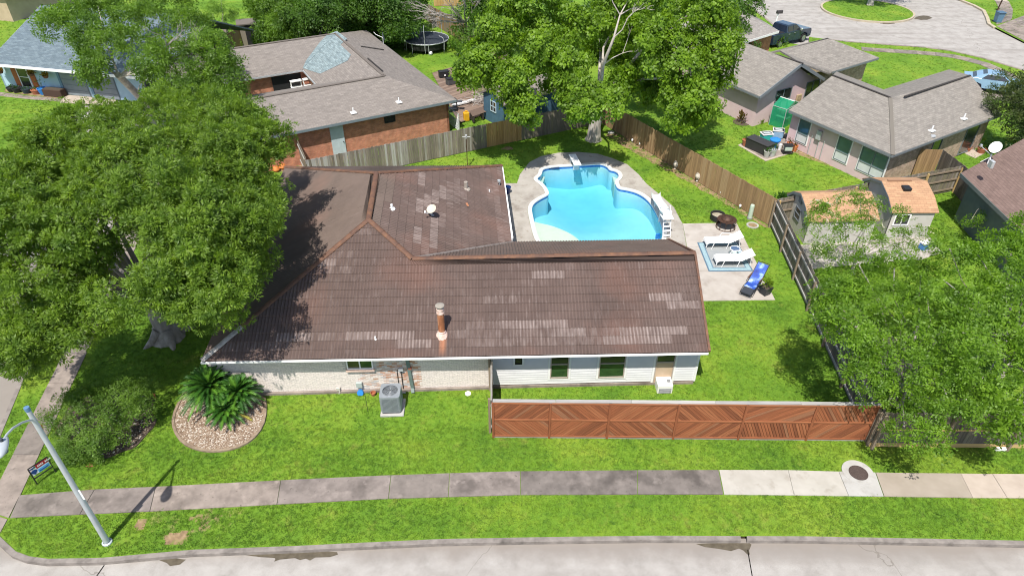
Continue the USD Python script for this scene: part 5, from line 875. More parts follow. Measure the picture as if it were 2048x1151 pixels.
part(jh, "fascia", barm(JE - V(0, 0, .1), JE + js * 13 - V(0, 0, .1), 0.06, 0.2), JW); part(jh, "fascia", barm(JE - V(0, 0, .1), JE + V(8.4, 3.9, -.1), 0.06, 0.2), JW)
q = j0 + js * 1.2 + V(-.12, 0, 1.3); part(jh, "meter_box", rbx(q, (0.16, 0.3, 0.4), 0.02), GALV)
q = JE + V(1.6, 1.0, 0.45); q = ray_plane(1975, 327, JE, unit(np.cross(js, V(4.2, 1.5, 1.7))))
d3 = thing("satellite_dish", "white satellite dish on a tripod mount on the reddish roof", "satellite dish", q)
part(d3, "mast", cat(tube([q, q + V(0, 0, .55)], .04, 8), *[tube([q + V(math.cos(t) * .35, math.sin(t) * .35, -.02), q + V(0, 0, .4)], .02, 5) for t in (0.4, 2.4, 4.6)]), WHITE); part(d3, "reflector", dishmesh(q + V(0.05, 0, .95), V(-0.65, -0.45, .62), 0.33), WHITE, smooth=40); part(d3, "feed_arm", cat(tube([q + V(0, 0, .5), q + V(-.65, .15, .95)], 0.025, 6), bx(q + V(-.67, .15, 1.0), (.1, .1, .12))), GALV)
# sheds
SHEDW = M("shed_wall_grey", [(0, (0.42, 0.405, 0.37)), (1, (0.50, 0.485, 0.45))], scale=2, rough=0.75)
def gambrel(name, label, c0, c1, dep, hw_, hk, hr, skew=(0.05, 1.0), vent=False, win=None, roofm_=SHO):
    """barn shed: front long wall from c0 to c1, depth dep, wall, knee and ridge heights"""
    a, b = V(c0[0], c0[1], 0), V(c1[0], c1[1], 0); e = unit(b - a); n = V(-e[1], e[0], 0); t = thing(name, label, "shed", a)
    prof = [(0, hw_), (dep * 0.20, hk), (dep * 0.5, hr), (dep * 0.80, hk), (dep, hw_)]
    for i in range(4):
        p, q = prof[i], prof[i + 1]; o = 0.12
        ex = n * (-0.10 if i == 0 else 0) ; ey = n * (0.10 if i == 3 else 0)
        face(t, [a - e * o + n * p[0] + V(0, 0, p[1]) + ex, b + e * o + n * p[0] + V(0, 0, p[1]) + ex, b + e * o + n * q[0] + V(0, 0, q[1]) + ey, a - e * o + n * q[0] + V(0, 0, q[1]) + ey], roofm_, edge=e, th=0.06)
    wl(t, a[:2], b[:2], hw_ - .02, SHEDW, th=.08); wl(t, (b + n * dep)[:2], (a + n * dep)[:2], hw_ - .02, SHEDW, th=.08)
    for base, nm in ((a, -1), (b, 1)):
        g_ = np.array([base + n * s_ + V(0, 0, z_) for s_, z_ in [(0, 0)] + [(x, z - .05) for x, z in prof] + [(dep, 0)]]); m_ = len(g_); v = np.vstack([g_, g_ - e * .06 * nm])
        fs = [[0, i, i + 1] for i in range(1, m_ - 1)] + [[m_, m_ + i + 1, m_ + i] for i in range(1, m_ - 1)]; part(t, "gable_wall", (v, np.array(fs)), SHEDW)
        for i in range(4): p, q = prof[i], prof[i + 1]; part(t, "trim", barm(base + e * nm * .10 + n * p[0] + V(0, 0, p[1] - .09), base + e * nm * .10 + n * q[0] + V(0, 0, q[1] - .09), .06, .13), GREYTRIM)
    return t, a, e, n
s1a, s1b = at2(1606, 487), at2(1742, 470)
t, a, e, n = gambrel("garden_shed", "small grey barn shed with orange roof half hidden by the flowering shrub", s1a, s1a + V(3.6, 0.15), 2.9, 1.45, 1.95, 2.3)
window(t, a + n * .0, n, -e, 1.05, 1.75, 0.7, 1.4, GREYTRIM, DKGLASS, mid=.5)
for zz in (2.0,): part(t, "vent", bx(a + n * 1.45 - e * .05 + V(0, 0, 1.85), (.04, .4, .3)), GREYTRIM)
s2a, s2b = at2(1768, 475), at2(1850, 475)
t, a, e, n = gambrel("garden_shed", "taller barn shed with orange shingles and a black square roof vent", s2a, s2b, 3.7, 1.65, 2.15, 2.5)
q = a + e * 1.0 + n * 1.25 + V(0, 0, 2.22); part(t, "roof_vent", rbx(q + V(0, 0, .16), (0.42, 0.42, 0.16), .02), BLACK); part(t, "ridge_vent", barm(a + e * .2 + n * 1.85 + V(0, 0, 2.53), a + e * 1.5 + n * 1.85 + V(0, 0, 2.53), .12, .07), SHO)
window(t, a, e, -n, .15, 1.0, .8, 1.5, WHITE, DKGLASS, upright=.5, fw=.06)
# blue shed behind the fence
s3a = at2(985, 246); q0 = V(*at2(1020, 245), 0); sd = unit(V(0.80, 0.60, 0)); sd2 = V(-sd[1], sd[0], 0); SB = M("shed_wall_blue", [(0, (0.045, 0.10, 0.15)), (1, (0.07, 0.14, 0.20))], scale=3, rough=0.7)
q0 = V(*s3a, 0) + V(0.9, -1.2, 0); sb_ = thing("blue_shed", "dark blue shed with a grey roof behind the tan section of the fence", "shed", q0); SLn, SW = 6.6, 2.6
for a_, b_ in ((q0, q0 + sd * SLn), (q0 + sd * SLn, q0 + sd * SLn + sd2 * SW), (q0 + sd * SLn + sd2 * SW, q0 + sd2 * SW), (q0 + sd2 * SW, q0)): wl(sb_, a_[:2], b_[:2], 2.0, SB, th=.08)
rg0, rg1 = q0 + sd2 * SW / 2 + V(0, 0, 2.75) - sd * .2, q0 + sd * (SLn + .2) + sd2 * SW / 2 + V(0, 0, 2.75)
face(sb_, [q0 - sd * .2 - sd2 * .2 + V(0, 0, 1.95), q0 + sd * (SLn + .2) - sd2 * .2 + V(0, 0, 1.95), rg1, rg0], SHD, edge=sd); face(sb_, [q0 - sd * .2 + sd2 * (SW + .2) + V(0, 0, 1.95), q0 + sd * (SLn + .2) + sd2 * (SW + .2) + V(0, 0, 1.95), rg1, rg0], SHD, edge=sd)
gp = np.array([q0 + V(0, 0, 2), q0 + sd2 * SW + V(0, 0, 2), q0 + sd2 * SW / 2 + V(0, 0, 2.68)]); part(sb_, "gable_wall", (np.vstack([gp, gp + sd * .08]), np.array([[0, 1, 2], [3, 5, 4], [0, 3, 4], [0, 4, 1], [1, 4, 5], [1, 5, 2], [2, 5, 3], [2, 3, 0]])), SB)
window(sb_, q0 + sd2 * SW, -sd2, -sd, 0.9, 1.6, 0.9, 1.7, M("frame_pale_blue", (0.40, 0.50, 0.55)), DKGLASS, mid=.5, upright=.5)

# ------------------------------------------------------------------ pool and patio
from scipy.spatial import Delaunay
DECKM = M("deck_concrete", [(0, (0.27, 0.245, 0.215)), (0.5, (0.345, 0.32, 0.285)), (1, (0.40, 0.37, 0.335))], scale=1.0, detail=9, rough=0.88, spec=0.2, bump=0.003, stain=[((0.20, 0.17, 0.145), 0.7, 0.54, 0.74), ((0.24, 0.205, 0.17), 3.0, 0.58, 0.72)])
PATIOM = M("patio_concrete", [(0, (0.345, 0.31, 0.275)), (1, (0.43, 0.395, 0.36))], scale=1.6, detail=9, rough=0.88, spec=0.2, bump=0.003, stain=((0.29, 0.255, 0.225), 1.1, 0.55, 0.72))
single("pool_deck", prism(deck_poly.difference(coping_poly.buffer(0.01)), -0.1, 0.025), DECKM, label="pale concrete deck around the swimming pool", kind="structure")
pt = setting("patio", "pale concrete patio of three slabs right of the house")
pj = unary_union([LineString([tuple(at2(1340, y)), tuple(at2(1600, y + 1))]).buffer(0.012) for y in (494, 543)])
for g in patio_poly.difference(pj).geoms: part(pt, "patio_slab", prism(g, -0.1, 0.03), PATIOM)
pool = thing("swimming_pool", "curvy blue swimming pool with white coping and shallow white ledge", "swimming pool", (pool_poly.centroid.x, pool_poly.centroid.y, 0))
deep_c = at2(1165, 372)
def depth(p):
    d = np.hypot((p[:, 0] - deep_c[0]) / 2.9, (p[:, 1] - deep_c[1] - 0.6) / 4.4); t = np.clip((1.30 - d) / 1.05, 0, 1); t = t * t * (3 - 2 * t); return 1.10 + 0.70 * t
bd = np.array(pool_poly.exterior.segmentize(0.25).coords)[:-1]; mnx, mny, mxx, mxy = pool_poly.bounds
gp = np.array([(x, y) for x in np.arange(mnx, mxx, .35) for y in np.arange(mny, mxy, .35)]); inn = pool_poly.buffer(-0.12); gp = gp[[inn.contains(Point(q)) for q in gp]]
allp = np.vstack([bd, gp]); tri = Delaunay(allp).simplices; tri = np.array([t for t in tri if pool_poly.buffer(1e-6).contains(Point(allp[t].mean(0)))])
c = allp[tri]; cr = (c[:, 1, 0] - c[:, 0, 0]) * (c[:, 2, 1] - c[:, 0, 1]) - (c[:, 1, 1] - c[:, 0, 1]) * (c[:, 2, 0] - c[:, 0, 0]); tri[cr < 0] = tri[cr < 0][:, ::-1]
zf = -depth(allp); LINER = M("pool_liner", [(0, (0.36, 0.57, 0.62)), (1, (0.42, 0.64, 0.68))], scale=1.2, detail=4, rough=0.6, stain=((0.44, 0.62, 0.52), 0.5, 0.55, 0.8))
part(pool, "floor", (np.c_[allp, zf], tri), LINER, smooth=True)
nb = len(bd); ii = np.arange(nb); jj = (ii + 1) % nb
def wallstrip(z0, z1, off=0.0):
    b_ = np.array(pool_poly.buffer(off).exterior.segmentize(0.3).coords)[:-1]; m = len(b_); i = np.arange(m); j = (i + 1) % m
    v = np.vstack([np.c_[b_, np.full(m, z0)], np.c_[b_, np.full(m, z1)]]); return v, np.vstack([np.c_[i, j, j + m], np.c_[i, j + m, i + m]])
vv = np.vstack([np.c_[bd, zf[:nb]], np.c_[bd, np.full(nb, -0.175)]]); part(pool, "wall", (vv, np.vstack([np.c_[ii, jj, jj + nb], np.c_[ii, jj + nb, ii + nb]])), LINER)
part(pool, "tile_band", wallstrip(-0.18, 0.012), M("pool_tile_blue", [(0, (0.035, 0.14, 0.42)), (1, (0.06, 0.20, 0.52))], scale=9, rough=0.25))
part(pool, "coping", prism(coping_poly.difference(pool_poly.buffer(-0.03)), -0.02, 0.055), M("coping_white", [(0, (0.52, 0.515, 0.49)), (1, (0.60, 0.595, 0.575))], scale=3, rough=0.6))
LEDGE = M("ledge_white", [(0, (0.47, 0.50, 0.41)), (1, (0.53, 0.56, 0.47))], scale=2, rough=0.5)
lg = Polygon(smoothpoly(pl([(1066, 441), (1080, 445), (1100, 449), (1125, 458), (1145, 468), (1160, 480), (1165, 500), (1060, 520), (1050, 450)], -0.2), 1)).intersection(pool_poly.buffer(-0.005)); part(pool, "ledge", prism(lg, -1.1, -0.24), LEDGE)
for pts in ([(1072, 350), (1090, 350), (1086, 362), (1094, 372), (1080, 372), (1066, 358)], [(1221, 341), (1246, 338), (1246, 366), (1229, 365), (1226, 352)]):
    q = Polygon(pl(pts, -0.3)).intersection(pool_poly.buffer(-0.005))
    if q.area > .02: part(pool, "bench", prism(q, -1.4, -0.42), LEDGE)
WATER = usdkit.material(stage, "/World/Looks/pool_water", {"f": ("fresnel", {"IOR": 1.33}), "t": ("transparent_bsdf", {"color": (0.97, 0.99, 1.0)}), "g": ("glossy_bsdf", {"roughness": 0.05, "color": (0.9, 0.9, 0.9)}), "x": ("mix_closure", {}), "gp": ("geometry", {}), "n": ("noise_texture", {"scale": 2.2, "detail": 3.0}), "b": ("bump", {"strength": 0.35, "distance": 0.05}), "v": ("absorption_volume", {"color": (0.0, 0.74, 0.91), "density": 0.27})},
    [("gp.position", "n.vector"), ("n.fac", "b.height"), ("b.normal", "g.normal"), ("b.normal", "f.normal") if False else ("f.fac", "x.fac"), ("t.BSDF", "x.closure1"), ("g.BSDF", "x.closure2")], surface="x.closure", volume="v.volume")
part(pool, "water", prism(pool_poly.buffer(0.03), -3.0, -0.085), WATER)
q = at(1317, 463, -0.3); part(pool, "inlet", bx(q + V(0, 0, -.3), (.25, .1, .3), 20), BLUEP)
q = at(1144, 339, -0.12); part(pool, "skimmer", bx(at(1108, 336, -.05) + V(0, -.02, 0), (.7, .05, .10), 6), plain("skimmer_dark", (0.02, 0.05, 0.12)))
b0_, b1_ = at(1145, 310, 0.5), at(1155.5, 331, 0.5); db = thing("diving_board", "white diving board on a low stand at the far end of the pool", "diving board", V(b0_[0], b0_[1], 0)); bdv = unit(b1_ - b0_)
part(db, "board", barm(b0_ - bdv * .1, b1_ + V(0, 0, .03), 0.46, 0.05), WHITE); part(db, "stand", cat(*[barm(b0_ + bdv * t + V(0, 0, -.03), V(*(b0_ + bdv * t)[:2], 0.02), 0.4, 0.08, up=bdv) for t in (0.15, 1.15)]), GALV); part(db, "grip", barm(b0_ + bdv * 1.3 + V(0, 0, .03), b1_ - bdv * .05 + V(0, 0, .06), 0.40, 0.008), WHITE)
# slide
path = np.array([at(1333, 431, 1.15), at(1327, 424, 1.10), at(1321, 414, 0.95), at(1314, 405, 0.72), at(1311, 397, 0.55), at(1311, 389, 0.46)]); sl_ = thing("pool_slide", "curved white pool slide with ladder on the right edge of the pool", "pool slide", V(path[0][0], path[0][1], 0))
tt = np.linspace(0, 1, 14); pth = np.stack([np.interp(tt, np.linspace(0, 1, 6), path[:, k]) for k in range(3)], 1); rows_ = []
for i, p in enumerate(pth):
    d = pth[min(i + 1, 13)] - pth[max(i - 1, 0)]; y = unit(V(-d[1], d[0], 0)); wv = 0.30 if i < 3 else 0.27
    rows_.append([p + y * a * wv + V(0, 0, 0.22 * abs(a) ** 3) for a in np.linspace(-1, 1, 9)])
v = np.array(rows_).reshape(-1, 3); f = np.array([t for i in range(13) for j in range(8) for t in ([i * 9 + j, i * 9 + j + 1, i * 9 + j + 10], [i * 9 + j, i * 9 + j + 10, i * 9 + j + 9])])
part(sl_, "chute", (np.vstack([v, v - V(0, 0, .03)]), np.vstack([f, f[:, ::-1] + len(v)])), M("slide_white", [(0, (0.66, 0.72, 0.70)), (1, (0.76, 0.79, 0.77))], scale=2, rough=0.3), smooth=50)
p0 = path[0]; dd = unit(V(*(path[1] - path[0])[:2], 0)); sd_ = V(-dd[1], dd[0], 0)
for s_ in (-.21, .21): part(sl_, "ladder_rail", tube([V(*(p0 - dd * .45 + sd_ * s_)[:2], 0.03), p0 - dd * .1 + sd_ * s_ + V(0, 0, .1), p0 + dd * .2 + sd_ * s_ + V(0, 0, .5), p0 + dd * .5 + sd_ * s_ + V(0, 0, .2)], 0.025, 8), WHITE)
for k in range(5): part(sl_, "step", barm(p0 - dd * (.42 - k * .08) + sd_ * -.2 + V(0, 0, -1.0 + k * .24), p0 - dd * (.42 - k * .08) + sd_ * .2 + V(0, 0, -1.0 + k * .24), .12, .04), WHITE)
for q in (pth[5], pth[10]): part(sl_, "support", tube([V(q[0], q[1], .03), q - V(0, 0, .02)], 0.03, 8), WHITE)
part(sl_, "platform", barm(p0 - dd * .35 - V(0, 0, .02), p0 + dd * .2 - V(0, 0, .02), 0.6, 0.05), WHITE)
# pots at the house wall
def pot(name, label, q, r, h, mat, group=None, plant=None, cat_="plant pot"):
    t = thing(name, label, cat_, q, group=group); part(t, "pot", lathe([(0, 0.0), (r * .72, 0.0), (r * .95, h * .75), (r, h * .9), (r * 1.06, h), (r * .9, h), (r * .86, h * .85), (0, h * .82)], q, 18), mat, smooth=40)
    if plant is not None: part(t, "foliage", leafball(q + V(0, 0, h * .85), r * 1.3 * plant[1], plant[2], 34, .12 * plant[1] ** .5, rnd.randrange(999)), plant[0])
    return t
def leafball(c, r, h, n, L, seed):
    g = np.random.default_rng(seed); vs, fs = [], []
    for k in range(n):
        a, e = g.uniform(0, 6.28), g.uniform(0.25, 1.4); d = V(math.cos(a) * math.cos(e), math.sin(a) * math.cos(e), math.sin(e)); p = c + d * V(r, r, h) * g.uniform(.3, 1); s = unit(np.cross(d, V(g.normal(), g.normal(), 1.5))); t = unit(d + V(0, 0, .25) + g.normal(0, .25, 3)); k0 = len(vs) * 4
        vs.append([p, p + t * L * .55 + s * L * .28, p + t * L * 1.25, p + t * L * .55 - s * L * .28]); fs += [[k0, k0 + 1, k0 + 2], [k0, k0 + 2, k0 + 3]]
    st_ = tube([c - V(0, 0, .1), c + V(0, 0, h * .6)], .015, 4); v = np.array(vs).reshape(-1, 3); return cat((v, np.array(fs)), st_)
LIME = foliage("leaf_lime", (0.10, 0.17, 0.012), (0.20, 0.30, 0.02), (0.34, 0.42, 0.04)); PLANTG = foliage("leaf_garden", (0.03, 0.085, 0.012), (0.06, 0.15, 0.02), (0.11, 0.22, 0.03)); CROTON = foliage("leaf_croton", (0.05, 0.07, 0.015), (0.20, 0.09, 0.02), (0.40, 0.13, 0.03))
TERRA = plain("terracotta", (0.36, 0.13, 0.07), 0.8)
pot("plant_pot", "glossy dark blue pot on the deck beside the roof edge", at(1014, 386), 0.24, 0.42, plain("navy_glaze", (0.012, 0.03, 0.11), 0.15))
# rug
rg = [at2(1394, 485.5), at2(1474.5, 485), at2(1506.5, 543), at2(1417, 543.5)]; rgp = Polygon([tuple(q) for q in rg])
ru = thing("outdoor_rug", "grey-blue bordered rug under the two white loungers", "rug", (rgp.centroid.x, rgp.centroid.y, 0.03))
part(ru, "border", prism(rgp, 0.026, 0.040), plain("rug_navy", (0.09, 0.15, 0.21), 0.95)); part(ru, "band", prism(rgp.buffer(-0.07, join_style="mitre"), 0.03, 0.044), M("rug_blue", [(0, (0.20, 0.30, 0.34)), (1, (0.30, 0.42, 0.46))], scale=12, rough=0.95)); part(ru, "inner_border", prism(rgp.buffer(-0.27, join_style="mitre"), 0.03, 0.047), plain("rug_navy2", (0.12, 0.19, 0.25), 0.95)); part(ru, "field", prism(rgp.buffer(-0.33, join_style="mitre"), 0.03, 0.050), M("rug_field", [(0, (0.20, 0.22, 0.23)), (1, (0.36, 0.37, 0.37))], scale=1, stretch=(2, 40, 1), rough=0.95, local=True))
# loungers
SLING = M("lounger_sling", [(0, (0.70, 0.71, 0.71)), (1, (0.78, 0.78, 0.78))], scale=20, rough=0.7)
def lounger(q):
    t = thing("sun_lounger", "white sling sun lounger nearer the fire pit on the rug", "sun lounger", q); P = lambda x, y, z: q + V(x, y, z)
    for s_ in (-.31, .31): part(t, "side_rail", tube([P(-.95, s_, .10), P(-.92, s_, .33), P(-.80, s_, .37), P(.35, s_, .36), P(.90, s_, .66), P(.98, s_, .70)], 0.022, 8), WHITE)
    part(t, "seat", cat(barm(P(-.93, 0, .37), P(.35, 0, .37), .60, .015), barm(P(-.95, 0, .24), P(-.92, 0, .37), .60, .015)), SLING); part(t, "backrest", barm(P(.35, 0, .37), P(.97, 0, .705), .60, .015), SLING)
    for x in (-.55, .25):
        for s_ in (-.31, .31): part(t, "leg", tube([P(x, s_, .36), P(x - .10, s_ * 1.06, 0.0)], 0.02, 8), WHITE)
    for s_ in (-.34, .34): part(t, "arm", tube([P(-.1, s_, .36), P(.02, s_ * 1.02, .55), P(.42, s_ * 1.02, .56), P(.55, s_, .45)], 0.02, 8), WHITE)
    part(t, "back_strut", tube([P(.8, -.3, .6), P(.85, -.28, 0.02), P(.85, .28, 0.02), P(.8, .3, .6)], 0.018, 8), WHITE); return t
lq = at(1443, 492); lo = lounger(V(lq[0], lq[1], 0.05)); turn(lo, 3)
lq = at(1464, 528); dup(lo, "sun_lounger", (lq[0], lq[1], 0.05), 2, label="white sling sun lounger nearer the camera on the rug", category="sun lounger"); 
q = at(1467, 511, 0.05); q = V(q[0], q[1], 0.05)
tb = thing("side_table", "small round white glass-topped table between the loungers", "side table", q); part(tb, "rim", lathe([(0.25, .44), (.27, .45), (.25, .47), (.23, .45)], q, 20), WHITE, smooth=True); part(tb, "top", lathe([(0.0, .455), (.235, .455), (.235, .447), (0, .447)], q, 20), panemat("table_glass"))
for k in range(4): a = k * math.pi / 2 + .6; part(tb, "leg", tube([q + V(math.cos(a) * .23, math.sin(a) * .23, .44), q + V(math.cos(a) * .15, math.sin(a) * .15, .2), q + V(math.cos(a) * .26, math.sin(a) * .26, 0)], .016, 6), WHITE)
part(tb, "shelf", lathe([(0, .18), (.16, .18), (.16, .2), (0, .2)], q, 16), WHITE)
# blue folding lounge
f0, f1_ = at(1494, 590), at(1530, 548); f0 = V(f0[0], f0[1], 0.03); ax = unit(V(f1_[0] - f0[0], f1_[1] - f0[1], 0)); ay = V(-ax[1], ax[0], 0); bl = thing("folding_lounge_chair", "dark framed reclining chair with blue and white sling by the planter", "lounge chair", f0); P = lambda x, y, z: f0 + ax * x + ay * y + V(0, 0, z)
BLUEF = M("sling_tie_dye", [(0, (0.015, 0.03, 0.20)), (0.5, (0.03, 0.09, 0.42)), (0.75, (0.25, 0.38, 0.70)), (1, (0.72, 0.76, 0.85))], scale=2.2, detail=3, rough=0.6)
part(bl, "sling", cat(barm(P(.02, 0, .42), P(.60, 0, .36), .52, .012), barm(P(.60, 0, .36), P(1.50, 0, 1.02), .52, .012)), BLUEF); part(bl, "leg_rest", barm(P(-.30, 0, .26), P(.02, 0, .42), .50, .012), plain("mesh_black", (0.03, 0.035, 0.045), .8))
for s_ in (-.28, .28): part(bl, "frame_tube", tube([P(-.34, s_, .24), P(.02, s_, .43), P(.6, s_, .37), P(1.54, s_, 1.05)], .016, 8), BLACK); part(bl, "leg", tube([P(-.05, s_, 0), P(.8, s_, .62), P(1.0, s_, .60)], .014, 8), BLACK); part(bl, "leg", tube([P(.95, s_, 0), P(.25, s_, .58), P(.75, s_, .62)], .014, 8), BLACK); part(bl, "armrest", barm(P(.45, s_ * 1.05, .63), P(.95, s_ * 1.05, .64), .05, .02), plain("arm_wood", (.14, .07, .04)))
part(bl, "cross_bar", cat(tube([P(-.34, -.28, .24), P(-.34, .28, .24)], .016, 6), tube([P(1.54, -.28, 1.05), P(1.54, .28, 1.05)], .016, 6), tube([P(-.05, -.28, 0.015), P(-.05, .28, 0.015)], .014, 6), tube([P(.95, -.28, .015), P(.95, .28, .015)], .014, 6)), BLACK)
q = at(1529, 588); q = V(q[0], q[1], .03); pb_ = thing("planter", "square black planter with a lime plant at the patio corner", "planter", q); hb = lambda s_, z: [q + V(*(np.array([[math.cos(.5), -math.sin(.5)], [math.sin(.5), math.cos(.5)]]) @ V(a * s_, b * s_)), z) for a, b in ((-1, -1), (1, -1), (1, 1), (-1, 1))]
part(pb_, "pot", hexa(np.array(hb(.17, 0)), np.array(hb(.24, .44))), plain("planter_black", (0.022, 0.028, 0.035), .4)); part(pb_, "soil", hexa(np.array(hb(.22, .40)), np.array(hb(.221, .446))), SUBSOIL); part(pb_, "foliage", leafball(q + V(0, 0, .42), .32, .42, 60, .17, 5), LIME)
# fire pit, fire ring, utility post, disc
q = at(1452, 458); q = V(q[0], q[1] + .15, .03); fp = thing("fire_pit", "round rusty brown fire pit table with scrollwork base on the patio corner", "fire pit", q); BRZ = M("bronze_rust", [(0, (0.035, 0.022, 0.018)), (1, (0.11, 0.055, 0.035))], scale=9, rough=.6, metallic=.3)
part(fp, "table_ring", lathe([(.30, .50), (.52, .50), (.53, .53), (.30, .54)], q, 24), BRZ); part(fp, "bowl", lathe([(.31, .52), (.28, .36), (.15, .28), (0, .27)], q, 20), BLACK); part(fp, "lid", lathe([(.33, .55), (.30, .64), (.18, .72), (.05, .745), (0, .75)], q, 24), BRZ, smooth=60)
for k in range(10): a = k * .628; u_ = V(math.cos(a), math.sin(a), 0); part(fp, "scroll", tube([q + u_ * .50 + V(0, 0, .5), q + u_ * .56 + V(0, 0, .3), q + u_ * .44 + V(0, 0, .14), q + u_ * .55 + V(0, 0, .02)], .016, 5), BRZ)
part(fp, "base_ring", lathe([(.52, .02), (.545, .035), (.52, .05), (.50, .035)], q, 24), BRZ); part(fp, "lid_handle", tube([q + V(-.06, 0, .74), q + V(0, 0, .80), q + V(.06, 0, .74)], .012, 6), BLACK)
q = at(1435, 441); q = V(q[0], q[1] + .15, 0); fr_ = thing("fire_ring", "round black metal fire ring full of ash on the grass", "fire ring", q); part(fr_, "ring", lathe([(.36, 0), (.40, 0), (.40, .34), (.42, .36), (.40, .38), (.35, .36), (.36, 0)], q, 26), BLACK); part(fr_, "ash", lathe([(0, .27), (.35, .24)], q, 20), M("ash", [(0, (0.20, 0.17, 0.12)), (1, (0.42, 0.38, 0.28))], scale=9, rough=.95))
q = at(1499, 437); up_ = thing("utility_pedestal", "pale green round utility pedestal beside the brown fence", "pedestal", q); part(up_, "body", lathe([(.13, 0), (.12, .7), (.125, .72), (.125, .84), (.10, .90), (0, .92)], q, 16), M("pedestal_green", [(0, (0.36, 0.46, 0.36)), (1, (0.48, 0.55, 0.46))], scale=3, rough=.5), smooth=35); part(up_, "collar", lathe([(.16, 0), (.15, .10), (.12, .12)], q, 16), plain("collar_grey", (.25, .25, .24)))
q = at(1505, 451); ds_ = thing("drain_disc", "round concrete disc with earthy centre in the grass by the fence corner", "drain cover", q); part(ds_, "ring", lathe([(.22, 0), (.34, 0), (.34, .05), (.24, .05), (.22, 0)], q, 22), SLABWHITE); part(ds_, "centre", lathe([(0, .035), (.235, .035)], q, 18), EARTH)
# fence ornaments and small lights
fe = unit(V(*(f23 - c12), 0)); fn = V(-fe[1], fe[0], 0); fn = fn if fn[1] < 0 or fn[0] < 0 else -fn
for i, (x, y, lab) in enumerate(((1353, 328, "pale round face plaque hung on the brown fence nearer the yard tree"), (1397, 352, "pale round face plaque hung on the brown fence farther from the tree"))):
    q = ray_plane(x, y, V(*c12, 0) , fn); q = q + fn * .06; g_ = thing("wall_plaque", lab, "plaque", q, None)
    ring = tube([q + fe * .17 * math.cos(a) + V(0, 0, .20 * math.sin(a)) for a in np.linspace(0, 6.28, 17)], .03, 6); PLQ = M("plaque_pale", [(0, (0.36, 0.32, 0.26)), (1, (0.56, 0.51, 0.44))], scale=12, rough=.8)
    part(g_, "rim", ring, PLQ); part(g_, "face", trimesh.creation.icosphere(2, 1.0).apply_transform(np.diag([.15, .15, .17, 1])).apply_translation(q), PLQ, smooth=True); part(g_, "pendant", trimesh.creation.icosphere(1, .07).apply_translation(q - V(0, 0, .32)), PLQ, smooth=True)
for x, y, lab in ((1441, 391, "small white garden light at the fence foot halfway to the patio"), (1479, 418, "small white garden light at the fence foot near the green pedestal"), (1264, 286, "small white garden light by the fence nearest the yard tree"), (1279, 293, "second small white garden light by the fence past the tree shadow")):
    q = at(x, y); g_ = thing("garden_light", lab, "garden light", q); part(g_, "stake", tube([q, q + V(0, 0, .22)], .012, 6), GALV); part(g_, "lamp", lathe([(0, .16), (.06, .17), (.07, .25), (.05, .30), (0, .31)], q, 10), WHITE)
q = at(1222, 267); single("white_stone", trimesh.creation.icosphere(2, 1.0).apply_transform(np.diag([.25, .16, .12, 1])).apply_translation(q + V(0, 0, .08)), SLABWHITE, label="white stone lying in the shade right of the yard tree trunk", category="stone", smooth=True)
q = at(935, 335); hz = zline(935, 271, q); bf = thing("bird_feeder_pole", "thin rusty pole with a small cross arm in the lawn behind the house", "pole", q); part(bf, "pole", tube([q, q + V(0, 0, hz)], .028, 6), BRZ); part(bf, "cross_arm", cat(tube([q + V(-.25, 0, hz - .1), q + V(.25, 0, hz - .1)], .02, 6), tube([q + V(0, -.25, hz - .1), q + V(0, .25, hz - .1)], .02, 6), lathe([(0, hz), (.08, hz + .02), (0, hz + .08)], q, 8)), GALV)

# ------------------------------------------------------------------ lamp, sign
q = at(215, 1084); LH = zline(50, 815, q); lp = thing("street_lamp", "tall grey steel street lamp with a curved arm on the verge", "street lamp", q)
LAMPG = M("lamp_grey", [(0, (0.40, 0.44, 0.47)), (1, (0.50, 0.54, 0.57))], scale=3, rough=.42, metallic=.3)
part(lp, "pole", tube([q, q + V(0, 0, LH * .5), q + V(0, 0, LH - .12)], [.095, .08, .062], 16), LAMPG, smooth=40); part(lp, "base_plate", lathe([(.16, 0), (.16, .05), (.11, .07)], q, 12), LAMPG); part(lp, "cap", lathe([(.066, LH - .14), (.072, LH - .10), (.072, LH), (0, LH + .01)], q, 14), plain("photocell_blue", (.10, .20, .33), .4))
part(lp, "number_plate", barm(q + V(.09, -.02, 2.3), q + V(.09, -.02, 2.75), .01, .09, up=(1, 0, 0)), WHITE)
sh_dir = None
hd = V(-13.12, 11.90, 6.40); ap = [V(*(q + (hd - q) * t)[:2], LH + d) for t, d in ((0, -.50), (.12, -.36), (.35, -.16), (.65, .02), (.88, .085))] + [hd]
part(lp, "arm", tube(ap, .032, 10), LAMPG, smooth=50); hv = unit(V(*(hd - q)[:2], 0)); hy = V(-hv[1], hv[0], 0)
def ellipsoid(c, r, sub=2): return trimesh.creation.icosphere(sub, 1.0).apply_transform(np.diag([*r, 1])).apply_translation(c)
em = trimesh.creation.icosphere(3, 1.0); evv = em.vertices.copy(); evv = evv * V(.36, .17, .10); evv[:, 1] *= 1 + .35 * (evv[:, 0] / .36); lv = np.array([hd + hv * (.26 + a[0]) + hy * a[1] + V(0, 0, a[2] - .04 - 0.10 * (a[0] + .3)) for a in evv]); part(lp, "lamp_head", (lv, em.faces), LAMPG, smooth=True)
part(lp, "photocell", lathe([(0.05, 0), (.05, .07), (0, .08)], hd + hv * .12 + V(0, 0, .05), 10), plain("photocell_dark", (.05, .06, .08))); part(lp, "lens", ellipsoid(hd + hv * .34 - V(0, 0, .13), (.2, .12, .05)), panemat("lamp_lens"), smooth=True)
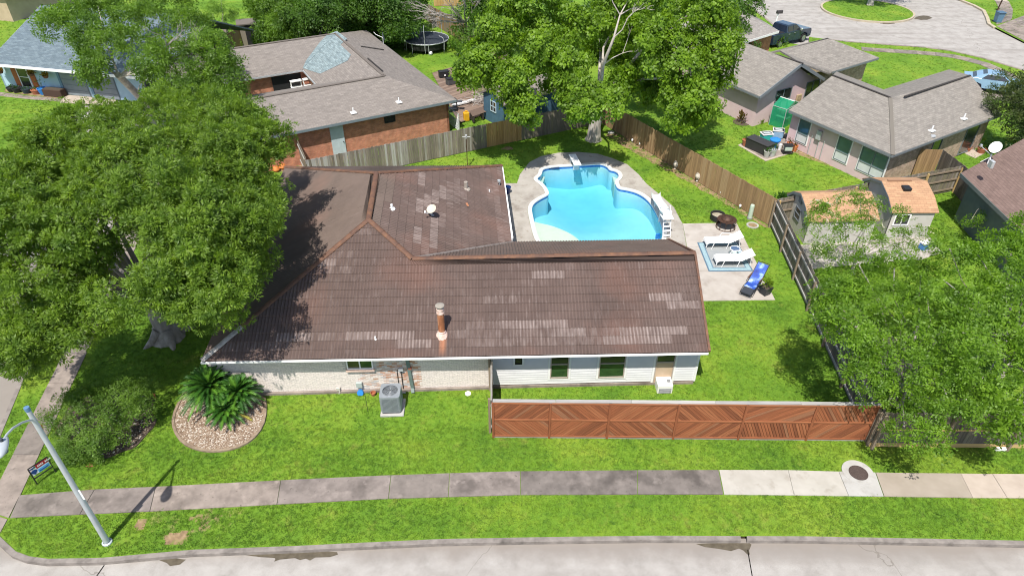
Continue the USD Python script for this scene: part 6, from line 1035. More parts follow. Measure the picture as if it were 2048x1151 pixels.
sa_, sb2 = at(75, 968), at(112, 943); sx_ = unit(sb2 - sa_); sn_ = V(sx_[1], -sx_[0], 0); Ls = np.linalg.norm(sb2 - sa_); SHt = zline(57, 937, sa_)
sg = thing("yard_sign", "white estate agent board with red top strip in a black frame by the pavement", "sign", sa_); P = lambda a, z, d=0.: sa_ + sx_ * a + sn_ * d + V(0, 0, z)
for a in (0, Ls): part(sg, "leg", barm(P(a, 0), P(a, SHt), .035, .035, up=sn_), BLACK)
part(sg, "bar", cat(barm(P(0, SHt), P(Ls, SHt), .03, .03), barm(P(0, .30), P(Ls, .30), .03, .03)), BLACK); pz0, pz1 = .42, SHt - .02
SIGNW = plain("sign_white", (.74, .76, .78), .4); part(sg, "panel", barm(P(.03, (pz0 + pz1) / 2 - .06), P(Ls - .03, (pz0 + pz1) / 2 - .06), .02, pz1 - pz0 - .14), SIGNW)
hp = pz1 - pz0; part(sg, "red_strip", barm(P(Ls * .34, pz1 - .09, .002), P(Ls - .03, pz1 - .09, .002), .028, .17), plain("sign_red", (.33, .02, .03), .4)); part(sg, "blue_strip", barm(P(Ls * .36, pz0 + .09, .012), P(Ls - .05, pz0 + .09, .012), .012, .15), plain("sign_blue", (.10, .34, .62), .4)); part(sg, "blue_line", barm(P(Ls * .40, pz0 + .07, .020), P(Ls - .10, pz0 + .07, .020), .006, .035), plain("sign_navy", (.02, .06, .22), .4))
bc = V(Ls * .18, pz0 + hp * .42); tri_ = [(bc[0] + .11 * math.cos(a), bc[1] + .09 * math.sin(a)) for a in np.linspace(0, math.pi, 9)] + [(bc[0], bc[1] - .14)]; tv = np.array([P(a, z, .016) for a, z in tri_]); part(sg, "emblem", (tv, np.array([[0, i, i + 1] for i in range(1, len(tv) - 1)])), _mats["sign_navy"])
part(sg, "emblem_band", barm(P(bc[0] - .10, bc[1] + .17, .014), P(bc[0] + .10, bc[1] + .17, .014), .006, .05), _mats["sign_navy"])
for k in range(9):
    if k != 4: part(sg, "lettering", barm(P(Ls * .42 + k * .052, pz1 - .09, .018), P(Ls * .42 + k * .052 + .034, pz1 - .09, .018), .006, .07), SIGNW)

# ------------------------------------------------------------------ things in the neighbours' gardens
q = at(854, 97); tr = thing("trampoline", "round black trampoline with grey frame on the lawn behind the brick house", "trampoline", q); R_ = 2.08; th_h = .92
part(tr, "mat", lathe([(0, th_h - .02), (R_ - .22, th_h), (R_ - .22, th_h - .03)], q, 40), plain("mat_black", (.028, .032, .042), .6)); part(tr, "frame", tube([q + V(R_ * math.cos(a), R_ * math.sin(a), th_h) for a in np.linspace(0, 6.2832, 41)], .05, 8, caps=False), GALV, smooth=True); part(tr, "edge_pad", lathe([(R_ - .24, th_h + .012), (R_ - .03, th_h + .03)], q, 40), plain("pad_dark", (.05, .055, .065), .7)); part(tr, "skirt", lathe([(R_ - .05, th_h - .04), (R_ - .12, .32)], q, 40), plain("skirt_dark", (.015, .018, .015), .9))
for k in range(8): a = k * .785 + .2; u_ = V(math.cos(a), math.sin(a), 0); part(tr, "leg", tube([q + u_ * R_ + V(0, 0, th_h), q + u_ * (R_ - .02)], .03, 6), GALV)
for a, hh2 in ((2.9, 2.6), (3.75, 2.5), (4.75, 2.5), (1.9, 2.2), (0.9, 2.2), (5.7, 1.4)): u_ = V(math.cos(a), math.sin(a), 0); part(tr, "net_pole", tube([q + u_ * (R_ + .05) + V(0, 0, .2), q + u_ * (R_ + .06) + V(0, 0, hh2 - .5), q + u_ * (R_ - .1) + V(0, 0, hh2 - .1), q + u_ * (R_ - .55) + V(0, 0, hh2)], .025, 6), GALV)
q = at(862, 110); single("ball", trimesh.creation.icosphere(2, .16).apply_translation(q + V(0, 0, .16)), WHITE, label="white ball in the grass in front of the trampoline", category="ball", smooth=True)
dk = setting("wooden_deck", "weathered brown wooden deck beside the brick house")
dA, dB, dC = at2(868, 155), at2(918, 248), at2(992, 222); DKW = [wood(f"deck_board_{i}", [(0, np.array(c) * .6), (1, np.array(c) * 1.3)]) for i, c in enumerate(((.21, .15, .115), (.25, .185, .145), (.17, .12, .095)))]
dx_, dy_ = unit(V(*(dC - dB), 0)), unit(V(*(dA - dB), 0)); o_ = V(*dB, 0.12); Lx, Ly = 4.6, np.linalg.norm(dA - dB) + 1.0
for k in range(int(Ly / .15)): m_, u_ = bar(o_ + dy_ * (k * .15), o_ + dy_ * (k * .15) + dx_ * (Lx - .25 * k / 12), .138, .03); part(dk, "deck_board", m_, rnd.choice(DKW), uv=u_)
BX = plain("speaker_black", (.02, .02, .022), .5)
for x, y, lab, r_ in ((888, 154, "black box with a white mark at the far edge of the wooden deck", 20), (903, 168, "dark grey box lying on the wooden deck near the roof edge", 35)):
    q = at(x, y, .14); b_ = thing("storage_box", lab, "box", q); part(b_, "case", rbx(q + V(0, 0, .25), (.85, .5, .5), .04, r_), BX if x < 900 else plain("box_grey", (.07, .07, .075))); part(b_, "lid", rbx(q + V(0, 0, .51), (.88, .53, .05), .01, r_), BX)
    if x < 900: part(b_, "tag", rbx(q + V(.12, -.26, .22), (.15, .03, .12), .005, r_), WHITE)
q0, q1 = at(905, 211, .3), at(950, 199, .3); single("white_beam", barm(q0, q1, .22, .12), WHITE, label="long white beam lying across the wooden deck", category="beam")
q = at(963, 236); pal = thing("pallet_stack", "stack of dark wooden pallets on the deck beside the blue shed", "pallets", q); px_, py_ = dx_, dy_
for k in range(7): part(pal, "slat", barm(q + py_ * (k * .16 - .5) - px_ * 1.0 + V(0, 0, .62), q + py_ * (k * .16 - .5) + px_ * 1.0 + V(0, 0, .62), .10, .03), DKW[2])
for s_ in (-.9, 0, .9): part(pal, "runner", barm(q + px_ * s_ - py_ * .55 + V(0, 0, .36), q + px_ * s_ + py_ * .55 + V(0, 0, .36), .1, .48), plain("pallet_dark", (.045, .035, .03), .9))
q = at(933, 242); can = thing("fuel_can", "yellow-orange plastic canister at the edge of the wooden deck", "canister", q); YEL = plain("canister_yellow", (.62, .33, .02), .4); part(can, "body", rbx(q + V(0, 0, .36), (.42, .36, .66), .05, 20), YEL); part(can, "neck", lathe([(.07, .68), (.07, .78), (0, .79)], q, 10), YEL); part(can, "handle", tube([q + V(-.12, 0, .69), q + V(-.05, 0, .80), q + V(.08, 0, .80), q + V(.15, 0, .69)], .025, 6), YEL)
q = at(906, 224); gr = thing("barbecue_grill", "black barbecue grill in the shade at the corner of the brick house", "grill", q); part(gr, "lid", ellipsoid(q + V(0, 0, .9), (.36, .26, .24)), BLACK, smooth=True); part(gr, "cart", cat(*[tube([q + V(a * .3, b * .2, .85), q + V(a * .34, b * .24, 0)], .025, 6) for a in (-1, 1) for b in (-1, 1)], bx(q + V(0, 0, .3), (.7, .5, .04))), BLACK); part(gr, "shelf", bx(q + V(.55, 0, .85), (.4, .4, .03)), plain("box_grey", (.07, .07, .075)))
q = at(985, 228); single("red_bucket", lathe([(0, 0), (.12, 0), (.15, .32), (.13, .32), (.11, .05), (0, .05)], q + V(0, 0, .12), 14), plain("bucket_red", (.5, .06, .03), .4), label="small red bucket at the corner of the blue shed", category="bucket", smooth=40)
cl = thing("chain_link_fence", "short grey chain link fence at the corner of the brick house", "fence", at(893, 246)); c0, c1 = at(893, 244), at(919, 264); ce = unit(c1 - c0); CLn = np.linalg.norm(c1 - c0)
for a in (0, CLn): part(cl, "post", tube([c0 + ce * a, c0 + ce * a + V(0, 0, 1.35)], .035, 8), GALV)
part(cl, "top_rail", tube([c0 + V(0, 0, 1.32), c1 + V(0, 0, 1.32)], .025, 6), GALV)
ws = []
for k in np.arange(-1.2, CLn, .13):
    for s_ in (1, -1):
        a0, a1 = (k, k + 1.25) if s_ > 0 else (k + 1.25, k); z0_, z1_ = .05, 1.3
        if a0 > a1: a0, a1, z0_, z1_ = a1, a0, z1_, z0_
        f0_, f1b = max(0, -a0) / 1.25, min(1, (CLn - a0) / 1.25)
        if f1b - f0_ > .05: ws.append(tube([c0 + ce * (a0 + 1.25 * t) + V(0, 0, z0_ + (z1_ - z0_) * t) for t in (f0_, f1b)], .006, 3, caps=False))
part(cl, "wire_mesh", cat(*ws), GALV, kind="stuff")
# terrace of the pink house and its clutter
ter = setting("terrace", "small paved terrace pad in front of the pink house"); tp = Polygon(pl([(1476, 291), (1531, 323), (1595, 303), (1575, 268), (1545, 262), (1520, 272)])); part(ter, "terrace_edge", prism(tp, -.1, .05), SLABPINK); part(ter, "terrace_top", prism(tp.buffer(-.15, join_style="mitre"), -.05, .058), SLABS[1])
part(ter, "wall_border", cat(*[barm(V(*at2(1566, 281), .06) + (V(*at2(1752, 360), .06) - V(*at2(1566, 281), .06)) * t0_, V(*at2(1566, 281), .06) + (V(*at2(1752, 360), .06) - V(*at2(1566, 281), .06)) * (t0_ + .245), .14, .14) for t0_ in (0, .25, .5, .75)]), SLABPINK)
q = at(1519, 305); q = V(q[0], q[1] + .25, .06); bxr = math.degrees(math.atan2(*(at2(1540, 304) - at2(1497, 285))[::-1]))
db_ = thing("deck_box", "long charcoal deck box on the terrace pad of the pink house", "deck box", q); part(db_, "body", rbx(q + V(0, 0, .33), (1.75, .78, .66), .02, bxr), plain("deck_box_charcoal", (.035, .034, .036), .6)); part(db_, "lid", rbx(q + V(0, 0, .69), (1.82, .84, .07), .02, bxr), plain("deck_box_lid", (.045, .044, .046), .5))
def cooler(x, y, lab, col, r_):
    q = at(x, y); q = V(q[0], q[1] + .15, .06); t = thing("storage_tub", lab, "tub", q); part(t, "body", rbx(q + V(0, 0, .27), (.72, .52, .54), .06, r_), col); part(t, "rim", prism(affinity.translate(affinity.rotate(sbox(-.39, -.29, .39, .29).difference(sbox(-.24, -.14, .24, .14)), r_), q[0], q[1]), .60, .66), WHITE); part(t, "lid", rbx(q + V(0, 0, .56), (.70, .50, .08), .02, r_), plain("lid_pale", (.45, .5, .52), .5))
cooler(1531, 285, "teal plastic tub with a white rim on the pink house terrace", plain("tub_teal", (.03, .36, .32), .4), 10); cooler(1555, 278, "pale blue plastic tub with a white rim on the pink house terrace", plain("tub_blue", (.22, .36, .52), .4), -15)
q = at(1546, 299); q = V(q[0], q[1], .06); kt = thing("kettle_grill", "bright blue round lidded tub on legs on the pink house terrace", "tub", q); part(kt, "bowl", lathe([(0, .35), (.22, .38), (.34, .58), (.34, .64)], q, 20), BLUEP, smooth=50); part(kt, "lid", lathe([(.37, .64), (.36, .70), (.2, .78), (0, .80)], q, 20), BLUEP, smooth=50); part(kt, "stem", lathe([(.2, 0), (.16, .1), (.16, .36)], q, 12), plain("stem_blue", (.03, .12, .35)))
q = at(1573, 308); q = V(q[0], q[1], .06); ct_ = thing("plant_cart", "small black wire cart with pale pots on the terrace corner", "cart", q); part(ct_, "frame", cat(*[tube([q + V(a, b, 0), q + V(a, b, .6)], .02, 6) for a in (-.3, .3) for b in (-.2, .2)], *[barm(q + V(-.32, 0, z), q + V(.32, 0, z), .42, .03) for z in (.15, .6)]), BLACK); part(ct_, "tray", rbx(q + V(0, 0, .38), (.5, .34, .3), .02), plain("tray_pale", (.42, .48, .44), .6))
pot("plant_pot", "terracotta pot with a bushy plant at the left corner of the terrace", V(*at2(1490, 292), .05), .26, .42, TERRA, plant=(PLANTG, 1.0, .3)); pot("plant_pot", "white pot with a green plant at the front corner of the terrace", V(*at2(1532, 315), .05), .22, .42, SLABWHITE, plant=(PLANTG, .9, .25))
pot("plant_pot", "grey metal pot with a spiky plant at the front of the terrace", V(*at2(1543, 313), .05), .24, .48, GALV, plant=(PLANTG, 1.0, .5)); pot("plant_pot", "bright orange clay pot at the right corner of the terrace", V(*at2(1587, 303), .05), .22, .40, plain("clay_orange", (.5, .17, .06), .7), plant=(CROTON, .7, .2)); pot("plant_pot", "slim white pot between the blue tub and the cart", V(*at2(1558, 301), .05), .12, .4, WHITE); pot("plant_pot", "red clay pot with thin stems behind the plant cart", V(*at2(1577, 296), .05), .2, .36, TERRA, plant=(CROTON, .8, .4))
# green garden tent
gq = [at2(1537, 249), at2(1564, 258), at2(1590, 243), at2(1562, 233)]; gq = [V(*x, 0) for x in gq]; GT = usdkit.material(stage, "/World/Looks/green_film", {"t": ("transparent_bsdf", {"color": (.45, .85, .65)}), "d": ("principled_bsdf", {"base_color": (.03, .36, .20), "roughness": .3}), "x": ("mix_closure", {"fac": .5})}, [("t.BSDF", "x.closure1"), ("d.BSDF", "x.closure2")], surface="x.closure")
gt = thing("garden_tent", "small green film greenhouse tent against the pink house wall", "greenhouse", gq[0]); gz = 1.45; rm0, rm1 = (gq[0] + gq[3]) / 2 + V(0, 0, 1.8), (gq[1] + gq[2]) / 2 + V(0, 0, 1.8)
tq = [x + V(0, 0, gz) for x in gq]
for a, b in ((0, 1), (1, 2), (2, 3), (3, 0)): part(gt, "side_film", (np.array([gq[a], gq[b], tq[b], tq[a]]), np.array([[0, 1, 2], [0, 2, 3]])), GT)
part(gt, "roof_film", (np.array([tq[0], tq[1], rm1, rm0]), np.array([[0, 1, 2], [0, 2, 3]])), GT); part(gt, "roof_film", (np.array([tq[3], tq[2], rm1, rm0]), np.array([[0, 2, 1], [0, 3, 2]])), GT)
for a in range(4): part(gt, "pole", tube([gq[a], tq[a]], .025, 6), GALV); part(gt, "pole", tube([tq[a], tq[(a + 1) % 4]], .02, 6), GALV)
part(gt, "ridge_pole", tube([rm0, rm1], .03, 6), WHITE)
for zz in (.5, 1.0): part(gt, "shelf", barm((gq[0] + gq[3]) / 2 + V(0, 0, zz) + (gq[1] - gq[0]) * .1, (gq[1] + gq[2]) / 2 + V(0, 0, zz) - (gq[1] - gq[0]) * .1, .6, .03), plain("shelf_pale", (.45, .55, .5)))
# clutter round the sheds
cp = setting("shed_path", "pale concrete path strewn with leaves in front of the garden sheds"); part(cp, "path_slab", prism(Polygon(pl([(1600, 490), (1770, 478), (1855, 470), (1885, 505), (1840, 520), (1700, 530), (1610, 540)])), -.1, .03), PATIOM)
q = at(1846, 498); cb = thing("cooler_box", "small blue and white box on the path before the taller shed", "cooler", q); part(cb, "body", rbx(q + V(0, 0, .2), (.45, .32, .36), .03, 15), plain("cooler_blue", (.05, .18, .45), .4)); part(cb, "lid", rbx(q + V(0, 0, .41), (.48, .35, .08), .02, 15), WHITE)
st_ = setting("stepping_pad", "pale stone pad below the brick side of the pink house"); part(st_, "stone_pad", prism(Polygon(pl([(1919, 303), (1950, 317), (1968, 308), (1936, 294)])), -.1, .04), SLABPINK)
pot("plant_pot", "round terracotta pot by the brick corner of the pink house", at(1932, 302), .26, .3, TERRA); pot("plant_pot", "terracotta pot with a plant beside the stone pad", at(1961, 306), .28, .34, TERRA, plant=(PLANTG, 1.0, .3))
# pots and baskets of the blue house
for i, (x, col, lab) in enumerate(((25, BLACK, "small black pot at the left end of the blue house wall"), (36, BLACK, "black bowl pot second from the left along the blue wall"), (55, plain("pot_dark", (.03, .045, .06), .4), "dark round pot under the window of the blue house"), (74, TERRA, "pot with grey green plant right of the blue house window"))):
    pot("plant_pot", lab, at(x, 183 + i * 1.6), .35, .36, col, plant=(PLANTG, .8, .2))
pot("plant_pot", "bright blue pot with a big lime plant at the blue house wall", at(90, 188), .42, .5, BLUEP, plant=(LIME, 1.3, 1.0))
q = at(112, 192); tr_ = thing("planter", "long dark brown planter box beside the garage of the blue house", "planter", q); part(tr_, "box", rbx(q + V(0, 0, .3), (1.7, .6, .6), .03, -12), plain("planter_brown", (.06, .035, .025), .8)); part(tr_, "soil", rbx(q + V(0, 0, .6), (1.55, .45, .04), .01, -12), SUBSOIL)
for x, y, lab in ((9, 138, "hanging flower basket at the left corner of the blue house"), (70, 143, "hanging flower basket right of the orange shutter"), (99, 147, "hanging flower basket nearest the garage of the blue house")):
    a_, z_ = on_wall(x, y, wb0, wb1); q = wb0 + wbe * a_ + wbn * .45 + V(0, 0, z_ - .1); hb_ = thing("hanging_basket", lab, "hanging basket", q); part(hb_, "basket", lathe([(0, -.15), (.15, -.1), (.24, .1)], q, 12), plain("basket_brown", (.16, .08, .04), .9)); part(hb_, "flowers", leafball(q + V(0, 0, .05), .34, .2, 60, .16, int(x)), foliage("flower_orange", (.10, .14, .02), (.45, .25, .03), (.6, .35, .04))); part(hb_, "bracket", tube([q + V(0, 0, .5), q - wbn * .45 + V(0, 0, .55)], .015, 5), BLACK)
for x, y in ((553, 343), (566, 338)): q = at(x, y); single("orange_gourd", lathe([(0, 0), (.16, .02), (.24, .16), (.17, .33), (.05, .38), (0, .38)], q, 14), plain("gourd_orange", (.55, .19, .05), .6), label="round orange pot by the brick wall, nearer the oak" if x < 560 else "round orange pot by the brick wall, nearer the door", category="pot", smooth=50)

# ------------------------------------------------------------------ vehicles, bins, letter boxes
NAVY = M("paint_navy", [(0, (.012, .022, .042)), (1, (.018, .032, .058))], scale=2, rough=.22, coat=.8); TYRE = plain("tyre", (.018, .018, .019), .85); RIM = plain("wheel_rim", (.42, .43, .44), .3, metallic=.7)
def prof(t, name, pts, w, P, mat, taper=0.0, smooth=False):
    """side profile (x, z) swept across width w, upper points drawn in by taper"""
    pg = Polygon(pts); zs = [p[1] for p in pts]; z0, z1 = min(zs), max(zs); c = list(pg.exterior.coords)[:-1]
    if not pg.exterior.is_ccw: c = c[::-1]
    vf, ff = trimesh.creation.triangulate_polygon(Polygon(c), engine="earcut"); n = len(vf)
    yw = lambda z: w / 2 - taper * (z - z0) / (z1 - z0 + 1e-9)
    v = [P(x, -yw(z), z) for x, z in vf] + [P(x, yw(z), z) for x, z in vf]; f = [list(a) for a in ff] + [list(a[::-1] + n) for a in ff]; k = 2 * n; m = len(c)
    v += [P(x, -yw(z), z) for x, z in c] + [P(x, yw(z), z) for x, z in c]
    for i in range(m): j = (i + 1) % m; f += [[k + i, k + m + i, k + m + j], [k + i, k + m + j, k + j]]
    return part(t, name, (np.array(v), np.array(f)), mat)
def wheel(t, c, ax, r=.40, w=.27):
    a = unit(ax); wv = thing if False else None; g = np.linspace(0, 6.2832, 21)[:-1]; x = V(-a[1], a[0], 0)
    def cyl(r0, r1, w0, w1): 
        v = np.array([c + a * w0 + (x * math.cos(k) + V(0, 0, math.sin(k))) * r0 for k in g] + [c + a * w1 + (x * math.cos(k) + V(0, 0, math.sin(k))) * r1 for k in g] + [c + a * w0, c + a * w1]); f = [q for i in range(20) for q in ([i, (i + 1) % 20, 20 + (i + 1) % 20], [i, 20 + (i + 1) % 20, 20 + i], [40, (i + 1) % 20, i], [41, 20 + i, 20 + (i + 1) % 20])]; return v, np.array(f)
    wp_ = part(t, "wheel", cyl(r, r, -w / 2, w / 2), TYRE); part(wp_, "rim", cyl(r * .66, r * .60, -w / 2 - .012, w / 2 + .012), RIM)
tq_ = at(1576, 84); vx = unit(V(*(at2(1606, 82) - at2(1549, 97)), 0)); vy = V(-vx[1], vx[0], 0); tc = V(*at2(1574, 86), -0.12) + vy * .55
pk = thing("pickup_truck", "dark navy crew cab pickup truck parked beside the small brick house", "pickup truck", tc); P = lambda x, y, z: tc + vx * x + vy * y + V(0, 0, z)
prof(pk, "body", [(-2.75, .45), (-2.2, .45), (-2.1, .8), (-1.65, .95), (-1.2, .8), (-1.1, .42), (1.25, .42), (1.35, .8), (1.8, .95), (2.25, .8), (2.35, .42), (2.8, .5), (2.85, .95), (2.75, 1.18), (1.35, 1.28), (-.85, 1.25), (-.86, 1.30), (-2.8, 1.30)], 1.95, P, NAVY, .04)
cabp = prof(pk, "cab", [(-.92, 1.25), (1.40, 1.25), (.55, 1.82), (.35, 1.90), (-.65, 1.92), (-.85, 1.86)], 1.82, P, NAVY, .20)
for s_ in (-1, 1):
    for x0, x1 in ((-.70, .0), (.08, .95)): part(pk, "side_window", hexa(np.array([P(x0, s_ * .905, 1.32), P(x1 + .1 * (x1 > .5), s_ * .905, 1.32), P(x1 + .1 * (x1 > .5), s_ * .86, 1.32), P(x0, s_ * .86, 1.32)]), np.array([P(x0, s_ * .79, 1.78), P(x1 - .42 * (x1 > .5), s_ * .79, 1.78), P(x1 - .42 * (x1 > .5), s_ * .7, 1.78), P(x0, s_ * .7, 1.78)])), DKGLASS)
    part(pk, "mirror", rbx(P(1.0, s_ * 1.06, 1.38), (.18, .26, .24), .04, 30), plain("chrome", (.62, .63, .65), .2, metallic=.8)); part(pk, "headlight", rbx(P(2.74, s_ * .72, 1.0), (.14, .4, .2), .02, math.degrees(math.atan2(vx[1], vx[0]))), WHITE); part(pk, "door_handle", cat(rbx(P(-.55, s_ * .985, 1.13), (.2, .04, .04), .005, math.degrees(math.atan2(vx[1], vx[0]))), rbx(P(.25, s_ * .985, 1.13), (.2, .04, .04), .005, math.degrees(math.atan2(vx[1], vx[0])))), _mats["chrome"])
    for x in (-1.66, 1.8): wheel(pk, P(x, s_ * .86, .40), vy)
part(pk, "windscreen", hexa(np.array([P(1.36, -.8, 1.30), P(1.36, .8, 1.30), P(1.30, .8, 1.28), P(1.30, -.8, 1.28)]), np.array([P(.60, -.66, 1.82), P(.60, .66, 1.82), P(.52, .66, 1.80), P(.52, -.66, 1.80)])), DKGLASS); part(pk, "bed", cat(hexa(np.array([P(-2.70, -.78, 1.24), P(-.98, -.78, 1.24), P(-.98, .78, 1.24), P(-2.70, .78, 1.24)]), np.array([P(-2.70, -.78, 1.31), P(-.98, -.78, 1.31), P(-.98, .78, 1.31), P(-2.70, .78, 1.31)]))), DARK)
part(pk, "grille", rbx(P(2.86, 0, .92), (.08, 1.1, .3), .02, math.degrees(math.atan2(vx[1], vx[0]))), BLACK)
cq = at(1975, 172); cx_ = unit(V(.85, -.45, 0)); cy_ = V(-cx_[1], cx_[0], 0); cc = V(*at2(1984, 181), 0.0); cdrive = setting("driveway", "concrete driveway under the pale blue car"); 
cr_ = thing("parked_car", "pale blue saloon car half hidden behind the pink house and dark tree", "car", cc); P = lambda x, y, z: cc - cx_ * x + cy_ * y + V(0, 0, z) 
P = lambda x, y, z: cc + cx_ * x + cy_ * y + V(0, 0, z + .02); SKY_ = M("paint_pale_blue", [(0, (.20, .33, .46)), (1, (.25, .39, .53))], scale=2, rough=.2, coat=.7)
part(cdrive, "paving_slab", prism(Polygon([tuple((cc + cx_ * a + cy_ * b)[:2]) for a, b in ((-4, -2.2), (9, -2.2), (9, 2.2), (-4, 2.2))]), -.1, .02), SLABS[1])
prof(cr_, "body", [(-2.3, .4), (-1.8, .4), (-1.7, .62), (-1.35, .72), (-1.0, .62), (-.9, .32), (.9, .32), (1.0, .62), (1.35, .72), (1.7, .62), (1.8, .35), (2.3, .45), (2.3, .75), (1.9, .90), (1.0, .98), (-1.4, 1.02), (-2.3, .95)], 1.78, P, SKY_, .05); prof(cr_, "cabin", [(-1.75, 1.0), (1.05, .97), (.35, 1.40), (-.2, 1.46), (-.8, 1.43), (-1.3, 1.25)], 1.58, P, SKY_, .20)
part(cr_, "windscreen", hexa(np.array([P(1.06, -.70, 1.0), P(1.06, .70, 1.0), P(1.0, .70, .99), P(1.0, -.70, .99)]), np.array([P(.40, -.58, 1.40), P(.40, .58, 1.40), P(.34, .58, 1.39), P(.34, -.58, 1.39)])), DKGLASS); part(cr_, "rear_window", hexa(np.array([P(-1.72, -.68, 1.04), P(-1.72, .68, 1.04), P(-1.66, .68, 1.02), P(-1.66, -.68, 1.02)]), np.array([P(-.84, -.56, 1.44), P(-.84, .56, 1.44), P(-.80, .56, 1.42), P(-.80, -.56, 1.42)])), DKGLASS)
for s_ in (-1, 1):
    part(cr_, "side_window", hexa(np.array([P(-1.1, s_ * .80, 1.04), P(.85, s_ * .80, 1.04), P(.85, s_ * .74, 1.04), P(-1.1, s_ * .74, 1.04)]), np.array([P(-.75, s_ * .66, 1.36), P(.3, s_ * .66, 1.36), P(.3, s_ * .6, 1.36), P(-.75, s_ * .6, 1.36)])), DKGLASS); part(cr_, "mirror", rbx(P(.75, s_ * .92, 1.03), (.14, .18, .13), .03), SKY_)
    for x in (-1.35, 1.35): wheel(cr_, P(x, s_ * .78, .31), cy_, .32, .21)
q = at(1994, 45); tbn = thing("wheeled_bin", "blue wheeled rubbish bin on the far pavement", "rubbish bin", q); BINB = plain("bin_blue", (.10, .19, .28), .5); part(tbn, "body", hexa(np.array([q + V(a * .27, b * .27, .06) for a, b in ((-1, -1), (1, -1), (1, 1), (-1, 1))]), np.array([q + V(a * .34, b * .36, 1.0) for a, b in ((-1, -1), (1, -1), (1, 1), (-1, 1))])), BINB); part(tbn, "lid", rbx(q + V(0, -.03, 1.04), (.74, .82, .08), .03), plain("bin_lid", (.07, .13, .20), .5))
for s_ in (-.28, .28): part(tbn, "wheel", lathe([(0, 0), (.1, .0), (.1, .06), (0, .06)], q + V(s_, .3, .05), 10), TYRE)
for x, y, lab in ((1549, 53, "dark letter box on a pale leaning post by the turning circle kerb"), (1994, 22, "dark letter box on a thin post at the far pavement")):
    q = at(x, y); ml = thing("letter_box", lab, "letter box", q); top = q + V(.1, 0, 1.25 if x < 1600 else 1.15); part(ml, "post", barm(q, top, .10, .10, up=(0, 1, 0)), WHITE if x < 1600 else BRZ)
    mbx = trimesh.util.concatenate([trimesh.creation.box((.62, .24, .20)), trimesh.creation.cylinder(.12, .62, 16, transform=trimesh.transformations.translation_matrix([0, 0, .1]) @ trimesh.transformations.rotation_matrix(math.pi / 2, [0, 1, 0]))]); mbx.apply_transform(trimesh.transformations.rotation_matrix(.2, [0, 0, 1])); mbx.apply_translation(top + V(.1, 0, .12)); part(ml, "box", mbx, plain("letter_box_dark", (.05, .045, .045), .6))

# ------------------------------------------------------------------ trees and plants
def sprig(n, L, w, spread, seed, droop=0.0):
    """a twig end: n folded leaves fanning out about +z"""
    g = np.random.default_rng(seed); v, f = [], []
    for k in range(n):
        a = k * 2.4 + g.uniform(-.4, .4); e = g.uniform(-0.05, 1.0); r = spread * g.uniform(.05, 1) ** .7
        d = V(math.cos(a) * math.cos(e), math.sin(a) * math.cos(e), math.sin(e)); p = d * r * V(1, 1, .75); t = unit(d * V(1, 1, .6) + V(0, 0, .25 - droop) + g.normal(0, .28, 3)); s = unit(np.cross(t, V(0, 0, 1) + g.normal(0, .35, 3))); nn = np.cross(s, t); l = L * g.uniform(.75, 1.2)
        q = [p, p + t * l * .5 + s * w * l * .5 - nn * l * .08, p + t * l - nn * l * .12, p + t * l * .5 - s * w * l * .5 - nn * l * .08]; b = len(v); v += q; f += [[b, b + 1, b + 2], [b, b + 2, b + 3]]
    return np.array(v), np.array(f)
def instancer(parent, name, protos, P, N, S, seed, spin=True, kind=None, label=None):
    """protos: [(mesh, material)]; P places, N up directions, S sizes"""
    g = np.random.default_rng(seed); path = numbered(parent.path if parent else "/World", name); pi = UsdGeom.PointInstancer.Define(stage, path)
    targets = []
    for i, (m, mt) in enumerate(protos): v, f = arr(m); usdkit.mesh(stage, f"{path}/sprig_{i}", trimesh.Trimesh(v, f, process=False), mt); targets.append(f"{path}/sprig_{i}")
    pi.CreatePrototypesRel().SetTargets([Sdf.Path(t) for t in targets]); n = len(P)
    pi.CreateProtoIndicesAttr(Vt.IntArray.FromNumpy(g.integers(0, len(protos), n).astype(np.int32))); pi.CreatePositionsAttr(Vt.Vec3fArray.FromNumpy((np.asarray(P) - (parent.pos if parent else 0)).astype(np.float32)))
    pi.CreateScalesAttr(Vt.Vec3fArray.FromNumpy(np.repeat(np.asarray(S, np.float32)[:, None], 3, 1)))
    N = np.asarray(N, float); N = N / np.linalg.norm(N, axis=1, keepdims=True); th = g.uniform(0, 2 * np.pi, n)
    w = 1 + N[:, 2]; q = np.c_[w, -N[:, 1], N[:, 0], np.zeros(n)]; bad = w < 1e-3; q[bad] = (0, 1, 0, 0); q /= np.linalg.norm(q, axis=1, keepdims=True)
    c, s = np.cos(th / 2), np.sin(th / 2); qq = np.c_[q[:, 0] * c - q[:, 3] * s, q[:, 1] * c + q[:, 2] * s, q[:, 2] * c - q[:, 1] * s, q[:, 0] * s + q[:, 3] * c]
    pi.CreateOrientationsAttr(Vt.QuathArray([Gf.Quath(float(a), float(b), float(d), float(e)) for a, b, d, e in qq])); setdata(pi.GetPrim(), kind=kind, label=label); return path
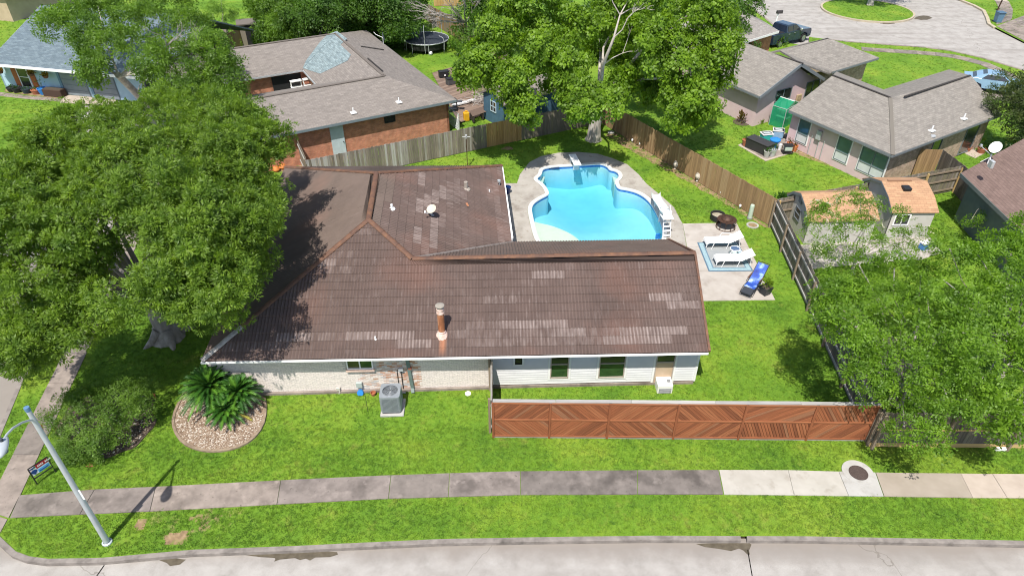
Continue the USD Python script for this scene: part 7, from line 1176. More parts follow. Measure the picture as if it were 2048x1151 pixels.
def lobes_to_sprigs(lobes, dens, size, seed, centre, up=0.5, flat=0.85, fill=0.5, clus=7, crad=.20):
    """tufts of twig ends gathered on the lit side of every bough"""
    g = np.random.default_rng(seed); P, N, S = [], [], []
    for c, r in lobes:
        n = max(2, int(12.6 * r * r * dens * 0.8 / clus)); d = g.normal(size=(n * 2, 3)); d /= np.linalg.norm(d, axis=1, keepdims=True)
        out = unit(c - centre) + V(0, 0, up); out = out / np.linalg.norm(out); k = d @ out + g.uniform(0, .8, n * 2) > 0.05; d = d[k][:n]; m = len(d)
        rr = r * (1 - fill * g.random(m) ** 2.2); cen = c + d * rr[:, None] * V(1, 1, flat); nor = d + out * .45
        q = np.repeat(cen, clus, 0) + g.normal(0, crad, (m * clus, 3)) * V(1, 1, .75) * (.6 + .5 * r); P.append(q); N.append(np.repeat(nor, clus, 0) * .7 + (q - np.repeat(cen, clus, 0)) * 2.2 + V(0, 0, .25) + g.normal(0, .2, (m * clus, 3))); S.append(size * g.uniform(.7, 1.25, m * clus))
    return np.vstack(P), np.vstack(N), np.concatenate(S)
def limbs(base, r0, forks, lobes, seed, twig=0.03, bend=0.25, nmax=40):
    """trunk to the fork, then tapering limbs from the fork to the lobes"""
    g = np.random.default_rng(seed); ms = []; top = np.asarray(forks, float)
    ms.append(tube([base - V(0, 0, .1), base + V(0, 0, .15), base + (top - base) * .35 + g.normal(0, .06, 3) * V(1, 1, 0), base + (top - base) * .7, top], [r0 * 1.7, r0 * 1.2, r0, r0 * .92, r0 * .85], 12))
    for i, (c, r) in enumerate(sorted(lobes, key=lambda x: -x[1])[:nmax]):
        mid = top + (c - top) * .45 + V(0, 0, np.linalg.norm(c - top) * .10) + g.normal(0, bend, 3); q = c + (c - top) * .04; rr = max(twig, r0 * .42 * (r / 1.6)); ms.append(tube([top - V(0, 0, .15), top + (mid - top) * .5 + g.normal(0, bend * .4, 3), mid, mid + (q - mid) * .5 + g.normal(0, bend * .5, 3), q], [rr, rr * .85, rr * .6, rr * .35, twig * .5], 7))
    return cat(*ms)
def tree(name, label, base, fork, r0, lobes, leaf, protos, dens, size, bark, seed, cat_="tree", group=None, up=.5, nmax=40, flat=.85, extra=None, fill=.5, twig=.03):
    base = V(*base[:2], 0) if len(base) == 2 else np.asarray(base, float); t = thing(name, label, cat_, base, group=group); lobes = [(np.asarray(c, float), r) for c, r in lobes]; ctr = np.mean([c for c, _ in lobes], 0) - V(0, 0, 1.0)
    part(t, "trunk", limbs(base, r0, fork, lobes, seed, nmax=nmax, twig=twig), bark, smooth=60); P, N, S = lobes_to_sprigs(lobes, dens, size, seed, ctr, up, flat, fill); instancer(t, "crown", [(p, leaf) for p in protos], P, N, S, seed + 1); return t, P, N
def px_lobes(rows, rmin, rmax, seed, jz=.35):
    g = np.random.default_rng(seed); return [(at(x + g.uniform(-9, 9), y + g.uniform(-7, 7), z + g.uniform(-jz, jz)), g.uniform(rmin, rmax)) for x, y, z in rows]
BARK = M("bark_grey", [(0, (0.12, 0.10, 0.085)), (0.5, (0.22, 0.19, 0.165)), (1, (0.33, 0.30, 0.27))], scale=5, detail=9, rough=.95, stretch=(1, 1, .25), bump=.02)
BARKP = M("bark_pale", [(0, (0.26, 0.225, 0.19)), (0.5, (0.40, 0.36, 0.32)), (1, (0.55, 0.51, 0.46))], scale=4, detail=8, rough=.9, stretch=(1, 1, .4), bump=.01)
OAKL = foliage("leaf_oak", (0.080, 0.150, 0.020), (0.180, 0.285, 0.028), (0.285, 0.385, 0.040), (0.44, 0.40, 0.06), scale=2.2); SYCL = foliage("leaf_sycamore", (0.085, 0.165, 0.012), (0.195, 0.325, 0.020), (0.31, 0.435, 0.026), (0.42, 0.46, 0.03), scale=1.5); DARKL = foliage("leaf_dark", (0.045, 0.105, 0.016), (0.10, 0.20, 0.024), (0.17, 0.28, 0.034), scale=.7); MYRL = foliage("leaf_myrtle", (0.080, 0.165, 0.014), (0.165, 0.295, 0.020), (0.25, 0.38, 0.028), (0.36, 0.38, 0.05), scale=1.8); MIDL = foliage("leaf_mid", (0.065, 0.135, 0.018), (0.15, 0.265, 0.024), (0.24, 0.36, 0.035), scale=.7); REDL = foliage("leaf_reddish", (0.03, 0.06, 0.015), (0.09, 0.12, 0.03), (0.15, 0.18, 0.04), (0.24, 0.12, 0.06), scale=1.2); SHRL = foliage("leaf_shrub", (0.075, 0.15, 0.022), (0.16, 0.27, 0.036), (0.25, 0.36, 0.055), scale=1.5)
SM = [sprig(22, .115, .42, .20, s) for s in (1, 2, 3)]; MD = [sprig(16, .15, .5, .24, s) for s in (4, 5, 6)]; BG = [sprig(24, .185, .7, .33, s, .3) for s in (7, 8, 9)]; FN = [sprig(24, .08, .5, .17, s) for s in (10, 11, 12)]; OK_ = [sprig(34, .125, .34, .17, s) for s in (13, 14, 15)]; MY_ = [sprig(28, .10, .55, .22, s) for s in (16, 17, 18)]
def zo(y): return np.interp(y, [200, 240, 290, 350, 430, 510, 590, 670, 750], [7.4, 8.2, 8.8, 8.8, 8.2, 7.0, 5.7, 4.7, 4.0])
g_ = np.random.default_rng(3); rows = []
for y, xs in ((222, (225, 300, 375, 440)), (250, (130, 185, 260, 340, 420, 490, 522)), (292, (60, 110, 190, 270, 350, 430, 500, 535)), (335, (15, 90, 170, 250, 330, 410, 480, 520)), (385, (10, 70, 150, 230, 310, 390, 460, 525)), (435, (30, 110, 190, 270, 350, 430, 500, 540)), (490, (15, 80, 150, 205, 330, 400, 470, 530)), (545, (30, 100, 165, 345, 410, 470, 505)), (600, (10, 70, 140, 195, 380, 440)), (640, (30, 95, 155)), (675, (10, 60, 110)), (705, (8, 40))):
    for x in xs: rows.append((x - max(0, x - 380) * .13, y, zo(y) - max(0, (x - 430) / 100) ** 1.6 * .9))
rows += [(-70, 340, 7.3), (-80, 420, 7.5), (-70, 520, 6.5), (-60, 620, 5.4), (-130, 460, 6), (300, 580, 6.5)]
ol = px_lobes(rows + [(x + g_.uniform(-38, 38), y + g_.uniform(-26, 26), z + g_.uniform(-.9, .3)) for x, y, z in rows], .55, .95, 5, .6)
BARKO = M('bark_oak', [(0, (0.17, 0.15, 0.13)), (0.5, (0.28, 0.25, 0.225)), (1, (0.40, 0.37, 0.34))], scale=5, detail=9, rough=.95, stretch=(1, 1, .25), bump=.02); ol += [(c - V(0, 0, 1.3) + (V(-15, 24.5, 0) - c) * V(.15, .15, 0), 1.05) for c, r in ol[:78] if c[1] > 20.5 and c[0] < -9.5][::2]
ob = at(337, 672); of_ = ob + V(-.1, .15, 1.7); oak, OP, ON = tree("oak_tree", "huge spreading oak with dense green crown over the left of the brown roof", ob, of_, .52, ol, OAKL, OK_, 15, 1.0, BARKO, 21, nmax=30, fill=.42)
for i, a in enumerate((0.6, 2.6, 4.0, 5.3)): u_ = V(math.cos(a), math.sin(a), 0); part(oak, "root", tube([ob + u_ * .3 + V(0, 0, .45), ob + u_ * .65 + V(0, 0, .15), ob + u_ * .95 + V(0, 0, .02), ob + u_ * 1.2 - V(0, 0, .08)], [.30, .20, .12, .05], 8), BARKO, smooth=True)
# leaning tree with bare twigs at the top left
rows = [(x, y, np.interp(y, [-20, 60, 130, 190], [7.6, 7.0, 5.4, 4.0])) for x, y in ((200, 10), (250, -5), (310, -5), (370, 5), (190, 60), (240, 45), (300, 40), (360, 40), (400, 60), (190, 100), (180, 130), (225, 90), (270, 85), (330, 90), (390, 100), (200, 150), (320, 160), (370, 150), (425, 140), (460, 160), (400, 180), (445, 190), (340, 190), (300, 120), (140, 35), (165, 80), (430, 100), (150, 15), (120, 45))]
lt, _, _ = tree("leaning_tree", "tall open tree with a leaning pale trunk and bare grey twigs beside the blue house", at(300, 214), at(236, 150, 4.4), .26, px_lobes(rows, .8, 1.3, 8), MIDL, MD, 17, 1.0, BARKP, 31, nmax=6)
TWIG = M("twig_grey", [(0, (0.22, 0.19, 0.17)), (1, (0.42, 0.38, 0.35))], scale=6, rough=.95)
def bare(p, d, L, r, lev, g, out):
    q = p + d * L; m = p + d * L * .5 + g.normal(0, L * .06, 3); out.append(tube([p, m, q], [r, r * .8, r * .6], 5 if lev > 1 else 4, caps=False))
    if lev:
        for k in range(g.integers(2, 4)): bare(p + (q - p) * g.uniform(.5, 1), unit(d + g.normal(0, .42, 3)), L * g.uniform(.55, .8), r * .58, lev - 1, g, out)
g = np.random.default_rng(4); ms = []
for x, y, z, ddx, ddz in ((340, 120, 5.4, .2, .7), (380, 110, 5.6, .5, .5), (285, 120, 5.2, -.1, -.8)): bare(at(x, y, z), unit(V(ddx, -.3, ddz)), 1.5, .05, 4, g, ms)
part(lt, "dead_twigs", cat(*ms), TWIG, kind="stuff")
# trees behind the brick house
bgl = "trees behind the brick house"
for i, (lab, base, rows, leaf) in enumerate((("small light tree on the far lawn at the top edge left of the brown fence", (448, 58), [(435, 8, 3.2), (450, 22, 2.6), (425, 25, 2.4), (440, -8, 3.5)], MIDL), ("dark leafy tree behind the left end of the taupe roof", (560, 85), [(555, 45, 3), (560, 60, 2.6), (585, 40, 3.4), (550, 15, 4), (575, 10, 4.4), (545, 75, 1.6), (600, 60, 2.5), (560, 80, 1.4), (530, 5, 4)], MIDL), ("broad dark tree behind the middle of the taupe roof", (655, 70), [(620, 30, 4), (650, 15, 4.5), (690, 20, 4.2), (640, 50, 2.8), (680, 45, 3), (610, 5, 4.6), (720, 35, 3.2), (705, 5, 4.5), (665, -5, 5), (600, 45, 2.6), (715, 58, 1.6)], DARKL), ("dark tree between the taupe roof and the trampoline", (780, 62), [(745, 25, 3.8), (775, 15, 4.2), (790, 40, 2.8), (755, 50, 2.2), (735, 0, 4.4), (800, 10, 3.5), (770, -8, 4.6), (820, 30, 2.2), (765, 75, 1.0), (795, 65, 1.3), (830, 5, 3)], DARKL))):
    lo = px_lobes(rows, 1.3 if i else .7, 1.9 if i else 1.1, 40 + i); b = at(*base); tree("background_tree", lab, b, V(*lo[0][0][:2], 1.2), .2, lo, leaf, MD if i else SM, 9, 1.4 if i else 1.1, BARK, 50 + i, nmax=8)
# the big yard tree
def zs_(y): return np.interp(y, [-20, 0, 50, 100, 150, 200, 250], [9.8, 9.4, 8.4, 7.2, 6.0, 4.8, 3.7])
rows = [(x, y, zs_(y)) for x, y in ((1010, 10), (1060, -5), (1120, 0), (1300, -5), (1360, 5), (1420, 10), (985, 50), (1035, 45), (1090, 40), (1150, 35), (1330, 45), (1390, 40), (1440, 45), (960, 95), (1010, 90), (1070, 90), (1130, 85), (1165, 70), (1290, 75), (1350, 85), (1410, 85), (1445, 95), (945, 140), (990, 135), (1050, 130), (1110, 130), (1150, 130), (1310, 120), (1370, 130), (1425, 140), (1015, 160), (1140, 165), (1190, 190), (1350, 165), (1400, 170), (1035, 190), (1060, 205), (1150, 195), (1215, 205), (1360, 205), (1395, 200), (1370, 235), (1180, 220), (1160, 215), (1050, 212), (960, 120), (1330, 190))] + [(1200, 20, 7), (1260, 25, 7), (1240, 100, 5), (1180, 110, 5), (1285, 105, 5.2), (1255, 135, 4.6), (1300, 60, 6.0), (1215, 65, 7.3), (1262, 70, 6.8), (1225, 15, 8), (1240, 160, 4.6), (1272, 150, 4.6), (1302, 165, 4.4), (1285, 190, 3.6), (1235, 120, 5.4), (1100, 160, 4.2)]
yb = at(1187, 279); yt, _, _ = tree("yard_tree", "large bright yellow-green tree with a thick pale trunk beyond the pool", yb, yb + V(.1, -.3, 3.0), .42, px_lobes(rows, .7, 1.15, 9), SYCL, BG, 11.5, .95, BARKP, 61, nmax=5, flat=.8)
g = np.random.default_rng(14); ms = []
pb0 = [yb + V(.1, -.3, 2.8), at(1206, 130, 6.2), at(1228, 75, 8.0), at(1240, 30, 9.0), at(1262, -10, 10)]; ms.append(tube(pb0, [.14, .11, .075, .045, .025], 8))
for p, d in ((pb0[2], (.5, 0, .8)), (pb0[3], (.7, 0, .3)), (pb0[3], (-.4, 0, .7)), (pb0[1], (.8, 0, .5))): bare(np.asarray(p), unit(V(*d)), 1.4, .04, 2, g, ms)
part(yt, "bare_branch", cat(*ms), BARKP, smooth=60, label="bare pale branches rising through the crown")
for i, (lab, base, rows) in enumerate((("dark green tree behind the yard tree at its right edge", (1462, 140), [(1450, 30, 4), (1470, 60, 3.2), (1480, 20, 4), (1465, 95, 2.2), (1485, 110, 1.6), (1440, 110, 2), (1500, 5, 4), (1440, 5, 5), (1455, 130, 1.2)]), ("dark tree behind the yard tree at its left edge", (960, 70), [(950, 20, 3.5), (965, 50, 2.4), (985, 10, 4), (1020, 30, 3), (1060, 15, 3.5), (940, 80, 1.6), (1000, 60, 2.2), (950, -5, 4.5)]), ("dark tree hidden behind the middle of the yard tree", (1230, 110), [(1110, 20, 3.5), (1160, 40, 3), (1200, 15, 4), (1240, 50, 3), (1280, 20, 4), (1320, 50, 3), (1370, 20, 4), (1400, 60, 2.5), (1230, 90, 1.8), (1290, 95, 1.6), (1180, 85, 1.8), (1130, 75, 2), (1340, 110, 1.4), (1390, 125, 1.2), (1270, 150, .9), (1310, 165, .9)]))):
    lo = px_lobes(rows, 1.1, 1.7, 70 + i); b = at(*base); tree("background_tree", lab, b, V(*lo[0][0][:2], 1.2), .2, lo, DARKL, MD, 6, 1.4, BARK, 80 + i, nmax=8)
# bare tree by the trampoline
db0 = at(936, 96); dt = thing("bare_tree", "leafless grey tree spreading twigs over the lawn right of the trampoline", "tree", db0); g = np.random.default_rng(19); ms = [tube([db0, at(930, 70, 1.3), at(932, 45, 2.6)], [.16, .13, .10], 8)]
for x, y, z in ((880, 25, 4.0), (900, 10, 4.5), (930, 0, 5), (955, 5, 4.6), (870, 40, 3.4), (845, 15, 4.2), (915, 25, 4.0), (835, 22, 3.8)): q = at(x, y, z); s0 = at(932, 45, 2.6); m_ = s0 + (q - s0) * .5 + g.normal(0, .2, 3); ms.append(tube([s0, m_, q], [.08, .06, .04], 6)); [bare(s0 + (q - s0) * t, unit(q - s0 + g.normal(0, .5, 3)), 1.0, .035, 3, g, ms) for t in (.5, .75, 1.0)]
part(dt, "trunk", cat(*ms[:9]), TWIG); part(dt, "branches", cat(*ms[9:]), TWIG, kind="stuff")
# brush pile and shrubs by the deck
for x, y, rows, lab, leaf in ((965, 170, [(950, 150, 1.2), (970, 165, .9), (985, 150, 1.4), (940, 170, .6), (995, 175, .8), (960, 190, .4)], "loose green shrub between the wooden deck and the blue shed", MIDL), (905, 95, [(900, 80, .8), (915, 95, .6), (925, 85, 1.0)], "low green shrub against the fence right of the trampoline", MIDL)):
    lo = px_lobes(rows, .5, .85, x); tree("shrub", lab, at(x, y), at(x, y) + V(0, 0, .4), .05, lo, leaf, SM, 9, 1.0, BARK, x, cat_="shrub", nmax=5)
q = at(972, 205); g = np.random.default_rng(2); ms = [tube([q + g.normal(0, .5, 3) * V(1, 1, 0) + V(0, 0, g.uniform(.05, .5)), q + g.normal(0, .8, 3) * V(1, 1, 0) + V(0, 0, g.uniform(.05, .6))], .025, 4) for _ in range(70)]; single("brush_pile", cat(*ms), TWIG, label="pile of dry grey branches beside the wooden deck", category="brush pile")
# crape myrtles at the right
def zm(y): return np.interp(y, [480, 540, 600, 700, 800, 880], [5.2, 5.3, 5.1, 4.4, 3.3, 2.1])
rows = [(x, y, zm(y)) for x, y in ((1660, 560), (1720, 545), (1790, 540), (1840, 550), (1668, 610), (1695, 610), (1750, 600), (1810, 600), (1860, 610), (1678, 660), (1715, 660), (1770, 655), (1830, 660), (1880, 670), (1715, 710), (1755, 720), (1800, 705), (1860, 725), (1900, 740), (1740, 755), (1760, 765), (1840, 765), (1880, 780), (1920, 795), (1812, 848), (1850, 822), (1850, 872), (1690, 640), (1760, 690), (1680, 580))]
mb = at(1792, 812); mt, _, _ = tree("myrtle_tree", "many stemmed pale barked tree with light green crown over the street fences", mb, mb + V(.1, .3, .5), .10, px_lobes(rows, .44, .76, 15, .5), MYRL, MY_, 14, .95, BARKP, 91, nmax=34, fill=.45, twig=.05)
for d in ((-.5, .4, 3.2), (.1, .9, 3.4), (.5, .2, 3.3), (-.9, .9, 3.0)): part(mt, "stem", tube([mb + V(d[0] * .15, d[1] * .15, 0), mb + V(d[0] * .4, d[1] * .5, 1.2), mb + V(*d)], [.10, .085, .05], 9), BARKP, smooth=True)
def zm2(y): return np.interp(y, [440, 520, 600, 700, 800, 880], [5.6, 5.8, 5.6, 4.9, 3.7, 2.4])
rows = [(x, y, zm2(y)) for x, y in ((1950, 520), (2010, 500), (2045, 470), (1900, 560), (1960, 570), (2020, 560), (1920, 610), (1980, 620), (2040, 610), (1930, 670), (1990, 670), (2045, 680), (1950, 720), (2010, 730), (1960, 775), (2020, 785), (2035, 835), (2070, 560), (2090, 650), (2090, 760), (2005, 845), (2020, 520), (1905, 510))]
m2 = at(2000, 760); tree("myrtle_tree", "light green tree at the right edge of the picture beside the street fence", m2, m2 + V(0, .2, .8), .13, px_lobes(rows, .5, .85, 17, .5), MYRL, MY_, 13, 1.05, BARKP, 95, nmax=30, fill=.45, twig=.05)
WHITEF = foliage("flower_white", (.55, .52, .45), (.68, .65, .58), (.76, .74, .68)); PINKF = foliage("flower_pink", (.42, .10, .10), (.55, .16, .15), (.65, .26, .22))
rows = [(x, y, z) for x, y, z in ((1650, 410, 4.0), (1690, 400, 4.2), (1735, 415, 3.8), (1640, 450, 3.3), (1690, 445, 3.6), (1740, 450, 3.3), (1780, 440, 3.5), (1660, 490, 2.6), (1710, 490, 2.8), (1760, 490, 2.7), (1650, 520, 2.0), (1800, 470, 2.9), (1815, 500, 2.4), (1700, 530, 2.3), (1760, 530, 2.2), (1640, 430, 3.5), (1840, 480, 2.2), (1720, 395, 4.2))]
fb_ = at(1705, 548); ft, FP, FN_ = tree("flowering_tree", "small white flowering tree in front of the orange roofed sheds", fb_, fb_ + V(0, .2, .7), .08, px_lobes(rows, .38, .68, 23, .3), MYRL, SM, 15, .85, BARKP, 97, nmax=14, fill=.6)
k = np.random.default_rng(6).choice(len(FP), 70, replace=False); instancer(ft, "blossom", [(sprig(16, .07, .8, .13, 77), WHITEF)], FP[k] + FN_[k] * .08, FN_[k], np.full(70, 1.0), 5)
rows = [(2035, 165, 4.4), (2010, 195, 3.6), (2040, 205, 3.6), (2025, 235, 2.6), (2048, 245, 2.4), (2015, 265, 1.8), (2060, 190, 4), (2045, 280, 1.4), (2000, 215, 3), (2070, 240, 3)]
rb_ = at(2045, 285); tree("reddish_tree", "dark reddish leaved tree at the right edge beside the brick end of the pink house", rb_, rb_ + V(0, 0, 1.2), .12, px_lobes(rows, .8, 1.2, 29), REDL, SM, 8, 1.3, BARK, 99, nmax=8)
tb_ = at(1955, 462); tree("sapling", "slender light green sapling beside the slate green wall", tb_, tb_ + V(0, 0, .9), .04, px_lobes([(1945, 438, 1.5), (1965, 445, 1.3), (1950, 455, 1.0), (1975, 450, 1.2)], .3, .45, 33, .1), MYRL, SM, 12, .8, BARK, 103, nmax=4)
# island tree (its crown stands above the frame)
it0 = at(1740, 10); lo = [(it0 + V(a, b, c), r) for a, b, c, r in ((-3, -.5, 6.4, 1.8), (-1, -2, 6.8, 1.9), (1.5, -1, 6.8, 1.9), (3.2, .5, 6.2, 1.7), (0, 1.5, 7.6, 2), (-2, 2, 7, 1.8), (2, 2.5, 7.2, 1.8), (0, 0, 8.5, 1.8))]; tree("island_tree", "tree on the round grass island of the turning circle", it0, it0 + V(0, 0, 4.4), .28, lo, MIDL, MD, 7, 1.4, BARKP, 105, nmax=8)
# front shrub with its bed
MULCH = M("mulch", [(0, (0.035, 0.025, 0.02)), (0.6, (0.09, 0.065, 0.05)), (1, (0.20, 0.16, 0.13))], scale=22, detail=7, rough=.95, bump=.015)
bed1 = blob([(150, 800), (240, 780), (310, 800), (312, 850), (270, 895), (210, 915), (150, 905), (110, 860)], .06); single("shrub_bed", prism(bed1, -.05, .045), MULCH, label="dark mulch bed under the crape myrtle shrub", kind="structure")
rows = [(125, 880, .9), (160, 890, .8), (200, 885, .9), (110, 845, 1.2), (150, 850, 1.2), (190, 845, 1.3), (230, 850, 1.1), (130, 815, 1.5), (170, 810, 1.6), (210, 812, 1.6), (250, 815, 1.4), (275, 812, 1.1), (150, 785, 1.6), (190, 785, 1.7), (230, 785, 1.5), (270, 780, 1.3), (140, 905, .5), (200, 905, .5), (240, 870, .7)]
cb0 = at(205, 868); cmy, CP, CN = tree("crape_shrub", "wide pink flowering shrub in a dark bed behind the street lamp", cb0, cb0 + V(0, 0, .3), .05, px_lobes(rows, .36, .58, 37, .12), SHRL, MY_, 34, .62, BARK, 107, cat_="shrub", nmax=14, fill=.7)
k = [int(np.argmin(((CP - at(x, y, z)) ** 2).sum(1))) for x, y, z in ((118, 852, 1.0), (95, 862, .7), (88, 886, .5), (68, 875, .6), (302, 795, 1.0), (310, 805, .8), (100, 835, 1.1), (75, 905, .3), (210, 838, 1.2), (180, 930, .3), (165, 778, 1.6))]; instancer(cmy, "blossom", [(sprig(18, .06, .8, .09, 78), PINKF)], CP[k] + V(0, 0, .08), CN[k], np.full(len(k), 1.0), 6)
g = np.random.default_rng(8)
def scatter(poly, n, g):
    x0, y0, x1, y1 = poly.bounds; out = []
    pts = np.c_[g.uniform(x0, x1, n * 3), g.uniform(y0, y1, n * 3)]; return pts[shapely.contains_xy(poly, pts[:, 0], pts[:, 1])][:n]
def pebble(seed): m = trimesh.creation.icosphere(1, 1.0); m.vertices *= 1 + .25 * (meshkit.noise(m.vertices * 1.7 + seed * 9)[:, None] - .5); m.vertices *= V(1, .75, .55); return m
PEB = [M(f"pebble_{n}", [(0, np.array(c) * .8), (1, np.array(c) * 1.15)], scale=30, rough=.85) for n, c in (("cream", (.38, .31, .245)), ("tan", (.29, .215, .155)), ("white", (.48, .43, .37)), ("brown", (.17, .115, .08)))]
pp = scatter(bed1.buffer(-.05), 900, g); pp = pp[g.random(len(pp)) < np.clip((pp[:, 0] - at2(150, 880)[0]) / 3, .15, 1)]
bd1 = thing("bed_pebbles", "scattered pebbles on the dark bed under the pink flowering shrub", "pebbles", (0, 0, 0), kind="stuff"); instancer(bd1, "pebble", [(pebble(i), m_) for i, m_ in enumerate(PEB)], np.c_[pp, np.full(len(pp), .055)], np.tile([0, 0, 1.], (len(pp), 1)), g.uniform(.02, .05, len(pp)), 3, kind="stuff")
# sago palm bed
bed2p = [(408, 727), (392, 750), (360, 800), (345, 835), (347, 862), (365, 888), (395, 901), (430, 905), (470, 899), (505, 882), (527, 855), (534, 822), (530, 790), (470, 790), (436, 790), (436, 745)]
bed2 = Polygon(smoothpoly(pl(bed2p), 1)).buffer(0); single("palm_bed", prism(bed2, -.05, .05), M("gravel_bed", [(0, (.11, .07, .045)), (.5, (.23, .165, .115)), (1, (.36, .285, .22))], scale=28, detail=6, rough=.95, bump=.012), label="gravel bed under the sago palms at the house corner", kind="structure")
single("bed_edging", prism(bed2.buffer(.02).difference(bed2.buffer(-.08)).intersection(sbox(-30, 0, 30, at2(400, 770)[1] + .8)), -.05, .085), M("edging_tan", [(0, (.16, .115, .08)), (1, (.32, .25, .18))], scale=5, rough=.9), label="curved tan edging around the gravel bed of the sago palms", category="bed edging")
pp = scatter(bed2.buffer(-.12), 4200, g); bd2 = thing("gravel", "pale pebbles covering the sago palm bed", "gravel", (0, 0, 0), kind="stuff"); instancer(bd2, "pebble", [(pebble(i + 4), m_) for i, m_ in enumerate(PEB)], np.c_[pp, np.full(len(pp), .055)], np.tile([0, 0, 1.], (len(pp), 1)), g.uniform(.015, .042, len(pp)), 4, kind="stuff")
SAGO = [M(f"sago_{n}", [(0, np.array(c) * .7), (1, np.array(c) * 1.3)], scale=6, rough=.5, spec=.25) for n, c in (("deep", (.022, .075, .010)), ("mid", (.038, .115, .012)), ("light", (.07, .17, .016)), ("old", (.30, .27, .05)))]
def frond(c, az, L, rise, droop, g):
    """arching rachis with two combs of narrow leaflets"""
    n = 26; t = np.linspace(0, 1, n); o = V(math.cos(az), math.sin(az), 0); side = V(-o[1], o[0], 0); p = c + np.outer(t * L * math.cos(rise), o) + np.outer(L * (math.sin(rise) * t - droop * t ** 2.2), [0, 0, 1.]); tg = np.gradient(p, axis=0); tg /= np.linalg.norm(tg, axis=1, keepdims=True); v, f = [], []
    for i in range(3, n):
        w = .115 * math.sin(math.pi * (.12 + .86 * t[i])) ** .6 + .02; nn = np.cross(tg[i], side)
        for s_ in (-1, 1):
            a = p[i]; tip = a + side * s_ * w + tg[i] * w * .75 - nn * (-.045) + V(0, 0, g.uniform(-.02, .01)); b = p[i - 1] * .95 + p[i] * .05; k = len(v); v += [a + tg[i] * .010, b, tip]; f.append([k, k + 1, k + 2] if s_ < 0 else [k, k + 2, k + 1])
    return cat((np.array(v), np.array(f)), tube(p[::5], np.linspace(.014, .005, len(p[::5])), 4, caps=False))
g = np.random.default_rng(12)
for i, (x, y, hz_, n, L, lab) in enumerate(((432, 808, .90, 120, 1.30, "largest dark green sago palm at the left of the gravel bed"), (484, 813, .74, 90, 1.02, "sago palm nearest the brick wall on the right of the bed"), (457, 838, .46, 70, .92, "lowest sago palm at the front of the gravel bed"))):
    q = at(x, y); q = V(q[0], q[1], .04); sg_ = thing("sago_palm", lab, "sago palm", q); part(sg_, "trunk", lathe([(.17, 0), (.19, hz_ * .5), (.14, hz_ + .05), (0, hz_ + .12)], q, 12), M("palm_trunk", [(0, (.05, .035, .02)), (1, (.18, .12, .07))], scale=18, rough=.95, bump=.02))
    for k in range(n): lv = k / n; part(sg_, "frond", frond(q + V(0, 0, hz_), k * 2.39996, L * g.uniform(.85, 1.1), 1.25 - 1.15 * lv + g.uniform(-.1, .1), .30 + .20 * lv, g), SAGO[3] if (k == n - 2 and i != 1) else SAGO[rnd.choices((0, 1, 2), (3, 4, 2))[0]])
# small plants
q = at(1483, 245); cq_ = thing("croton_plant", "orange red leaved plant in a mulched circle on the neighbour lawn", "plant", q); part(cq_, "mulch", prism(ngon(q[0], q[1], .62, 20), -.02, .03), MULCH); part(cq_, "foliage", leafball(q, .42, .85, 90, .22, 8), CROTON)
for x, y, lab, r, mt_ in ((1517, 246, "small lime plant at the foot of the pink gable wall", .35, LIME), (1940, 290, "lime green leafy plant by the brick wall beside the stone pad", .8, LIME), (1985, 300, "green broad leaved plant in the shade of the reddish tree", .5, PLANTG), (1565, 402, "low green weeds at the fence corner by the smaller shed", .5, PLANTG), (1556, 92, "bright green bush at the corner of the small brick house", 1.0, MIDL), (905, 100, "bright green weeds under the fence right of the trampoline", .8, MIDL), (1470, 128, "dark bush behind the grey-tan roof corner", 1.1, DARKL)):
    q = at(x, y); t = thing("garden_plant", lab, "plant", q); part(t, "foliage", leafball(q, r, r * .8, int(70 + 60 * r), .16 + .1 * r, int(x)), mt_)
# ------------------------------------------------------------------ grass
hard = unary_union([street_poly.buffer(.06), cul_poly.buffer(.05), deck_poly, patio_poly.buffer(.02), coping_poly, bed1, bed2, Polygon(pl(T + T2[1:] + T3[1:] + B3[::-1] + B2[::-1][1:] + B[::-1][1:])), Polygon([tuple(q) for q in sideL] + [tuple(q) for q in sideR[::-1]]), Polygon([(-12.0, 19.8), (7.5, 20.4), (7.5, 27), (-0.7, 27), (-0.9, 34.8), (-12.6, 34.8)]), tp, ngon(mh[0], mh[1] + .05, .66), Polygon([tuple(DP(*q, 0)[:2]) for q in ((.3, .3), (LL, .3), (LL, DD), (.3, DD))])])
hard = unary_union([hard, Polygon(pl([(0, 985), (45, 985), (18, 1040), (-10, 1075)]))])
frame = lambda y0, y1: Polygon([(-.80 * (y0 * .8 + 12) - 1, y0), (.80 * (y0 * .8 + 12) + 1, y0), (.80 * (y1 * .8 + 12) + 1, y1), (-.80 * (y1 * .8 + 12) - 1, y1)])
g = np.random.default_rng(44); pts = []
for y0, y1, d in ((12.3, 18, 210), (18, 26, 120), (26, 36, 60), (36, 52, 26), (52, 82, 9)):
    pg = frame(y0, y1).difference(hard); pts.append(scatter(pg, int(pg.area * d), g))
isl = island.buffer(-.35); pts = np.vstack(pts + [scatter(isl, int(isl.area * 10), g)])
pts = pts[~shapely.contains_xy(bare_soil.buffer(-.02), pts[:, 0], pts[:, 1])]
def tuft(seed, n=9, H=.030, W=.008, R=.055):
    g = np.random.default_rng(seed); v, f = [], []
    for k in range(n):
        a = g.uniform(0, 6.28); b = V(math.cos(a), math.sin(a), 0); s = V(-b[1], b[0], 0) * W * g.uniform(.7, 1.3); p = V(*(g.normal(0, R * .55, 2)), 0); h = H * g.uniform(.6, 1.25); t = p + b * h * g.uniform(.3, 1.0) + V(0, 0, h); k0 = len(v); v += [p - s, p + s, t + s * .5, t - s * .5]; f += [[k0, k0 + 1, k0 + 2], [k0, k0 + 2, k0 + 3]]
    return np.array(v), np.array(f)
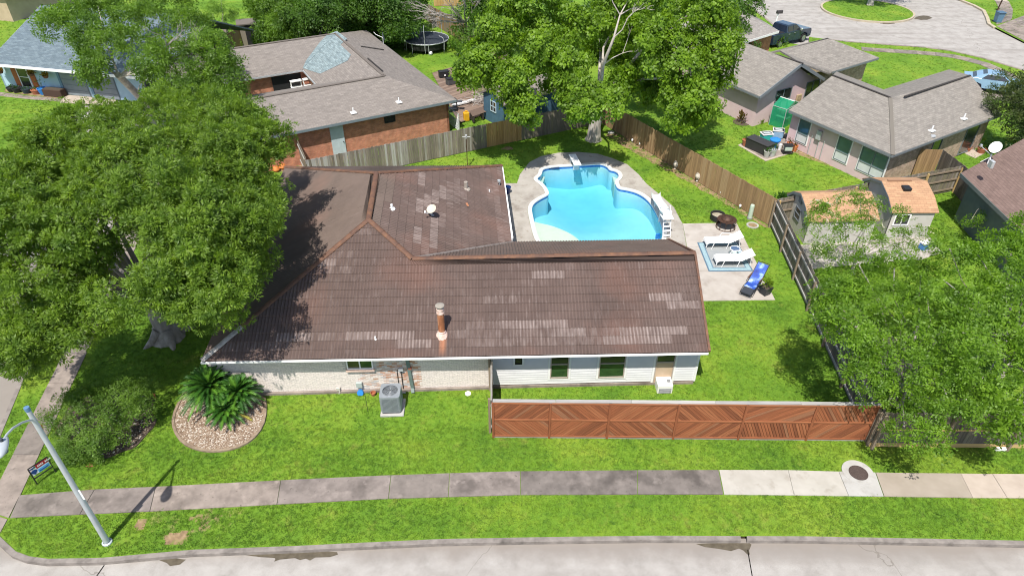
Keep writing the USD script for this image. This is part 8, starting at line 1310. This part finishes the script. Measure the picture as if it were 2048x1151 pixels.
def blademat(name, k):
    N = {"g": ("geometry", {}), "n1": ("noise_texture", {"scale": 0.33, "detail": 5.0, "roughness": 0.6}), "r1": ("rgb_ramp", {"ramp": [(0.30, (0.105 * k, 0.220 * k, 0.022)), (0.5, (0.158 * k, 0.285 * k, 0.026)), (0.68, (0.235 * k, 0.335 * k, 0.036))]}), "n4": ("noise_texture", {"scale": 0.9, "detail": 7.0, "roughness": 0.72}), "dry": ("map_range", {"from_min": 0.56, "from_max": 0.76, "to_min": 0.0, "to_max": 0.6, "clamp": True}), "xd": ("mix_color", {"b": (0.32, 0.29, 0.08)}), "n6": ("noise_texture", {"scale": 1.9, "detail": 4.0, "roughness": 0.6}), "m6": ("map_range", {"from_min": 0.55, "from_max": 0.68, "to_min": 0.0, "to_max": 0.6, "clamp": True}), "x6": ("mix_color", {"b": (0.055, 0.15, 0.025)}), "n7": ("noise_texture", {"scale": 0.11, "detail": 3.0}), "r7": ("rgb_ramp", {"ramp": [(0.35, (0.82, 0.86, 0.85)), (0.65, (1.14, 1.08, 1.1))]}), "x7": ("mix_color", {"blend_type": "multiply", "fac": 1.0, "use_clamp_result": False}),
         "p": ("principled_bsdf", {"roughness": 0.6, "specular_ior_level": 0.25}), "t": ("translucent_bsdf", {}), "x": ("mix_closure", {"fac": .3})}
    return usdkit.material(stage, f"/World/Looks/{name}", N, [("g.position", "n1.vector"), ("g.position", "n4.vector"), ("n1.fac", "r1.fac"), ("n4.fac", "dry.value"), ("r1.color", "xd.a"), ("dry.result", "xd.fac"), ("g.position", "n6.vector"), ("n6.fac", "m6.value"), ("m6.result", "x6.fac"), ("xd.result", "x6.a"), ("g.position", "n7.vector"), ("n7.fac", "r7.fac"), ("x6.result", "x7.a"), ("r7.color", "x7.b"), ("x7.result", "p.base_color"), ("x7.result", "t.color"), ("p.BSDF", "x.closure1"), ("t.BSDF", "x.closure2")], surface="x.closure")
BLD = [blademat("grass_blade_a", 1.0), blademat("grass_blade_b", .8), blademat("grass_blade_c", 1.2)]
gr_ = thing("grass", "short bright green grass blades of the lawns and verges", "grass", (0, 0, 0), kind="stuff")
far = 1 + np.clip((pts[:, 1] - 22) / 30, 0, .5); instancer(gr_, "blades", [(tuft(i, 10), BLD[i % 3]) for i in range(6)], np.c_[pts, np.zeros(len(pts))], np.c_[g.normal(0, .12, (len(pts), 2)), np.ones(len(pts))], g.uniform(.75, 1.3, len(pts)) * far, 9, kind="stuff")

_groups = {"garden_light": "small white lights along the brown fence", "wall_plaque": "round plaques on the brown fence", "picket_fence": "wooden fences between the gardens", "side_fence": "short fence panels closing the side yards", "satellite_dish": "satellite dishes on the roofs", "plant_pot": "potted plants around the houses", "sun_lounger": "white loungers on the patio rug", "background_tree": "trees behind the houses", "sago_palm": "sago palms in the gravel bed",
           "storage_tub": "plastic tubs on the terrace", "hanging_basket": "flower baskets on the blue house", "letter_box": "letter boxes by the turning circle", "orange_gourd": "orange pots by the brick wall", "myrtle_tree": "light green trees at the right", "storage_box": "boxes on the wooden deck", "garden_plant": "small garden plants", "shrub": "shrubs by the wooden deck"}
for _p in stage.GetPrimAtPath("/World").GetChildren():
    _k = re.sub(r"_\d{3}$", "", _p.GetName())
    if _k in _groups: _p.SetCustomDataByKey("group", _groups[_k])
